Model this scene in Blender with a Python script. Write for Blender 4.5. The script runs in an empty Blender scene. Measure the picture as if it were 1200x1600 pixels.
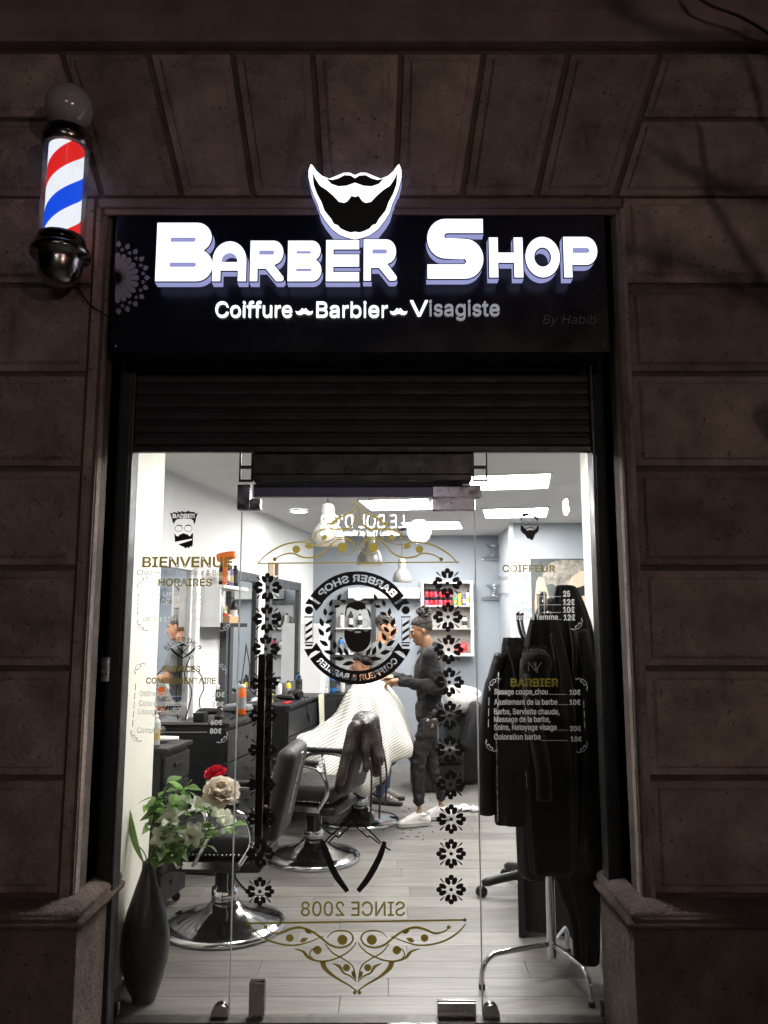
import bpy, bmesh, math, random, os
import numpy as np
from mathutils import Vector, Matrix, Euler
from mathutils.geometry import delaunay_2d_cdt
random.seed(7)
R = math.radians
sc = bpy.context.scene
col = sc.collection
# ---------------------------------------------------------------- camera
CAMZ, PITCH, FPX = 1.575, R(8.23), 1250.0
cd = bpy.data.cameras.new('camera')
cam = bpy.data.objects.new('camera', cd)
col.objects.link(cam)
cd.sensor_fit = 'VERTICAL'
cd.sensor_height = 36.0
cd.lens = 36.0 * FPX / 1600.0
cd.clip_start = 0.05
cd.clip_end = 400
cam.location = (0, 0, CAMZ)
cam.rotation_euler = (R(90) + PITCH, 0, 0)
sc.camera = cam
# ---------------------------------------------------------------- night sky, faint sun, exposure
SUN_EL, SUN_AZ = R(-4.0), R(150)
w = bpy.data.worlds.new('World')
sc.world = w
w.use_nodes = True
wn = w.node_tree
bg = wn.nodes['Background']
sky = wn.nodes.new('ShaderNodeTexSky')
sky.sky_type = 'NISHITA'
sky.sun_disc = False
sky.sun_elevation = SUN_EL
sky.sun_rotation = SUN_AZ
wn.links.new(sky.outputs[0], bg.inputs[0])
bg.inputs[1].default_value = 0.10
sd = bpy.data.lights.new('sun', 'SUN')
sd.energy = 0.014
sd.angle = R(12)
sd.color = (1.0, 0.86, 0.74)
sun = bpy.data.objects.new('sun', sd)
col.objects.link(sun)
sun.location = (3, -6, 9)
sun.rotation_euler = Vector((-0.45, 1.0, -0.75)).to_track_quat('-Z', 'Y').to_euler()
sc.view_settings.view_transform = 'Standard'
sc.view_settings.look = 'None'
sc.view_settings.gamma = 1
sc.view_settings.exposure = 0
sc.view_settings.use_curve_mapping = False
sc.render.engine = 'CYCLES'
cy = sc.cycles
cy.max_bounces = 10
cy.diffuse_bounces = 4
cy.glossy_bounces = 5
cy.transmission_bounces = 8
cy.transparent_max_bounces = 24
cy.caustics_reflective = False
cy.caustics_refractive = False
cy.sample_clamp_indirect = 4.0
cy.use_denoising = True

# ---------------------------------------------------------------- helpers
CP, SP = math.cos(PITCH), math.sin(PITCH)
def on(px, py, Y):
    """world point on the vertical plane at depth Y that a point of the photograph (1200x1600) belongs to"""
    k = (800.0 - py) / FPX
    z = Y * (SP + k * CP) / (CP - k * SP)
    d = Y * CP + z * SP
    return Vector(((px - 600.0) / FPX * d, Y, CAMZ + z))
def ground_y(py, Z=0.0):
    k = (800.0 - py) / FPX
    z = Z - CAMZ
    return z * (CP - k * SP) / (SP + k * CP)

def tag(o, label=None, cat=None, group=None, kind=None):
    if label: o['label'] = label
    if cat: o['category'] = cat
    if group: o['group'] = group
    if kind: o['kind'] = kind
    return o
WORLD = set()
def thing(name, label, cat, loc=(0, 0, 0), rz=0.0, group=None, world=False):
    o = bpy.data.objects.new(name, None)
    o.empty_display_size = 0.1
    col.objects.link(o)
    o.location = loc
    o.rotation_euler = (0, 0, rz)
    if world: WORLD.add(o.name)
    return tag(o, label, cat, group)
def rootloc(p):
    v = Vector((0, 0, 0))
    while p is not None:
        v += Vector(p.location)
        p = p.parent
    return v
def isworld(p):
    while p is not None:
        if p.name in WORLD: return True
        p = p.parent
    return False
def obj(name, me, mat=None, parent=None, loc=None, rot=None, scale=None):
    """link a mesh; under a world-coded thing its coordinates are made local to that thing"""
    if isinstance(me, MB): me = me.mesh(name)
    if mat is not None and not me.materials:
        for m_ in (mat if isinstance(mat, (list, tuple)) else [mat]): me.materials.append(m_)
    if parent is not None and loc is None and isworld(parent):
        me.transform(Matrix.Translation(-rootloc(parent)))
    o = bpy.data.objects.new(name, me)
    col.objects.link(o)
    if parent is not None: o.parent = parent
    if loc is not None: o.location = loc
    if rot is not None: o.rotation_euler = rot
    if scale is not None: o.scale = scale
    return o
def single(name, me, mat, label, cat, group=None, kind=None):
    """a thing of one mesh given in world coordinates: origin moved to its base centre"""
    if isinstance(me, MB): me = me.mesh(name)
    xs = [v.co for v in me.vertices]
    c = Vector(((min(v.x for v in xs) + max(v.x for v in xs)) / 2, (min(v.y for v in xs) + max(v.y for v in xs)) / 2, min(v.z for v in xs)))
    me.transform(Matrix.Translation(-c))
    o = obj(name, me, mat)
    o.location = c
    return tag(o, label, cat, group, kind)
def copy_tree(o, parent=None):
    c = o.copy()
    col.objects.link(c)
    if parent is not None: c.parent = parent
    for ch in o.children: copy_tree(ch, c)
    return c

class MB:
    """mesh builder"""
    def __init__(s):
        s.v = []; s.f = []; s.sm = []; s.mi = []; s.cm = 0
    def add(s, vs, fs, smooth=False, M=None):
        b = len(s.v)
        s.v += [tuple(M @ Vector(p)) if M is not None else tuple(p) for p in vs]
        s.f += [tuple(i + b for i in f) for f in fs]
        s.sm += [smooth] * len(fs)
        s.mi += [s.cm] * len(fs)
        return s
    def box(s, x0, x1, y0, y1, z0, z1, c=0.0, M=None):
        if c <= 0:
            vs = [(x0, y0, z0), (x1, y0, z0), (x1, y1, z0), (x0, y1, z0), (x0, y0, z1), (x1, y0, z1), (x1, y1, z1), (x0, y1, z1)]
            return s.add(vs, [(0, 3, 2, 1), (4, 5, 6, 7), (0, 1, 5, 4), (1, 2, 6, 5), (2, 3, 7, 6), (3, 0, 4, 7)], False, M)
        bm = bmesh.new()
        bmesh.ops.create_cube(bm, size=1.0)
        for v in bm.verts:
            v.co = Vector(((x0 + x1) / 2 + v.co.x * (x1 - x0), (y0 + y1) / 2 + v.co.y * (y1 - y0), (z0 + z1) / 2 + v.co.z * (z1 - z0)))
        c = min(c, 0.45 * min(abs(x1 - x0), abs(y1 - y0), abs(z1 - z0)))
        bmesh.ops.bevel(bm, geom=list(bm.edges), offset=c, segments=2, affect='EDGES', profile=0.6)
        s.bm(bm, False, M)
        return s
    def bm(s, bm, smooth=False, M=None):
        bm.verts.index_update()
        s.add([v.co.copy() for v in bm.verts], [[v.index for v in f.verts] for f in bm.faces], smooth, M)
        bm.free()
        return s
    def lathe(s, prof, n=24, M=None, smooth=True, caps=True):
        vs = []
        for r, z in prof:
            for i in range(n):
                a = 2 * math.pi * i / n
                vs.append((r * math.cos(a), r * math.sin(a), z))
        fs = []
        for k in range(len(prof) - 1):
            for i in range(n):
                j = (i + 1) % n
                fs.append((k * n + i, k * n + j, (k + 1) * n + j, (k + 1) * n + i))
        s.add(vs, fs, smooth, M)
        if caps:
            b = len(s.v) - len(vs)
            for k, rev in ((0, True), (len(prof) - 1, False)):
                if prof[k][0] > 1e-4:
                    idx = [b + k * n + i for i in range(n)]
                    s.f.append(tuple(reversed(idx)) if rev else tuple(idx)); s.sm.append(False); s.mi.append(s.cm)
        return s
    def cyl(s, p0, p1, r0, r1=None, n=12):
        return s.tube([p0, p1], [r0, r0 if r1 is None else r1], n)
    def tube(s, pts, r, n=8, closed=False):
        pts = [Vector(p) for p in pts]
        m = len(pts)
        rr = r if isinstance(r, (list, tuple)) else [r] * m
        vs = []; up = None
        for i, p in enumerate(pts):
            if closed: t = pts[(i + 1) % m] - pts[i - 1]
            else: t = pts[min(i + 1, m - 1)] - pts[max(i - 1, 0)]
            t.normalize()
            if up is None: up = Vector((0, 0, 1)) if abs(t.z) < 0.9 else Vector((1, 0, 0))
            a = (up - t * up.dot(t))
            if a.length < 1e-5: a = Vector((1, 0, 0)).cross(t)
            a.normalize(); b = t.cross(a); up = a
            for k in range(n):
                an = 2 * math.pi * k / n
                vs.append(p + (a * math.cos(an) + b * math.sin(an)) * rr[i])
        fs = []
        for i in range(m if closed else m - 1):
            j = (i + 1) % m
            for k in range(n):
                l = (k + 1) % n
                fs.append((i * n + k, i * n + l, j * n + l, j * n + k))
        if not closed:
            fs.append(tuple(reversed(range(n)))); fs.append(tuple((m - 1) * n + k for k in range(n)))
        return s.add(vs, fs, True)
    def ball(s, c, r, n=12, m=8, M=None):
        rx, ry, rz = r if isinstance(r, (list, tuple)) else (r, r, r)
        vs = [(c[0], c[1], c[2] - rz)]
        for j in range(1, m):
            ph = -math.pi / 2 + math.pi * j / m
            for i in range(n):
                a = 2 * math.pi * i / n
                vs.append((c[0] + rx * math.cos(ph) * math.cos(a), c[1] + ry * math.cos(ph) * math.sin(a), c[2] + rz * math.sin(ph)))
        vs.append((c[0], c[1], c[2] + rz))
        fs = []
        for i in range(n):
            j = (i + 1) % n
            fs.append((0, 1 + j, 1 + i))
            for k in range(m - 2):
                fs.append((1 + k * n + i, 1 + k * n + j, 1 + (k + 1) * n + j, 1 + (k + 1) * n + i))
            fs.append((len(vs) - 1, 1 + (m - 2) * n + i, 1 + (m - 2) * n + j))
        return s.add(vs, fs, True, M)
    def mesh(s, name):
        me = bpy.data.meshes.new(name)
        me.from_pydata([tuple(p) for p in s.v], [], s.f)
        me.polygons.foreach_set('use_smooth', s.sm)
        me.polygons.foreach_set('material_index', s.mi)
        me.update()
        return me

def spline(pts, n=8):
    """Catmull-Rom through points"""
    pts = [Vector(p) for p in pts]
    out = []
    for i in range(len(pts) - 1):
        p0 = pts[max(i - 1, 0)]; p1 = pts[i]; p2 = pts[i + 1]; p3 = pts[min(i + 2, len(pts) - 1)]
        for k in range(n):
            t = k / n
            out.append(0.5 * ((2 * p1) + (p2 - p0) * t + (2 * p0 - 5 * p1 + 4 * p2 - p3) * t * t + (3 * p1 - p0 - 3 * p2 + p3) * t ** 3))
    out.append(pts[-1])
    return out
def closed_spline(pts, n=6):
    pts = [Vector(p) for p in pts]; m = len(pts); out = []
    for i in range(m):
        p0, p1, p2, p3 = pts[i - 1], pts[i], pts[(i + 1) % m], pts[(i + 2) % m]
        for k in range(n):
            t = k / n
            out.append(0.5 * ((2 * p1) + (p2 - p0) * t + (2 * p0 - 5 * p1 + 4 * p2 - p3) * t * t + (3 * p1 - p0 - 3 * p2 + p3) * t ** 3))
    return out

# ---- flat shapes: loops of 2D points -> filled (holes by nesting), optional depth, standing in the X-Z plane facing -Y
def fill(mb, loops, Y, depth=0.0):
    S = 1000.0
    vs = []; es = []; 
    for lp in loops:
        b = len(vs); n = len(lp)
        for p in lp: vs.append(Vector((p[0] * S, p[1] * S)))
        es += [(b + i, b + (i + 1) % n) for i in range(n)]
    if not vs: return
    ov, oe, of, *_ = delaunay_2d_cdt(vs, es, [], 1, 1e-4)
    P = [(v.x / S, Y, v.y / S) for v in ov]
    if len(loops) > 1:                       # even-odd: keep only triangles inside an odd number of loops
        A = np.concatenate([np.array([(p[0], p[1]) for p in lp]) for lp in loops]); B = np.concatenate([np.roll(np.array([(p[0], p[1]) for p in lp]), -1, axis=0) for lp in loops])
        keep = []
        for f in of:
            cx = sum(P[i][0] for i in f) / 3; cz = sum(P[i][2] for i in f) / 3
            up = (A[:, 1] > cz) != (B[:, 1] > cz)
            if up.any():
                a_, b_ = A[up], B[up]
                if int(np.count_nonzero(a_[:, 0] + (cz - a_[:, 1]) * (b_[:, 0] - a_[:, 0]) / (b_[:, 1] - a_[:, 1]) > cx)) % 2: keep.append(f)
        of = keep
    F = []
    for f in of:
        a, b, c = (P[f[0]], P[f[1]], P[f[2]])
        s_ = (b[0] - a[0]) * (c[2] - a[2]) - (b[2] - a[2]) * (c[0] - a[0])
        F.append(tuple(f) if s_ > 0 else tuple(reversed(f)))
    mb.add(P, F)
    if depth > 0:
        mb.add([(p[0], Y + depth, p[2]) for p in P], [tuple(reversed(f)) for f in F])
        for lp in loops:
            n = len(lp)
            q = [(p[0], Y, p[1]) for p in lp] + [(p[0], Y + depth, p[1]) for p in lp]
            ar = sum(lp[i][0] * lp[(i + 1) % n][1] - lp[(i + 1) % n][0] * lp[i][1] for i in range(n))
            fs = [(i, n + i, n + (i + 1) % n, (i + 1) % n) for i in range(n)]
            mb.add(q, fs)
    return mb
def offset_loops(loops, d):
    def area(l): return sum(l[i][0] * l[(i + 1) % len(l)][1] - l[(i + 1) % len(l)][0] * l[i][1] for i in range(len(l))) / 2
    tot = sum(area(l) for l in loops)
    sg = 1 if tot > 0 else -1
    out = []
    for l in loops:
        n = len(l); o = []
        for i in range(n):
            a = Vector(l[i - 1][:2]); b = Vector(l[i][:2]); c = Vector(l[(i + 1) % n][:2])
            e1 = b - a; e2 = c - b
            if e1.length < 1e-9 or e2.length < 1e-9: o.append((b.x, b.y)); continue
            e1.normalize(); e2.normalize()
            n1 = Vector((e1.y, -e1.x)); n2 = Vector((e2.y, -e2.x))
            m = n1 + n2
            if m.length < 1e-3: m = n1
            m.normalize()
            k = min(1.0 / max(m.dot(n1), 0.4), 2.0)
            o.append((b.x + m.x * d * k * sg, b.y + m.y * d * k * sg))
        out.append(o)
    return out
_tl = {}
FONT = None                      # the sans face that ships inside Blender; its built-in face if that is missing
for _p in ('LOCAL', 'SYSTEM'):
    try:
        _f = os.path.join(bpy.utils.resource_path(_p), 'datafiles', 'fonts', 'Inter.woff2')
        if FONT is None and os.path.exists(_f): FONT = bpy.data.fonts.load(_f)
    except Exception: pass
def text_loops(s, bold=0.0):
    key = (s, bold)
    if key in _tl: return _tl[key]
    cu = bpy.data.curves.new('t', 'FONT')
    cu.body = s
    if FONT is not None: cu.font = FONT
    o = bpy.data.objects.new('t', cu)
    col.objects.link(o)
    bpy.context.view_layer.update()
    c = o.to_curve(bpy.context.evaluated_depsgraph_get())
    loops = []
    for sp in c.splines:
        if sp.type == 'BEZIER':
            pts = []; bp = sp.bezier_points; n = len(bp)
            for i in range(n):
                a, b = bp[i], bp[(i + 1) % n]
                p0, p1, p2, p3 = a.co, a.handle_right, b.co, b.handle_left
                straight = ((p1 - p0).cross(p2 - p0).length + (p3 - p0).cross(p2 - p0).length) < 1e-5
                m = 1 if straight else 5
                for k in range(m):
                    t = k / m; u = 1 - t
                    q = p0 * u ** 3 + p1 * (3 * u * u * t) + p3 * (3 * u * t * t) + p2 * t ** 3
                    pts.append((q.x, q.y))
        else:
            pts = [(p.co.x, p.co.y) for p in sp.points]
        cl = []
        for p in pts:
            if not cl or abs(p[0] - cl[-1][0]) + abs(p[1] - cl[-1][1]) > 1e-5: cl.append(p)
        if len(cl) > 2: loops.append(cl)
    o.to_curve_clear()
    bpy.data.objects.remove(o)
    bpy.data.curves.remove(cu)
    if bold: loops = offset_loops(loops, bold)
    _tl[key] = loops
    return loops
CAPH = None
def caph():
    global CAPH
    if CAPH is None: CAPH = max(p[1] for l in text_loops('H') for p in l)
    return CAPH
def text_px(s, x0, x1, ybase, ycap, Y, bold=0.0, mirror=False):
    """text outline laid on the plane Y so that it fills a width and a cap height measured on the photograph"""
    L = text_loops(s, bold)
    xs = [p[0] for l in L for p in l]
    mn, mx = min(xs), max(xs)
    a = on(x0, ybase, Y); b = on(x1, ybase, Y); t = on((x0 + x1) / 2, ycap, Y)
    sx = (b.x - a.x) / (mx - mn); sz = (t.z - a.z) / caph()
    out = []
    for l in L:
        out.append([((b.x - (p[0] - mn) * sx) if mirror else (a.x + (p[0] - mn) * sx), a.z + p[1] * sz) for p in l])
    return out
def px_loops(loops, Y):
    out = []
    for l in loops:
        out.append([(lambda q: (q.x, q.z))(on(p[0], p[1], Y)) for p in l])
    return out
def circle_px(cx, cy, rx, ry=None, n=20, rot=0.0):
    ry = rx if ry is None else ry
    c, s = math.cos(rot), math.sin(rot)
    return [(cx + rx * math.cos(2 * math.pi * i / n) * c - ry * math.sin(2 * math.pi * i / n) * s,
             cy + rx * math.cos(2 * math.pi * i / n) * s + ry * math.sin(2 * math.pi * i / n) * c) for i in range(n)]
def leaf_px(cx, cy, ln, wd, ang, n=7):
    """pointed leaf outline"""
    ca, sa = math.cos(ang), math.sin(ang); up = []; dn = []
    for i in range(n + 1):
        t = i / n
        h = wd * math.sin(math.pi * t ** 0.8) * 0.5
        up.append((t - 0.5, h)); dn.append((t - 0.5, -h))
    pts = up + dn[-2:0:-1]
    return [(cx + ln * x * ca - y * sa, cy + ln * x * sa + y * ca) for x, y in pts]
def ribbon_px(pts, widths, n=7):
    """stroke of varying width"""
    P = spline([(p[0], p[1], 0) for p in pts], n)
    m = len(P); L = []; Rr = []
    for i, p in enumerate(P):
        t = P[min(i + 1, m - 1)] - P[max(i - 1, 0)]
        if t.length < 1e-6: continue
        t.normalize()
        u = i / (m - 1) * (len(widths) - 1); k = min(int(u), len(widths) - 2); wd = widths[k] + (widths[k + 1] - widths[k]) * (u - k)
        L.append((p.x - t.y * wd / 2, p.y + t.x * wd / 2)); Rr.append((p.x + t.y * wd / 2, p.y - t.x * wd / 2))
    return L + Rr[::-1]
def flats(shapes, Y, step=0.00012):
    """several separate flat shapes, each a hair in front of the last so that overlaps stay clean"""
    mb = MB()
    for i, lp in enumerate(shapes):
        fill(mb, px_loops([lp], Y - i * step), Y - i * step)
    return mb

# ---- soft bodies: overlapping blobs fused into one skin
def blob(prims, voxel=0.008, smooth=4, name='blob'):
    mb = MB()
    for p in prims:
        k = p[0]
        if k == 's':
            mb.ball((0, 0, 0), p[2] if len(p) < 4 else p[2], 16, 10, Matrix.Translation(p[1]) @ (p[3].to_matrix().to_4x4() if len(p) > 3 else Matrix.Identity(4)))
        elif k == 'c':
            a, ra, b, rb = Vector(p[1]), p[2], Vector(p[3]), p[4]
            d = b - a; L = d.length
            q = d.to_track_quat('Z', 'Y').to_matrix().to_4x4()
            prof = []
            for i in range(6):
                t = -math.pi / 2 + (math.pi / 2) * i / 5
                prof.append((max(ra * math.cos(t), 1e-5), ra * math.sin(t)))
            for i in range(6):
                t = (math.pi / 2) * i / 5
                prof.append((max(rb * math.cos(t), 1e-5), L + rb * math.sin(t)))
            sx = p[5] if len(p) > 5 else None
            M = Matrix.Translation(a) @ q
            mb.lathe(prof, 14, M, True, True)
    me = mb.mesh(name)
    o = bpy.data.objects.new('tmp', me)
    col.objects.link(o)
    m = o.modifiers.new('r', 'REMESH'); m.mode = 'VOXEL'; m.voxel_size = voxel; m.use_smooth_shade = True
    if smooth:
        m = o.modifiers.new('s', 'SMOOTH'); m.iterations = smooth; m.factor = 0.5
    bpy.context.view_layer.update()
    dg = bpy.context.evaluated_depsgraph_get()
    me2 = bpy.data.meshes.new_from_object(o.evaluated_get(dg))
    me2.name = name
    bpy.data.objects.remove(o); bpy.data.meshes.remove(me)
    me2.polygons.foreach_set('use_smooth', [True] * len(me2.polygons))
    return me2
def noise_disp(me, amp, freq, seed=0, aniso=(1, 1, 1)):
    from mathutils import noise
    off = Vector((seed * 7.3, seed * 3.1, seed * 1.7))
    n = [v.normal.copy() for v in me.vertices]
    for v, nn in zip(me.vertices, n):
        q = Vector((v.co.x * aniso[0], v.co.y * aniso[1], v.co.z * aniso[2])) * freq + off
        v.co += nn * (noise.noise(q) * amp)
    me.update()
    return me

def rbox(x0, x1, y0, y1, z0, z1, c, rot=0.0, piv=(0, 0, 0)):
    mb = MB(); M = Matrix.Translation(piv) @ Matrix.Rotation(rot, 4, 'Y') @ Matrix.Translation([-v for v in piv])
    bm = bmesh.new(); bmesh.ops.create_cube(bm, size=1.0)
    for v in bm.verts: v.co = Vector(((x0 + x1) / 2 + v.co.x * (x1 - x0), (y0 + y1) / 2 + v.co.y * (y1 - y0), (z0 + z1) / 2 + v.co.z * (z1 - z0)))
    bmesh.ops.bevel(bm, geom=list(bm.edges), offset=c, segments=4, affect='EDGES', profile=.5)
    mb.bm(bm, True, M); return mb
# ---------------------------------------------------------------- materials (procedural)
MT = {}
def nd(nt, t, **kw):
    n = nt.nodes.new(t)
    for k, v in kw.items(): setattr(n, k, v)
    return n
def pm(name, base, rough=0.5, metal=0.0, var=0.0, vscale=6.0, bump=0.0, bscale=60.0, rvar=0.0, orand=0.0, coat=0.0, emis=None, es=0.0, stretch=None, spec=None, dark=None, sheen=0.0, pits=None):
    if name in MT: return MT[name]
    m = bpy.data.materials.new(name); MT[name] = m
    m.use_nodes = True
    nt = m.node_tree; b = nt.nodes['Principled BSDF']; L = nt.links.new
    b.inputs['Base Color'].default_value = (*base, 1); b.inputs['Roughness'].default_value = rough; b.inputs['Metallic'].default_value = metal
    if coat: b.inputs['Coat Weight'].default_value = coat
    if spec is not None: b.inputs['Specular IOR Level'].default_value = spec
    if sheen: b.inputs['Sheen Weight'].default_value = sheen
    if emis: b.inputs['Emission Color'].default_value = (*emis, 1); b.inputs['Emission Strength'].default_value = es
    tc = nd(nt, 'ShaderNodeTexCoord'); src = tc.outputs['Object']
    if stretch:
        mp = nd(nt, 'ShaderNodeMapping'); mp.inputs['Scale'].default_value = stretch; L(src, mp.inputs[0]); src = mp.outputs[0]
    if orand:
        oi = nd(nt, 'ShaderNodeObjectInfo'); ad = nd(nt, 'ShaderNodeVectorMath', operation='SCALE'); ad.inputs[0].default_value = (13, 29, 17)
        L(oi.outputs['Random'], ad.inputs['Scale']); a2 = nd(nt, 'ShaderNodeVectorMath', operation='ADD'); L(src, a2.inputs[0]); L(ad.outputs[0], a2.inputs[1]); src = a2.outputs[0]
    colr = None
    if var:
        n1 = nd(nt, 'ShaderNodeTexNoise'); n1.inputs['Scale'].default_value = vscale; n1.inputs['Detail'].default_value = 7; n1.inputs['Roughness'].default_value = 0.65
        L(src, n1.inputs['Vector'])
        rp = nd(nt, 'ShaderNodeValToRGB')
        d = dark or tuple(c * (1 - var) for c in base)
        rp.color_ramp.elements[0].position = 0.32; rp.color_ramp.elements[0].color = (*d, 1)
        rp.color_ramp.elements[1].position = 0.68; rp.color_ramp.elements[1].color = (*[min(1, c * (1 + var * 0.6)) for c in base], 1)
        L(n1.outputs['Fac'], rp.inputs[0]); colr = rp.outputs[0]
    if pits:                                # chipped specks and streaky grime with a shape of their own
        for (s_, lo, hi, stz) in ((55.0, .64, .70, 1.0), (9.0, .60, .74, .25)):
            mpp = nd(nt, 'ShaderNodeMapping'); mpp.inputs['Scale'].default_value = (1, 1, stz); L(src, mpp.inputs[0])
            n4 = nd(nt, 'ShaderNodeTexNoise'); n4.inputs['Scale'].default_value = s_; n4.inputs['Detail'].default_value = 4; L(mpp.outputs[0], n4.inputs['Vector'])
            m4 = nd(nt, 'ShaderNodeMapRange'); m4.inputs['From Min'].default_value = lo; m4.inputs['From Max'].default_value = hi; m4.inputs['To Max'].default_value = .75 if s_ > 20 else .5; L(n4.outputs['Fac'], m4.inputs[0])
            x4 = nd(nt, 'ShaderNodeMix', data_type='RGBA'); L(m4.outputs[0], x4.inputs[0]); L(colr, x4.inputs[6]); x4.inputs[7].default_value = (*pits, 1); colr = x4.outputs[2]
    if orand:
        mr = nd(nt, 'ShaderNodeMapRange'); mr.inputs['To Min'].default_value = 1 - orand; mr.inputs['To Max'].default_value = 1 + orand
        L(oi.outputs['Random'], mr.inputs['Value'])
        mx = nd(nt, 'ShaderNodeVectorMath', operation='SCALE')
        if colr: L(colr, mx.inputs[0])
        else: mx.inputs[0].default_value = base
        L(mr.outputs[0], mx.inputs['Scale']); colr = mx.outputs[0]
    if colr: L(colr, b.inputs['Base Color'])
    if rvar:
        n3 = nd(nt, 'ShaderNodeTexNoise'); n3.inputs['Scale'].default_value = vscale * 2.3; n3.inputs['Detail'].default_value = 5; L(src, n3.inputs['Vector'])
        mr = nd(nt, 'ShaderNodeMapRange'); mr.inputs['From Min'].default_value = .3; mr.inputs['From Max'].default_value = .7
        mr.inputs['To Min'].default_value = max(0.02, rough - rvar); mr.inputs['To Max'].default_value = min(1, rough + rvar); L(n3.outputs['Fac'], mr.inputs[0]); L(mr.outputs[0], b.inputs['Roughness'])
    if bump:
        n2 = nd(nt, 'ShaderNodeTexNoise'); n2.inputs['Scale'].default_value = bscale; n2.inputs['Detail'].default_value = 6; n2.inputs['Roughness'].default_value = 0.7
        L(src, n2.inputs['Vector']); bp = nd(nt, 'ShaderNodeBump'); bp.inputs['Strength'].default_value = bump; bp.inputs['Distance'].default_value = 0.02
        L(n2.outputs['Fac'], bp.inputs['Height']); L(bp.outputs[0], b.inputs['Normal'])
    return m
def glow(name, c, s):
    if name in MT: return MT[name]
    m = bpy.data.materials.new(name); MT[name] = m; m.use_nodes = True; nt = m.node_tree
    nt.nodes.remove(nt.nodes['Principled BSDF'])
    e = nd(nt, 'ShaderNodeEmission'); e.inputs[0].default_value = (*c, 1); e.inputs[1].default_value = s
    nt.links.new(e.outputs[0], nt.nodes['Material Output'].inputs[0])
    return m
def glass(name, tint=(1, 1, 1), r0=0.04, rough=0.0, dirt_haze=0.0):
    m = bpy.data.materials.new(name); MT[name] = m; m.use_nodes = True; nt = m.node_tree; L = nt.links.new
    nt.nodes.remove(nt.nodes['Principled BSDF'])
    lw = nd(nt, 'ShaderNodeLayerWeight'); lw.inputs[0].default_value = 0.5
    pw = nd(nt, 'ShaderNodeMath', operation='POWER'); pw.inputs[1].default_value = 5; L(lw.outputs['Facing'], pw.inputs[0])
    ma = nd(nt, 'ShaderNodeMath', operation='MULTIPLY_ADD'); ma.inputs[1].default_value = 1 - r0; ma.inputs[2].default_value = r0; L(pw.outputs[0], ma.inputs[0])
    tr = nd(nt, 'ShaderNodeBsdfTransparent'); tr.inputs[0].default_value = (*tint, 1)
    gl = nd(nt, 'ShaderNodeBsdfGlossy'); gl.inputs['Roughness'].default_value = rough
    mx = nd(nt, 'ShaderNodeMixShader'); L(ma.outputs[0], mx.inputs[0]); L(tr.outputs[0], mx.inputs[1]); L(gl.outputs[0], mx.inputs[2])
    out = mx.outputs[0]
    if dirt_haze:
        df = nd(nt, 'ShaderNodeBsdfDiffuse'); df.inputs[0].default_value = (.7, .7, .7, 1)
        tc = nd(nt, 'ShaderNodeTexCoord'); n1 = nd(nt, 'ShaderNodeTexNoise'); n1.inputs['Scale'].default_value = 5; n1.inputs['Detail'].default_value = 9; n1.inputs['Roughness'].default_value = .75; L(tc.outputs['Object'], n1.inputs['Vector'])
        mr = nd(nt, 'ShaderNodeMapRange'); mr.inputs['From Min'].default_value = .5 if dirt_haze > .1 else .60; mr.inputs['From Max'].default_value = .85; mr.inputs['To Max'].default_value = dirt_haze; L(n1.outputs['Fac'], mr.inputs[0])
        mr.inputs['To Min'].default_value = dirt_haze * .35 if dirt_haze > .1 else 0.0
        m2 = nd(nt, 'ShaderNodeMixShader'); L(mr.outputs[0], m2.inputs[0]); L(out, m2.inputs[1]); L(df.outputs[0], m2.inputs[2]); out = m2.outputs[0]
    L(out, nt.nodes['Material Output'].inputs[0])
    return m
def vinyl(name, c, trans):
    """stuck-on film that lets part of the light through"""
    m = bpy.data.materials.new(name); MT[name] = m; m.use_nodes = True; nt = m.node_tree; L = nt.links.new
    nt.nodes.remove(nt.nodes['Principled BSDF'])
    df = nd(nt, 'ShaderNodeBsdfDiffuse'); df.inputs[0].default_value = (*c, 1)
    tl = nd(nt, 'ShaderNodeBsdfTranslucent'); tl.inputs[0].default_value = (*c, 1)
    mx = nd(nt, 'ShaderNodeMixShader'); mx.inputs[0].default_value = trans
    L(df.outputs[0], mx.inputs[1]); L(tl.outputs[0], mx.inputs[2]); L(mx.outputs[0], nt.nodes['Material Output'].inputs[0])
    return m

STONE = pm('limestone', (0.33, 0.25, 0.222), 0.88, var=0.4, vscale=5.5, bump=1.0, bscale=30, orand=0.3, dark=(0.17, 0.125, 0.11), pits=(0.05, 0.04, 0.036))
STONE2 = pm('limestone_joint', (0.12, 0.09, 0.075), 0.95, var=0.4, vscale=9, bump=0.5, bscale=60)
PLINTH = pm('plinth_stone', (0.17, 0.12, 0.10), 0.85, var=0.45, vscale=5, bump=1.0, bscale=30, orand=0.1, dark=(0.09, 0.065, 0.055), pits=(0.04, 0.03, 0.027))
PLAST = pm('cornice_stone', (0.22, 0.155, 0.14), 0.9, var=0.4, vscale=2.5, bump=0.45, bscale=30)
PAVE = pm('paving_stone', (0.16, 0.15, 0.14), 0.8, var=0.35, vscale=5, bump=0.3, bscale=40, orand=.1)
BLKMET = pm('black_painted_metal', (0.018, 0.018, 0.02), 0.42, 0.0, var=0.4, vscale=7, bump=0.05, bscale=90, rvar=.12)
SHUT = pm('shutter_metal', (0.022, 0.023, 0.028), 0.62, 0.0, var=0.5, vscale=5, bump=0.12, bscale=50, rvar=.15, orand=.12)
ACRYL = pm('black_acrylic', (0.005, 0.005, 0.011), 0.26, 0, rvar=.05, vscale=3)
CHROME = pm('chrome', (0.72, 0.72, 0.73), 0.13, 1.0, rvar=.05, vscale=8)
DCHROME = pm('dark_chrome', (0.32, 0.29, 0.28), 0.2, 1.0, rvar=.08, vscale=12)
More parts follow.
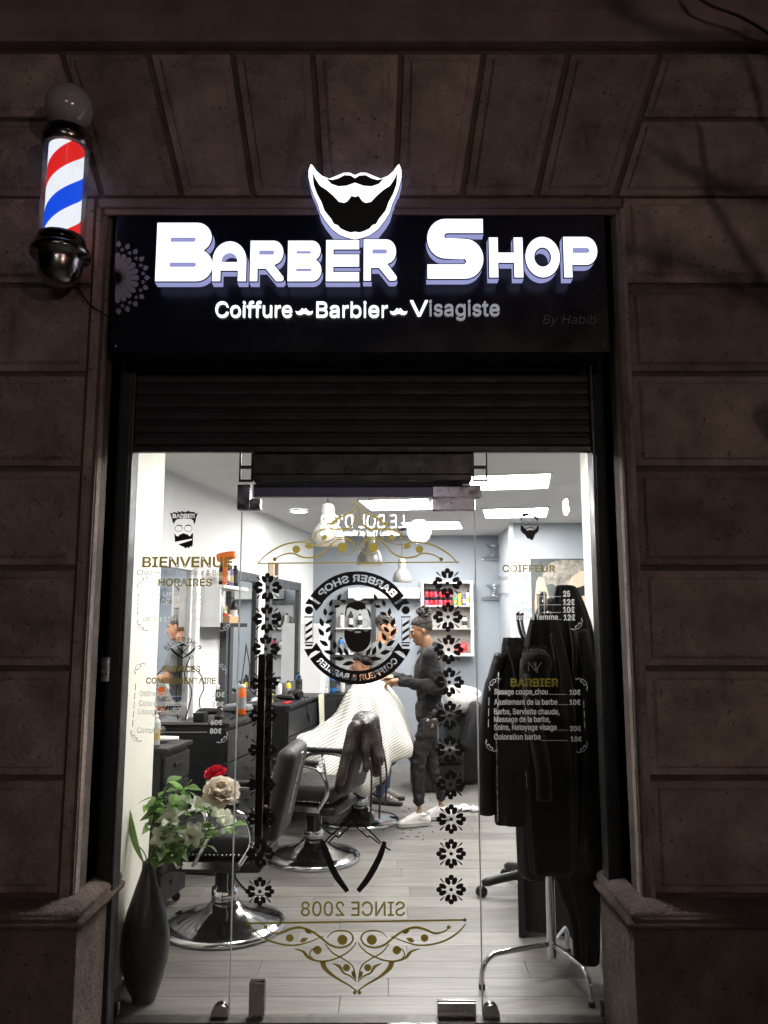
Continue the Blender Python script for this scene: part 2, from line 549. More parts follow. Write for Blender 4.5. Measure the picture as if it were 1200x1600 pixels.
STEEL = pm('brushed_steel', (0.45, 0.45, 0.48), 0.3, 1.0, var=.2, vscale=20, rvar=.1)
BLEATH = pm('black_leather', (0.010, 0.010, 0.011), 0.42, spec=.3, bump=0.25, bscale=140, var=.3, vscale=9, rvar=.1)
GLEATH = pm('grey_leather', (0.020, 0.020, 0.022), 0.45, spec=.3, bump=0.25, bscale=140, var=.25, vscale=9, rvar=.1)
BRLEATH = pm('brown_leather', (0.028, 0.018, 0.015), 0.33, bump=0.3, bscale=60, var=.5, vscale=10, rvar=.15)
BPLAS = pm('black_plastic', (0.010, 0.010, 0.011), 0.45, spec=.3, var=.3, vscale=10, rvar=.12)
DGREY = pm('dark_grey_laminate', (0.012, 0.012, 0.013), 0.5, spec=.3, var=.2, vscale=8, rvar=.1)
WHITEP = pm('white_paint', (0.80, 0.80, 0.79), 0.6, var=.04, vscale=3, bump=.04, bscale=90)
CEILP = pm('ceiling_paint', (0.75, 0.75, 0.74), 0.75, var=.05, vscale=2, bump=.05, bscale=80)
CREAM = pm('cream_paint', (0.78, 0.75, 0.66), 0.55, var=.06, vscale=4, bump=.05, bscale=50)
BLUEG = pm('blue_grey_paint', (0.24, 0.265, 0.30), 0.65, var=.06, vscale=2.5, bump=.05, bscale=80)
WHITEL = pm('white_laminate', (0.82, 0.82, 0.82), 0.35, var=.03, vscale=5)
PLANK = pm('grey_laminate_plank', (0.178, 0.166, 0.152), 0.4, var=.34, vscale=5, bump=.08, bscale=30, rvar=.08, orand=.2, stretch=(0.5, 8, 1))
MIRROR = pm('mirror_glass', (0.86, 0.88, 0.88), 0.015, 1.0)
VBLACK = pm('black_vinyl', (0.008, 0.008, 0.008), 0.5)
VGOLD = vinyl('gold_vinyl', (0.17, 0.13, 0.026), 0.5)
VWHITE = vinyl('white_vinyl', (0.62, 0.62, 0.60), 0.5)
VGREY = vinyl('grey_vinyl', (0.16, 0.16, 0.16), 0.5)
PANE = glass('window_glass', (0.985, 0.99, 0.988), 0.042, 0, dirt_haze=.024)
TUBEGL = glass('tube_glass', (0.93, 0.94, 0.96), 0.06, 0, dirt_haze=.22)  # grey diffuse film stands in for light scattered in the tube glass
CLEARG = glass('clear_glass', (0.93, 0.95, 0.96), 0.09)
SKIN1 = pm('brown_skin', (0.24, 0.115, 0.06), 0.5, var=.12, vscale=20, bump=.05, bscale=150)
SKIN2 = pm('tan_skin', (0.42, 0.22, 0.135), 0.5, var=.12, vscale=20, bump=.05, bscale=150)
HAIRM = pm('black_hair', (0.018, 0.014, 0.012), 0.5, bump=.5, bscale=90, var=.5, vscale=40)
def thin(name, c, trans=.45, var=.2, vscale=25, orand=0.0):
    """leaf or petal: part of the light comes through from behind"""
    m = bpy.data.materials.new(name); MT[name] = m; m.use_nodes = True; nt = m.node_tree; L = nt.links.new
    b = nt.nodes['Principled BSDF']; b.inputs['Roughness'].default_value = .5; b.inputs['Specular IOR Level'].default_value = .3
    tc = nd(nt, 'ShaderNodeTexCoord'); n1 = nd(nt, 'ShaderNodeTexNoise'); n1.inputs['Scale'].default_value = vscale; n1.inputs['Detail'].default_value = 4; L(tc.outputs['Object'], n1.inputs['Vector'])
    rp = nd(nt, 'ShaderNodeValToRGB'); rp.color_ramp.elements[0].position = .3; rp.color_ramp.elements[1].position = .7
    rp.color_ramp.elements[0].color = (*[k * (1 - var) for k in c], 1); rp.color_ramp.elements[1].color = (*[min(1, k * (1 + var * .6)) for k in c], 1); L(n1.outputs['Fac'], rp.inputs[0])
    src = rp.outputs[0]
    if orand:
        oi = nd(nt, 'ShaderNodeObjectInfo'); mr = nd(nt, 'ShaderNodeMapRange'); mr.inputs['To Min'].default_value = 1 - orand; mr.inputs['To Max'].default_value = 1 + orand; L(oi.outputs['Random'], mr.inputs[0])
        vm = nd(nt, 'ShaderNodeVectorMath', operation='SCALE'); L(src, vm.inputs[0]); L(mr.outputs[0], vm.inputs['Scale']); src = vm.outputs[0]
    tl = nd(nt, 'ShaderNodeBsdfTranslucent'); L(src, tl.inputs[0]); L(src, b.inputs['Base Color'])
    mx = nd(nt, 'ShaderNodeMixShader'); mx.inputs[0].default_value = trans; L(b.outputs[0], mx.inputs[1]); L(tl.outputs[0], mx.inputs[2]); L(mx.outputs[0], nt.nodes['Material Output'].inputs[0])
    return m
def solid(name, c, rough=.5, **k): return pm(name, c, rough, var=k.pop('var', .12), vscale=k.pop('vscale', 12), **k)

# ================================================================ THE SETTING
YP = 3.10          # face of the stone piers
YG = 3.52          # front of the shop glazing
XL, XR = -1.152, 0.957   # sides of the opening between the piers
# ---- pavement and shop floor
def pavement():
    mb = MB(); mb.box(-14, 14, -14, YP + 0.1, -0.16, -0.055)
    g = tag(obj('pavement', mb, PAVE), kind='structure')
    for i in range(9):
        for j in range(3):
            x0 = -2.7 + i * 0.6 + (0.3 if j % 2 else 0); y1 = YG - 0.045 - j * 0.4
            if j == 0: x0a, x1a = max(x0, -1.08), min(x0 + 0.594, 0.89)
            else: x0a, x1a = x0, x0 + 0.594
            if x1a - x0a < .05: continue
            b = MB(); b.box(x0a, x1a, y1 - 0.394, y1, -0.054, -0.03, 0.004)
            obj('paving_slab', b, PAVE, g)
    return g
pavement()
TW = 0.17                                # skew of the room: side wall runs this much to the right per metre of depth
def wx(Y): return -1.474 + TW * (Y - 5.17)
YB = 9.10
CZ = 2.62
fl = MB(); fl.box(-2.6, 2.7, YG - 0.035, YB + 0.2, -0.12, -0.012)
floor = tag(obj('shop_floor', fl, pm('floor_joint', (0.07, 0.065, 0.06), .8)), kind='structure')
PW = 0.185
y = YG + 0.012; row = 0
while y < YB:
    x = -2.3 - random.random() * 1.2
    y1 = min(y + PW, YB + .1)
    while x < 2.5:
        x2 = x + 1.25
        a = max(x, -2.2); b_ = min(x2, 2.4)
        if b_ - a > .03:
            b = MB(); b.box(-(b_ - a) / 2 + .0012, (b_ - a) / 2 - .0012, -(y1 - y) / 2 + .0012, (y1 - y) / 2 - .0012, -0.012, 0, 0.0012)
            obj('plank', b, PLANK, floor, loc=((a + b_) / 2, (y + y1) / 2, 0))
        x = x2
    y += PW; row += 1

# ---- room shell
def wall(name, pts, z0, z1, mat, th=0.12):
    """wall as a thick strip through plan points (x,y); thickness to the outside (left of the walk)"""
    mb = MB()
    for (a, b) in zip(pts[:-1], pts[1:]):
        a = Vector((*a, 0)); b = Vector((*b, 0)); t = (b - a).normalized(); n = Vector((-t.y, t.x, 0)) * th
        q = [a, b, b + n, a + n]
        mb.add([(p.x, p.y, z0) for p in q] + [(p.x, p.y, z1) for p in q], [(3, 2, 1, 0), (4, 5, 6, 7), (0, 1, 5, 4), (1, 2, 6, 5), (2, 3, 7, 6), (3, 0, 4, 7)])
    return tag(obj(name, mb, mat), kind='structure')
wall('wall_left', [(wx(3.9), 3.9), (wx(YB + .05), YB + .05)], -0.01, CZ + .05, WHITEP)
wall('wall_back', [(wx(YB) - .1, YB), (2.6, YB)], -0.01, CZ + .05, BLUEG)
wall('wall_right', [(2.35, YB + .1), (2.35, 3.9)], -0.01, CZ + .05, BLUEG)
RET = 3.93
mb = MB(); mb.box(-2.3, -1.125, RET, RET + 0.1, -.01, CZ + .05); mb.box(-1.165, -1.125, YG - .03, RET - .001, -.01, CZ + .05)
tag(obj('wall_front_left', mb, CREAM), kind='structure')
RETR = 4.04
def slab(x0, y0, x1, y1, th, z0, z1):
    m_ = MB(); m_.add([(x, y, z) for z in (z0, z1) for x, y in ((x0, y0), (x0 + th, y0), (x1 + th, y1), (x1, y1))], [(3, 2, 1, 0), (4, 5, 6, 7), (0, 1, 5, 4), (1, 2, 6, 5), (2, 3, 7, 6), (3, 0, 4, 7)]); return m_
mb = slab(.955, YG - .03, 1.035, RETR - .001, .03, -.01, CZ + .05); mb.box(1.035, 2.5, RETR, RETR + 0.1, -.01, CZ + .05)
tag(obj('wall_front_right', mb, CREAM), kind='structure')
mb = slab(.951, YG + .02, 1.0225, RETR, .0105, 0, .075); mb.box(1.035, 2.3, RETR + .101, RETR + .112, 0, .075)
tag(obj('skirting_right', mb, solid('grey_skirting', (.3, .3, .3))), kind='structure')
mb = MB(); mb.box(-1.124, -1.113, YG + .02, RET, 0, .075, .003)
tag(obj('skirting_left', mb, MT['grey_skirting']), kind='structure')
mb = MB()
n = Vector((.986, -.168, 0))
for (a, b) in (((wx(4.1), 4.1), (wx(YB), YB)),):
    p, q = Vector((*a, 0)), Vector((*b, 0))
    mb.add([(v.x, v.y, z) for z in (0, .08) for v in (p + n * .001, q + n * .001, q + n * .012, p + n * .012)], [(3, 2, 1, 0), (4, 5, 6, 7), (0, 1, 5, 4), (1, 2, 6, 5), (2, 3, 7, 6), (3, 0, 4, 7)])
mb.box(wx(YB) + .02, 2.34, YB - .012, YB - .001, 0, .08)
tag(obj('skirting', mb, MT['grey_skirting']), kind='structure')
mb = MB(); mb.box(-2.6, 2.7, YG - .05, YB + .2, CZ, CZ + .1)
tag(obj('ceiling', mb, CEILP), kind='structure')
# grey pillar with a white corner
mb = MB(); mb.box(1.30, 2.34, 8.0, YB - .001, 0, CZ - .002)
tag(obj('pillar', mb, pm('pillar_paint', (0.36, .385, .42), .65, var=.05, vscale=2.5, bump=.05, bscale=80)), kind='structure')
mb = MB(); mb.box(1.262, 1.299, 7.985, 8.06, 0, CZ - .003, .003)
tag(obj('pillar_corner_trim', mb, WHITEL), kind='structure')

# ---- stone building front
fac = thing('stone_facade', 'brown rusticated limestone ground floor front framing the barber shop', 'facade', (0, YP + .2, 0), world=True)
def prism(poly, yf, yb, c):
    """convex stone seen from the front: polygon in (x,z), face set in by a chamfer"""
    n = len(poly)
    cen = Vector((sum(p[0] for p in poly) / n, sum(p[1] for p in poly) / n))
    ar = sum(poly[i][0] * poly[(i + 1) % n][1] - poly[(i + 1) % n][0] * poly[i][1] for i in range(n))
    if ar < 0: poly = poly[::-1]
    def inset(d):
        o = []
        for i in range(n):
            a, b, e = Vector(poly[i - 1]), Vector(poly[i]), Vector(poly[(i + 1) % n])
            e1 = (b - a).normalized(); e2 = (e - b).normalized()
            n1 = Vector((-e1.y, e1.x)); n2 = Vector((-e2.y, e2.x)); m = (n1 + n2).normalized()
            o.append(b + m * d / max(m.dot(n1), .3))
        return o
    j = random.uniform
    lv = [[(p[0], yb, p[1]) for p in poly], [(p[0], yf + .020, p[1]) for p in poly], [(p.x, yf + .016, p.y) for p in inset(.004)], [(p.x, yf + .015, p.y) for p in inset(c)]]
    lv.append([(p.x + j(-.003, .003), yf + .002 + j(0, .003), p.y + j(-.003, .003)) for p in inset(c + .009)])
    lv.append([(p.x + j(-.003, .003), yf + j(0, .002), p.y + j(-.003, .003)) for p in inset(c + .016)])
    mb = MB()
    fs = []
    for l in range(len(lv) - 1):
        for i in range(n):
            k = (i + 1) % n
            fs.append((l * n + i, l * n + k, (l + 1) * n + k, (l + 1) * n + i))
    fs.append(tuple((len(lv) - 1) * n + i for i in range(n)))
    mb.add([p for l in lv for p in l], fs)
    return mb
def P(px, py, Y=YP): 
    q = on(px, py, Y); return (q.x, q.z)
G = 0.0105
JZ = [P(600, yy)[1] for yy in (1403, 1217, 1045, 887, 731, 582, 443, 303)]
def shrink(poly, g):
    n = len(poly)
    ar = sum(poly[i][0] * poly[(i + 1) % n][1] - poly[(i + 1) % n][0] * poly[i][1] for i in range(n))
    if ar < 0: poly = poly[::-1]
    o = []
    for i in range(n):
        a, b, e = Vector(poly[i - 1]), Vector(poly[i]), Vector(poly[(i + 1) % n])
        e1 = (b - a).normalized(); e2 = (e - b).normalized()
        n1 = Vector((-e1.y, e1.x)); n2 = Vector((-e2.y, e2.x)); m = (n1 + n2).normalized()
        q = b + m * g / max(m.dot(n1), .3); o.append((q.x, q.y))
    return o
def stone(poly, name='stone_block', yf=YP, c=0.026, g=G):
    return obj(name, prism(shrink(poly, g), yf, yf + .07, c), STONE, fac)
IL, IR = XL - .045, XR + .03        # blocks stop short of the reveal: a moulded margin runs along it
for i in range(7):
    z0, z1 = JZ[i], JZ[i + 1]
    for (a, b) in ((-2.15, IL), (-3.2, -2.15)): stone([(a, z0), (b, z0), (b, z1), (a, z1)])
    for (a, b) in ((IR, 1.95), (1.95, 3.2)): stone([(a, z0), (b, z0), (b, z1), (a, z1)])
# flat arch
bots = [(158, 306), (283, 306), (394, 306), (503, 306), (618, 304), (722, 303), (838, 302), (962, 301)]
tops = [(92, 78), (228, 78), (361, 79), (487, 80), (627, 80), (757, 77), (890, 72), (1035, 66)]
ZT = P(600, 76)[1]; ZB = P(600, 306)[1]
for i in range(7):
    b0, b1 = P(*bots[i])[0], P(*bots[i + 1])[0]; t0, t1 = P(*tops[i])[0], P(*tops[i + 1])[0]
    stone([(b0, ZB), (b1, ZB), (t1, ZT), (t0, ZT)], 'voussoir', c=.03, g=.012)
# blocks beside the arch, cut to its slope
zt2 = P(600, 182)[1]
def lerp(a, b, t): return a + (b - a) * t
k2 = (zt2 - ZB) / (ZT - ZB)
xr0, xr1 = P(*bots[-1])[0], P(*tops[-1])[0]; xl0, xl1 = P(*bots[0])[0], P(*tops[0])[0]
xrm, xlm = lerp(xr0, xr1, k2), lerp(xl0, xl1, k2)
for (a0, a1, z0, z1) in ((xr0, xrm, ZB, zt2), (xrm, xr1, zt2, ZT)):
    stone([(a0, z0), (2.0, z0), (2.0, z1), (a1, z1)]); stone([(2.0, z0), (3.2, z0), (3.2, z1), (2.0, z1)])
for (a0, a1, z0, z1) in ((xl0, xlm, ZB, zt2), (xlm, xl1, zt2, ZT)):
    stone([(-2.1, z0), (a0, z0), (a1, z1), (-2.1, z1)]); stone([(-3.2, z0), (-2.1, z0), (-2.1, z1), (-3.2, z1)])
# wall core behind the stones
mb = MB(); mb.box(-3.25, XL, YP + .03, YP + .42, -.05, 4.2); mb.box(XR, 3.25, YP + .03, YP + .42, -.05, 4.2); mb.box(XL, XR, YP + .03, YP + .42, ZB - .052, 4.2)
obj('wall_core', mb, STONE2, fac)
# moulded margins along the opening
for (x, s) in ((XL, 1), (XR, -1)):
    mb = MB(); z0 = JZ[0] - .08; z1 = ZB - .05
    prof = [(0.0, YP + .40), (0.0, YP + .165), (-.006, YP + .155), (-.006, YP + .10), (.004, YP + .085), (.004, YP + .045), (-.014, YP + .028), (-.026, YP + .010), (-.040, YP + .008), (-.040, YP + .035)]
    pts = [(x + s * a, yy) for a, yy in prof]
    vs = [(p[0], p[1], z) for z in (z0, z1) for p in pts]; n_ = len(pts)
    mb.add(vs, [((i, i + 1, n_ + i + 1, n_ + i) if s < 0 else (i + 1, i, n_ + i, n_ + i + 1)) for i in range(n_ - 1)])
    obj('reveal_moulding', mb, STONE, fac)
# ledge under the arch, over the sign
mb = MB(); mb.box(XL - .03, XR + .03, YP - .004, YP + .029, ZB - .05, ZB - .014, .006); mb.box(XL - .01, XR + .01, YP + .012, YP + .0285, ZB - .075, ZB - .0505, .003)
obj('lintel_ledge', mb, PLAST, fac)
# cornice band on top
prof = [(YP + .03, ZT + .012), (YP - .03, ZT + .012), (YP - .035, ZT + .03), (YP - .05, ZT + .045), (YP - .05, ZT + .115), (YP - .06, ZT + .13), (YP - .10, ZT + .16), (YP - .115, ZT + .20), (YP - .115, ZT + .33), (YP - .15, ZT + .37), (YP - .15, ZT + .5), (YP + .03, ZT + .5)]
mb = MB(); n_ = len(prof)
mb.add([(x, a, b) for x in (-3.25, 3.25) for a, b in prof], [(i, i + 1, n_ + i + 1, n_ + i) for i in range(n_ - 1)])
obj('cornice', mb, PLAST, fac)
# plinths with moulded caps, standing proud and a little into the opening
for (x0, x1, xe, s) in ((-3.2, XL + .055, XL + .055, 1), (XR - .065, 3.2, XR - .065, -1)):
    zp = P(600, 1452, YP - .06)[1]
    m2 = MB(); m2.box(x0, x1, YP - .055, YP + .40, -.05, zp, .006)
    obj('plinth', m2, PLINTH, fac)
    prof = [(0.0, zp + .001), (.022, zp + .006), (.026, zp + .024), (.008, zp + .034), (.013, zp + .046), (.006, zp + .060), (-.010, zp + .071), (-.030, zp + .079), (-.060, zp + .086)]
    mb = MB()
    vs = []
    for (d, z) in prof:
        xo = x0 if s > 0 else x1; xi = xe + s * d
        vs += [(xo, YP - .055 - d, z), (xi, YP - .055 - d, z), (xi, YP + .40, z)]
    fs = []
    for i in range(len(prof) - 1):
        b = i * 3
        for k in range(2):
            q = (b + k, b + k + 1, b + k + 4, b + k + 3); fs.append(q if s > 0 else q[::-1])
    t = (len(prof) - 1) * 3
    mb.add(vs, fs, True)
    obj('plinth_cap', mb, PLINTH, fac)
# cable hanging on the cornice, loose wire to the sign
mb = MB(); mb.tube(spline([on(1075, -14, YP - .16), on(1110, 8, YP - .158), on(1160, 28, YP - .14), on(1210, 60, YP - .09), on(1290, 130, YP - .02)], 6), .006, 6)
single('wall_cable', mb, BPLAS, 'thin black cable slanting across the stone cornice, top right corner', 'cable')
mb = MB(); mb.tube(spline([on(118, 440, YP - .01), on(135, 470, YP - .012), on(160, 490, YP - .012), on(178, 498, YP + .01)], 6), .0035, 6)
single('lamp_wire', mb, BPLAS, 'thin dark wire from the striped pole to the sign', 'wire')
# fixing holes in the voussoirs: small dark anchor plugs
for (px, py) in ((535, 185), (560, 185), (586, 185), (592, 212), (588, 245)):
    q = on(px, py, YP - .002); mb = MB(); mb.cyl((q.x, YP + .01, q.z), (q.x, YP - .002, q.z), .0045, .0045, 8)
    obj('anchor_plug', mb, VBLACK, fac)

# ================================================================ SHUTTER AND FRAME
YS = 3.40
sh = thing('roller_shutter', 'half-raised dark metal roller shutter under the sign', 'shutter', (0, YS, P(600, 705, YS)[1]), world=True)
zs = P(600, 706, YS - .02)[1] + .028; ztop = 2.86; ns = 9; hs = (ztop - zs) / ns
for i in range(ns):
    z0 = zs + i * hs; mb = MB()
    pr = [(0, .0), (-.010, .008), (-.013, hs * .35), (-.010, hs * .65), (-.004, hs - .010), (-.002, hs - .001), (.008, hs - .001), (.010, hs + .012), (.014, hs + .012), (.014, 0)]
    n_ = len(pr)
    mb.add([(x, YS + a, z0 + b) for x in (-1.088, .925) for a, b in pr], [(i2, (i2 + 1) % n_, n_ + (i2 + 1) % n_, n_ + i2) for i2 in range(n_)] + [tuple(range(n_))[::-1], tuple(range(n_, 2 * n_))])
    obj('slat', mb, SHUT, sh)
mb = MB(); mb.box(-1.085, .922, YS - .02, YS + .012, zs - .028, zs - .001, .004); mb.box(-.55, -.50, YS - .026, YS - .021, zs - .02, zs - .008); mb.box(.40, .45, YS - .026, YS - .021, zs - .02, zs - .008)
obj('bottom_bar', mb, BLKMET, sh)
for (a, b) in ((XL + .002, XL + .072), (XR - .062, XR - .002)):
    mb = MB(); mb.box(a, b, YS - .035, YS + .055, -.03, 2.9, .006); mb.box(a + .012, b - .012, YS - .043, YS - .0355, -.03, 2.89, .003)
    obj('guide_rail', mb, BLKMET, sh)
# lock box on the left rail
lk = on(163, 1046, YS - .07)
mb = MB(); mb.box(lk.x - .022, lk.x + .022, YS - .085, YS - .045, lk.z - .05, lk.z + .05, .006); mb.box(lk.x - .004, lk.x + .004, YS - .089, YS - .0855, lk.z - .016, lk.z + .012)
single('shutter_lock_box', mb, STEEL, 'small steel key lock box on the dark rail beside the glass', 'lock')
# header block over the door
hd = thing('door_header', 'black metal box over the glass door with slotted end brackets', 'header', (0, 3.43, 2.19), world=True)
x0, x1 = on(395, 730, 3.42).x, on(738, 730, 3.42).x; zb_ = P(600, 752, 3.42)[1]; zt_ = zs + .02
mb = MB(); mb.box(x0, x1, 3.415, 3.50, zb_ + .03, zt_, .004); mb.box(x0 + .004, x1 - .004, 3.405, 3.50, zb_, zb_ + .029, .004)
for px in (470, 545, 600, 660): 
    q = on(px, 738, 3.41).x; mb.box(q - .012, q + .012, 3.402, 3.4149, zb_ + .031, zb_ + .06, .002)
obj('housing', mb, BLKMET, hd)
for (xa, xb) in ((on(373, 730, 3.42).x, x0 - .001), (x1 + .001, on(762, 730, 3.42).x)):
    mb = MB(); th = .010
    for (za, zb2) in ((zb_ - .0, zb_ + th), (zb_ + .058, zb_ + .072), (zt_ - .02, zt_)): mb.box(xa, xb, 3.43, 3.44, za, zb2)
    mb.box(xa, xa + .008, 3.4301, 3.4399, zb_ + th, zt_ - .02); mb.box(xb - .008, xb, 3.4301, 3.4399, zb_ + th, zt_ - .02)
    obj('bracket', mb, BLKMET, hd)

# ================================================================ SIGN
YSG = 3.12
sx0, sx1, sz0, sz1 = -1.113, .918, P(560, 550, YSG)[1], P(560, 323, YSG)[1]
sign = thing('shop_sign', 'black glossy sign board with glowing white BARBER SHOP letters', 'sign', (0, YSG + .05, sz0), world=True)
mb = MB(); mb.box(sx0, sx1, YSG, YSG + .03, sz0, sz1, .003); obj('board', mb, ACRYL, sign)
mb = MB(); mb.box(sx0 + .02, sx1 - .02, YSG + .0301, YSG + .26, sz0 + .02, sz1 - .02); obj('casing', mb, BLKMET, sign)
LFACE = glow('letter_face_light', (0.90, 0.93, 1.0), 1.7)
LSIDE = glow('letter_side_light', (0.50, 0.53, 1.0), 0.62)
LTRIM = pm('letter_trim', (0.05, 0.05, 0.09), .4)
def arc(cx, cy, rx, ry, a0, a1, n=14): return [(cx + rx * math.cos(R(a0 + (a1 - a0) * i / n)), cy + ry * math.sin(R(a0 + (a1 - a0) * i / n))) for i in range(n + 1)]
def slot(x0, x1, y0, y1, r=True, asp=1.0):
    h = (y1 - y0) / 2
    return [(x0, y0)] + ([(x1 - h * asp + h * asp * math.cos(R(-90 + 180 * i / 8)), (y0 + y1) / 2 + h * math.sin(R(-90 + 180 * i / 8))) for i in range(9)] if r else [(x1, y0), (x1, y1)]) + [(x0, y1)]
LET = {
 'B': [[(0, 0)] + arc(.72, .275, .28, .275, -90, 62) + arc(.70, .745, .27, .255, -58, 90) + [(0, 1)], slot(.24, .70, .655, .755), slot(.24, .72, .235, .335)],
 'A': [[(0, 0), (.27, 0), (.27, .26), (.73, .26), (.73, 0), (1, 0)] + arc(.5, .52, .5, .48, 0, 180), [(.25, .46), (.75, .46)] + arc(.5, .50, .25, .22, 0, 180, 10)],
 'R': [[(0, 0), (.25, 0), (.25, .30), (.46, .30), (.76, 0), (.94, 0), (1, .05), (.99, .12), (.73, .40)] + arc(.68, .70, .30, .30, -62, 90) + [(0, 1)], slot(.25, .72, .63, .77)],
 'E': [[(0, 0), (1, 0), (1, .24), (.25, .24), (.25, .345), (1, .345), (1, .655), (.25, .655), (.25, .755), (1, .755), (1, 1), (0, 1)]],
 'S': [[(1, 1)] + arc(.33, .665, .33, .335, 90, 270) + [(.63, .33)] + arc(.63, .29, .05, .04, 90, -90, 6) + [(0, .25), (0, 0)] + arc(.67, .335, .33, .335, -90, 90) + [(.37, .67)] + arc(.37, .71, .05, .04, 270, 90, 6) + [(1, .75)]],
 'H': [[(0, 0), (.29, 0), (.29, .36), (.71, .36), (.71, 0), (1, 0), (1, 1), (.71, 1), (.71, .63), (.29, .63), (.29, 1), (0, 1)]],
 'O': [arc(.5, .5, .5, .5, 0, 360, 36)[:-1], arc(.5, .5, .22, .22, 360, 0, 24)[:-1]],
 'P': [[(0, 0), (.27, 0), (.27, .30)] + [(.62, .30)] + arc(.66, .65, .34, .35, -90, 90) + [(0, 1)], slot(.26, .78, .58, .74)],
}
YF = YSG - .075
def sign_letter(ch, x0, x1, yb, yt):
    a = on(x0, yb, YF); b = on(x1, yb, YF); t = on((x0 + x1) / 2, yt, YF)
    loops = [[(a.x + p[0] * (b.x - a.x), a.z + p[1] * (t.z - a.z)) for p in l] for l in LET[ch]]
    mb = MB(); fill(mb, loops, YF + .0055, .046); body = obj('letter', mb, LSIDE, sign)
    mb = MB(); fill(mb, offset_loops(loops, .002), YF + .0024, .003); obj('letter_trim', mb, LTRIM, body)
    mb = MB(); fill(mb, offset_loops(loops, -.0028), YF + .0005, .0018); obj('letter_face', mb, LFACE, body)
for s in (('B', 241, 332, 440, 347), ('A', 330, 385, 440, 376), ('R', 389, 444, 440, 375), ('B', 448, 503, 440, 375), ('E', 508, 562, 440, 374), ('R', 567, 621, 439, 373),
          ('S', 667, 757, 436, 341), ('H', 764, 819, 434, 370), ('O', 821, 877, 434, 369), ('P', 881, 936, 434, 369)): sign_letter(*s)
# beard emblem standing on the upper edge
def CR(pts): return [(220 + x / 3.158, 240 + y / 3.158) for x, y in pts]
def sym(l, r0=1057):      # close a left half about the middle line
    return l + [(2 * r0 - x, y) for x, y in reversed(l) if abs(x - r0) > .5]
outer = sym([(1057, 104), (1030, 92), (1000, 93), (965, 108), (930, 122), (895, 108), (868, 84), (852, 60), (838, 48), (826, 80), (826, 118), (838, 165), (852, 205), (872, 248), (884, 290), (906, 326), (942, 372), (982, 402), (1022, 416), (1057, 424)])
outer = CR(outer)
beard = CR(sym([(1057, 214), (1040, 208), (1020, 235), (1004, 243), (978, 238), (950, 208), (918, 180), (884, 158), (862, 124), (848, 92), (852, 150), (868, 195), (892, 240), (905, 278), (922, 300), (940, 322), (952, 345), (972, 352), (985, 368), (1010, 380), (1035, 388), (1057, 384)]))
must = CR(sym([(1057, 122), (1035, 108), (1005, 106), (975, 122), (945, 130), (918, 124), (940, 148), (975, 160), (1015, 157), (1057, 142)]))
YE = YF - .005
ol = px_loops([outer], YE)
mb = MB(); fill(mb, ol, YE + .0045, .075); em = obj('beard_emblem', mb, LSIDE, sign); tag(em, 'glowing white beard and moustache emblem on the upper edge')
mb = MB(); fill(mb, offset_loops(ol, .0012), YE + .0022, .0022); obj('emblem_trim', mb, LTRIM, em)
mb = MB(); fill(mb, offset_loops(ol, -.0015), YE, .0021); obj('emblem_face', mb, LFACE, em)
mb = MB(); fill(mb, px_loops([beard], YE - .003), YE - .003, .0028); obj('black_beard', mb, VBLACK, em)
mb = MB(); fill(mb, px_loops([must], YE - .003), YE - .003, .0028); obj('black_moustache', mb, VBLACK, em)
# second line
YT = YSG - .014
SUBL = glow('subtitle_light', (0.95, 0.97, 1.0), 1.5)
DIML = pm('dim_letter', (0.5, 0.5, 0.52), .5, emis=(.6, .62, .7), es=.34)  # faint even glow put into the grey letters
for (s, x0, x1, m_) in (('Coiffure', 336, 456, SUBL), ('Barbier', 494, 606, SUBL), ('V', 641, 669, SUBL), ('isagiste', 671, 781, DIML)):
    mb = MB(); L = text_px(s, x0, x1, 494.5 if s[0] != 'V' and s[0] != 'i' else 492.5, 471 if s[0] != 'V' and s[0] != 'i' else 469, YT, bold=.003); fill(mb, L, YT, .0135); obj('lettering', mb, m_, sign)
def moustache_px(cx, cy, w, h):
    l = [(0, -.35), (.10, -.95), (.25, -1.0), (.42, -.3), (.62, .1), (.8, .2), (1.0, -.15), (.9, .55), (.65, .95), (.35, .9), (.12, .5)]
    return [(cx + x * w / 2, cy + y * h / 2) for x, y in l] + [(cx - x * w / 2, cy + y * h / 2) for x, y in reversed(l[1:])] 
for cx in (475, 623):
    mb = MB(); fill(mb, px_loops([moustache_px(cx, 486, 27, 9)], YT), YT, .0135); obj('moustache', mb, SUBL, sign)
DIMV = pm('faint_vinyl', (.11, .11, .13), .6); ROSV = pm('rosette_vinyl', (.30, .30, .36), .5)
L = [[(p[0] + (p[1] - 2.75) * .25, p[1]) for p in l] for l in text_px('By Habib', 843, 925, 506, 492, YSG - .002, bold=-.006)]
mb = MB(); fill(mb, L, YSG - .002, .0015); obj('lettering', mb, DIMV, sign)
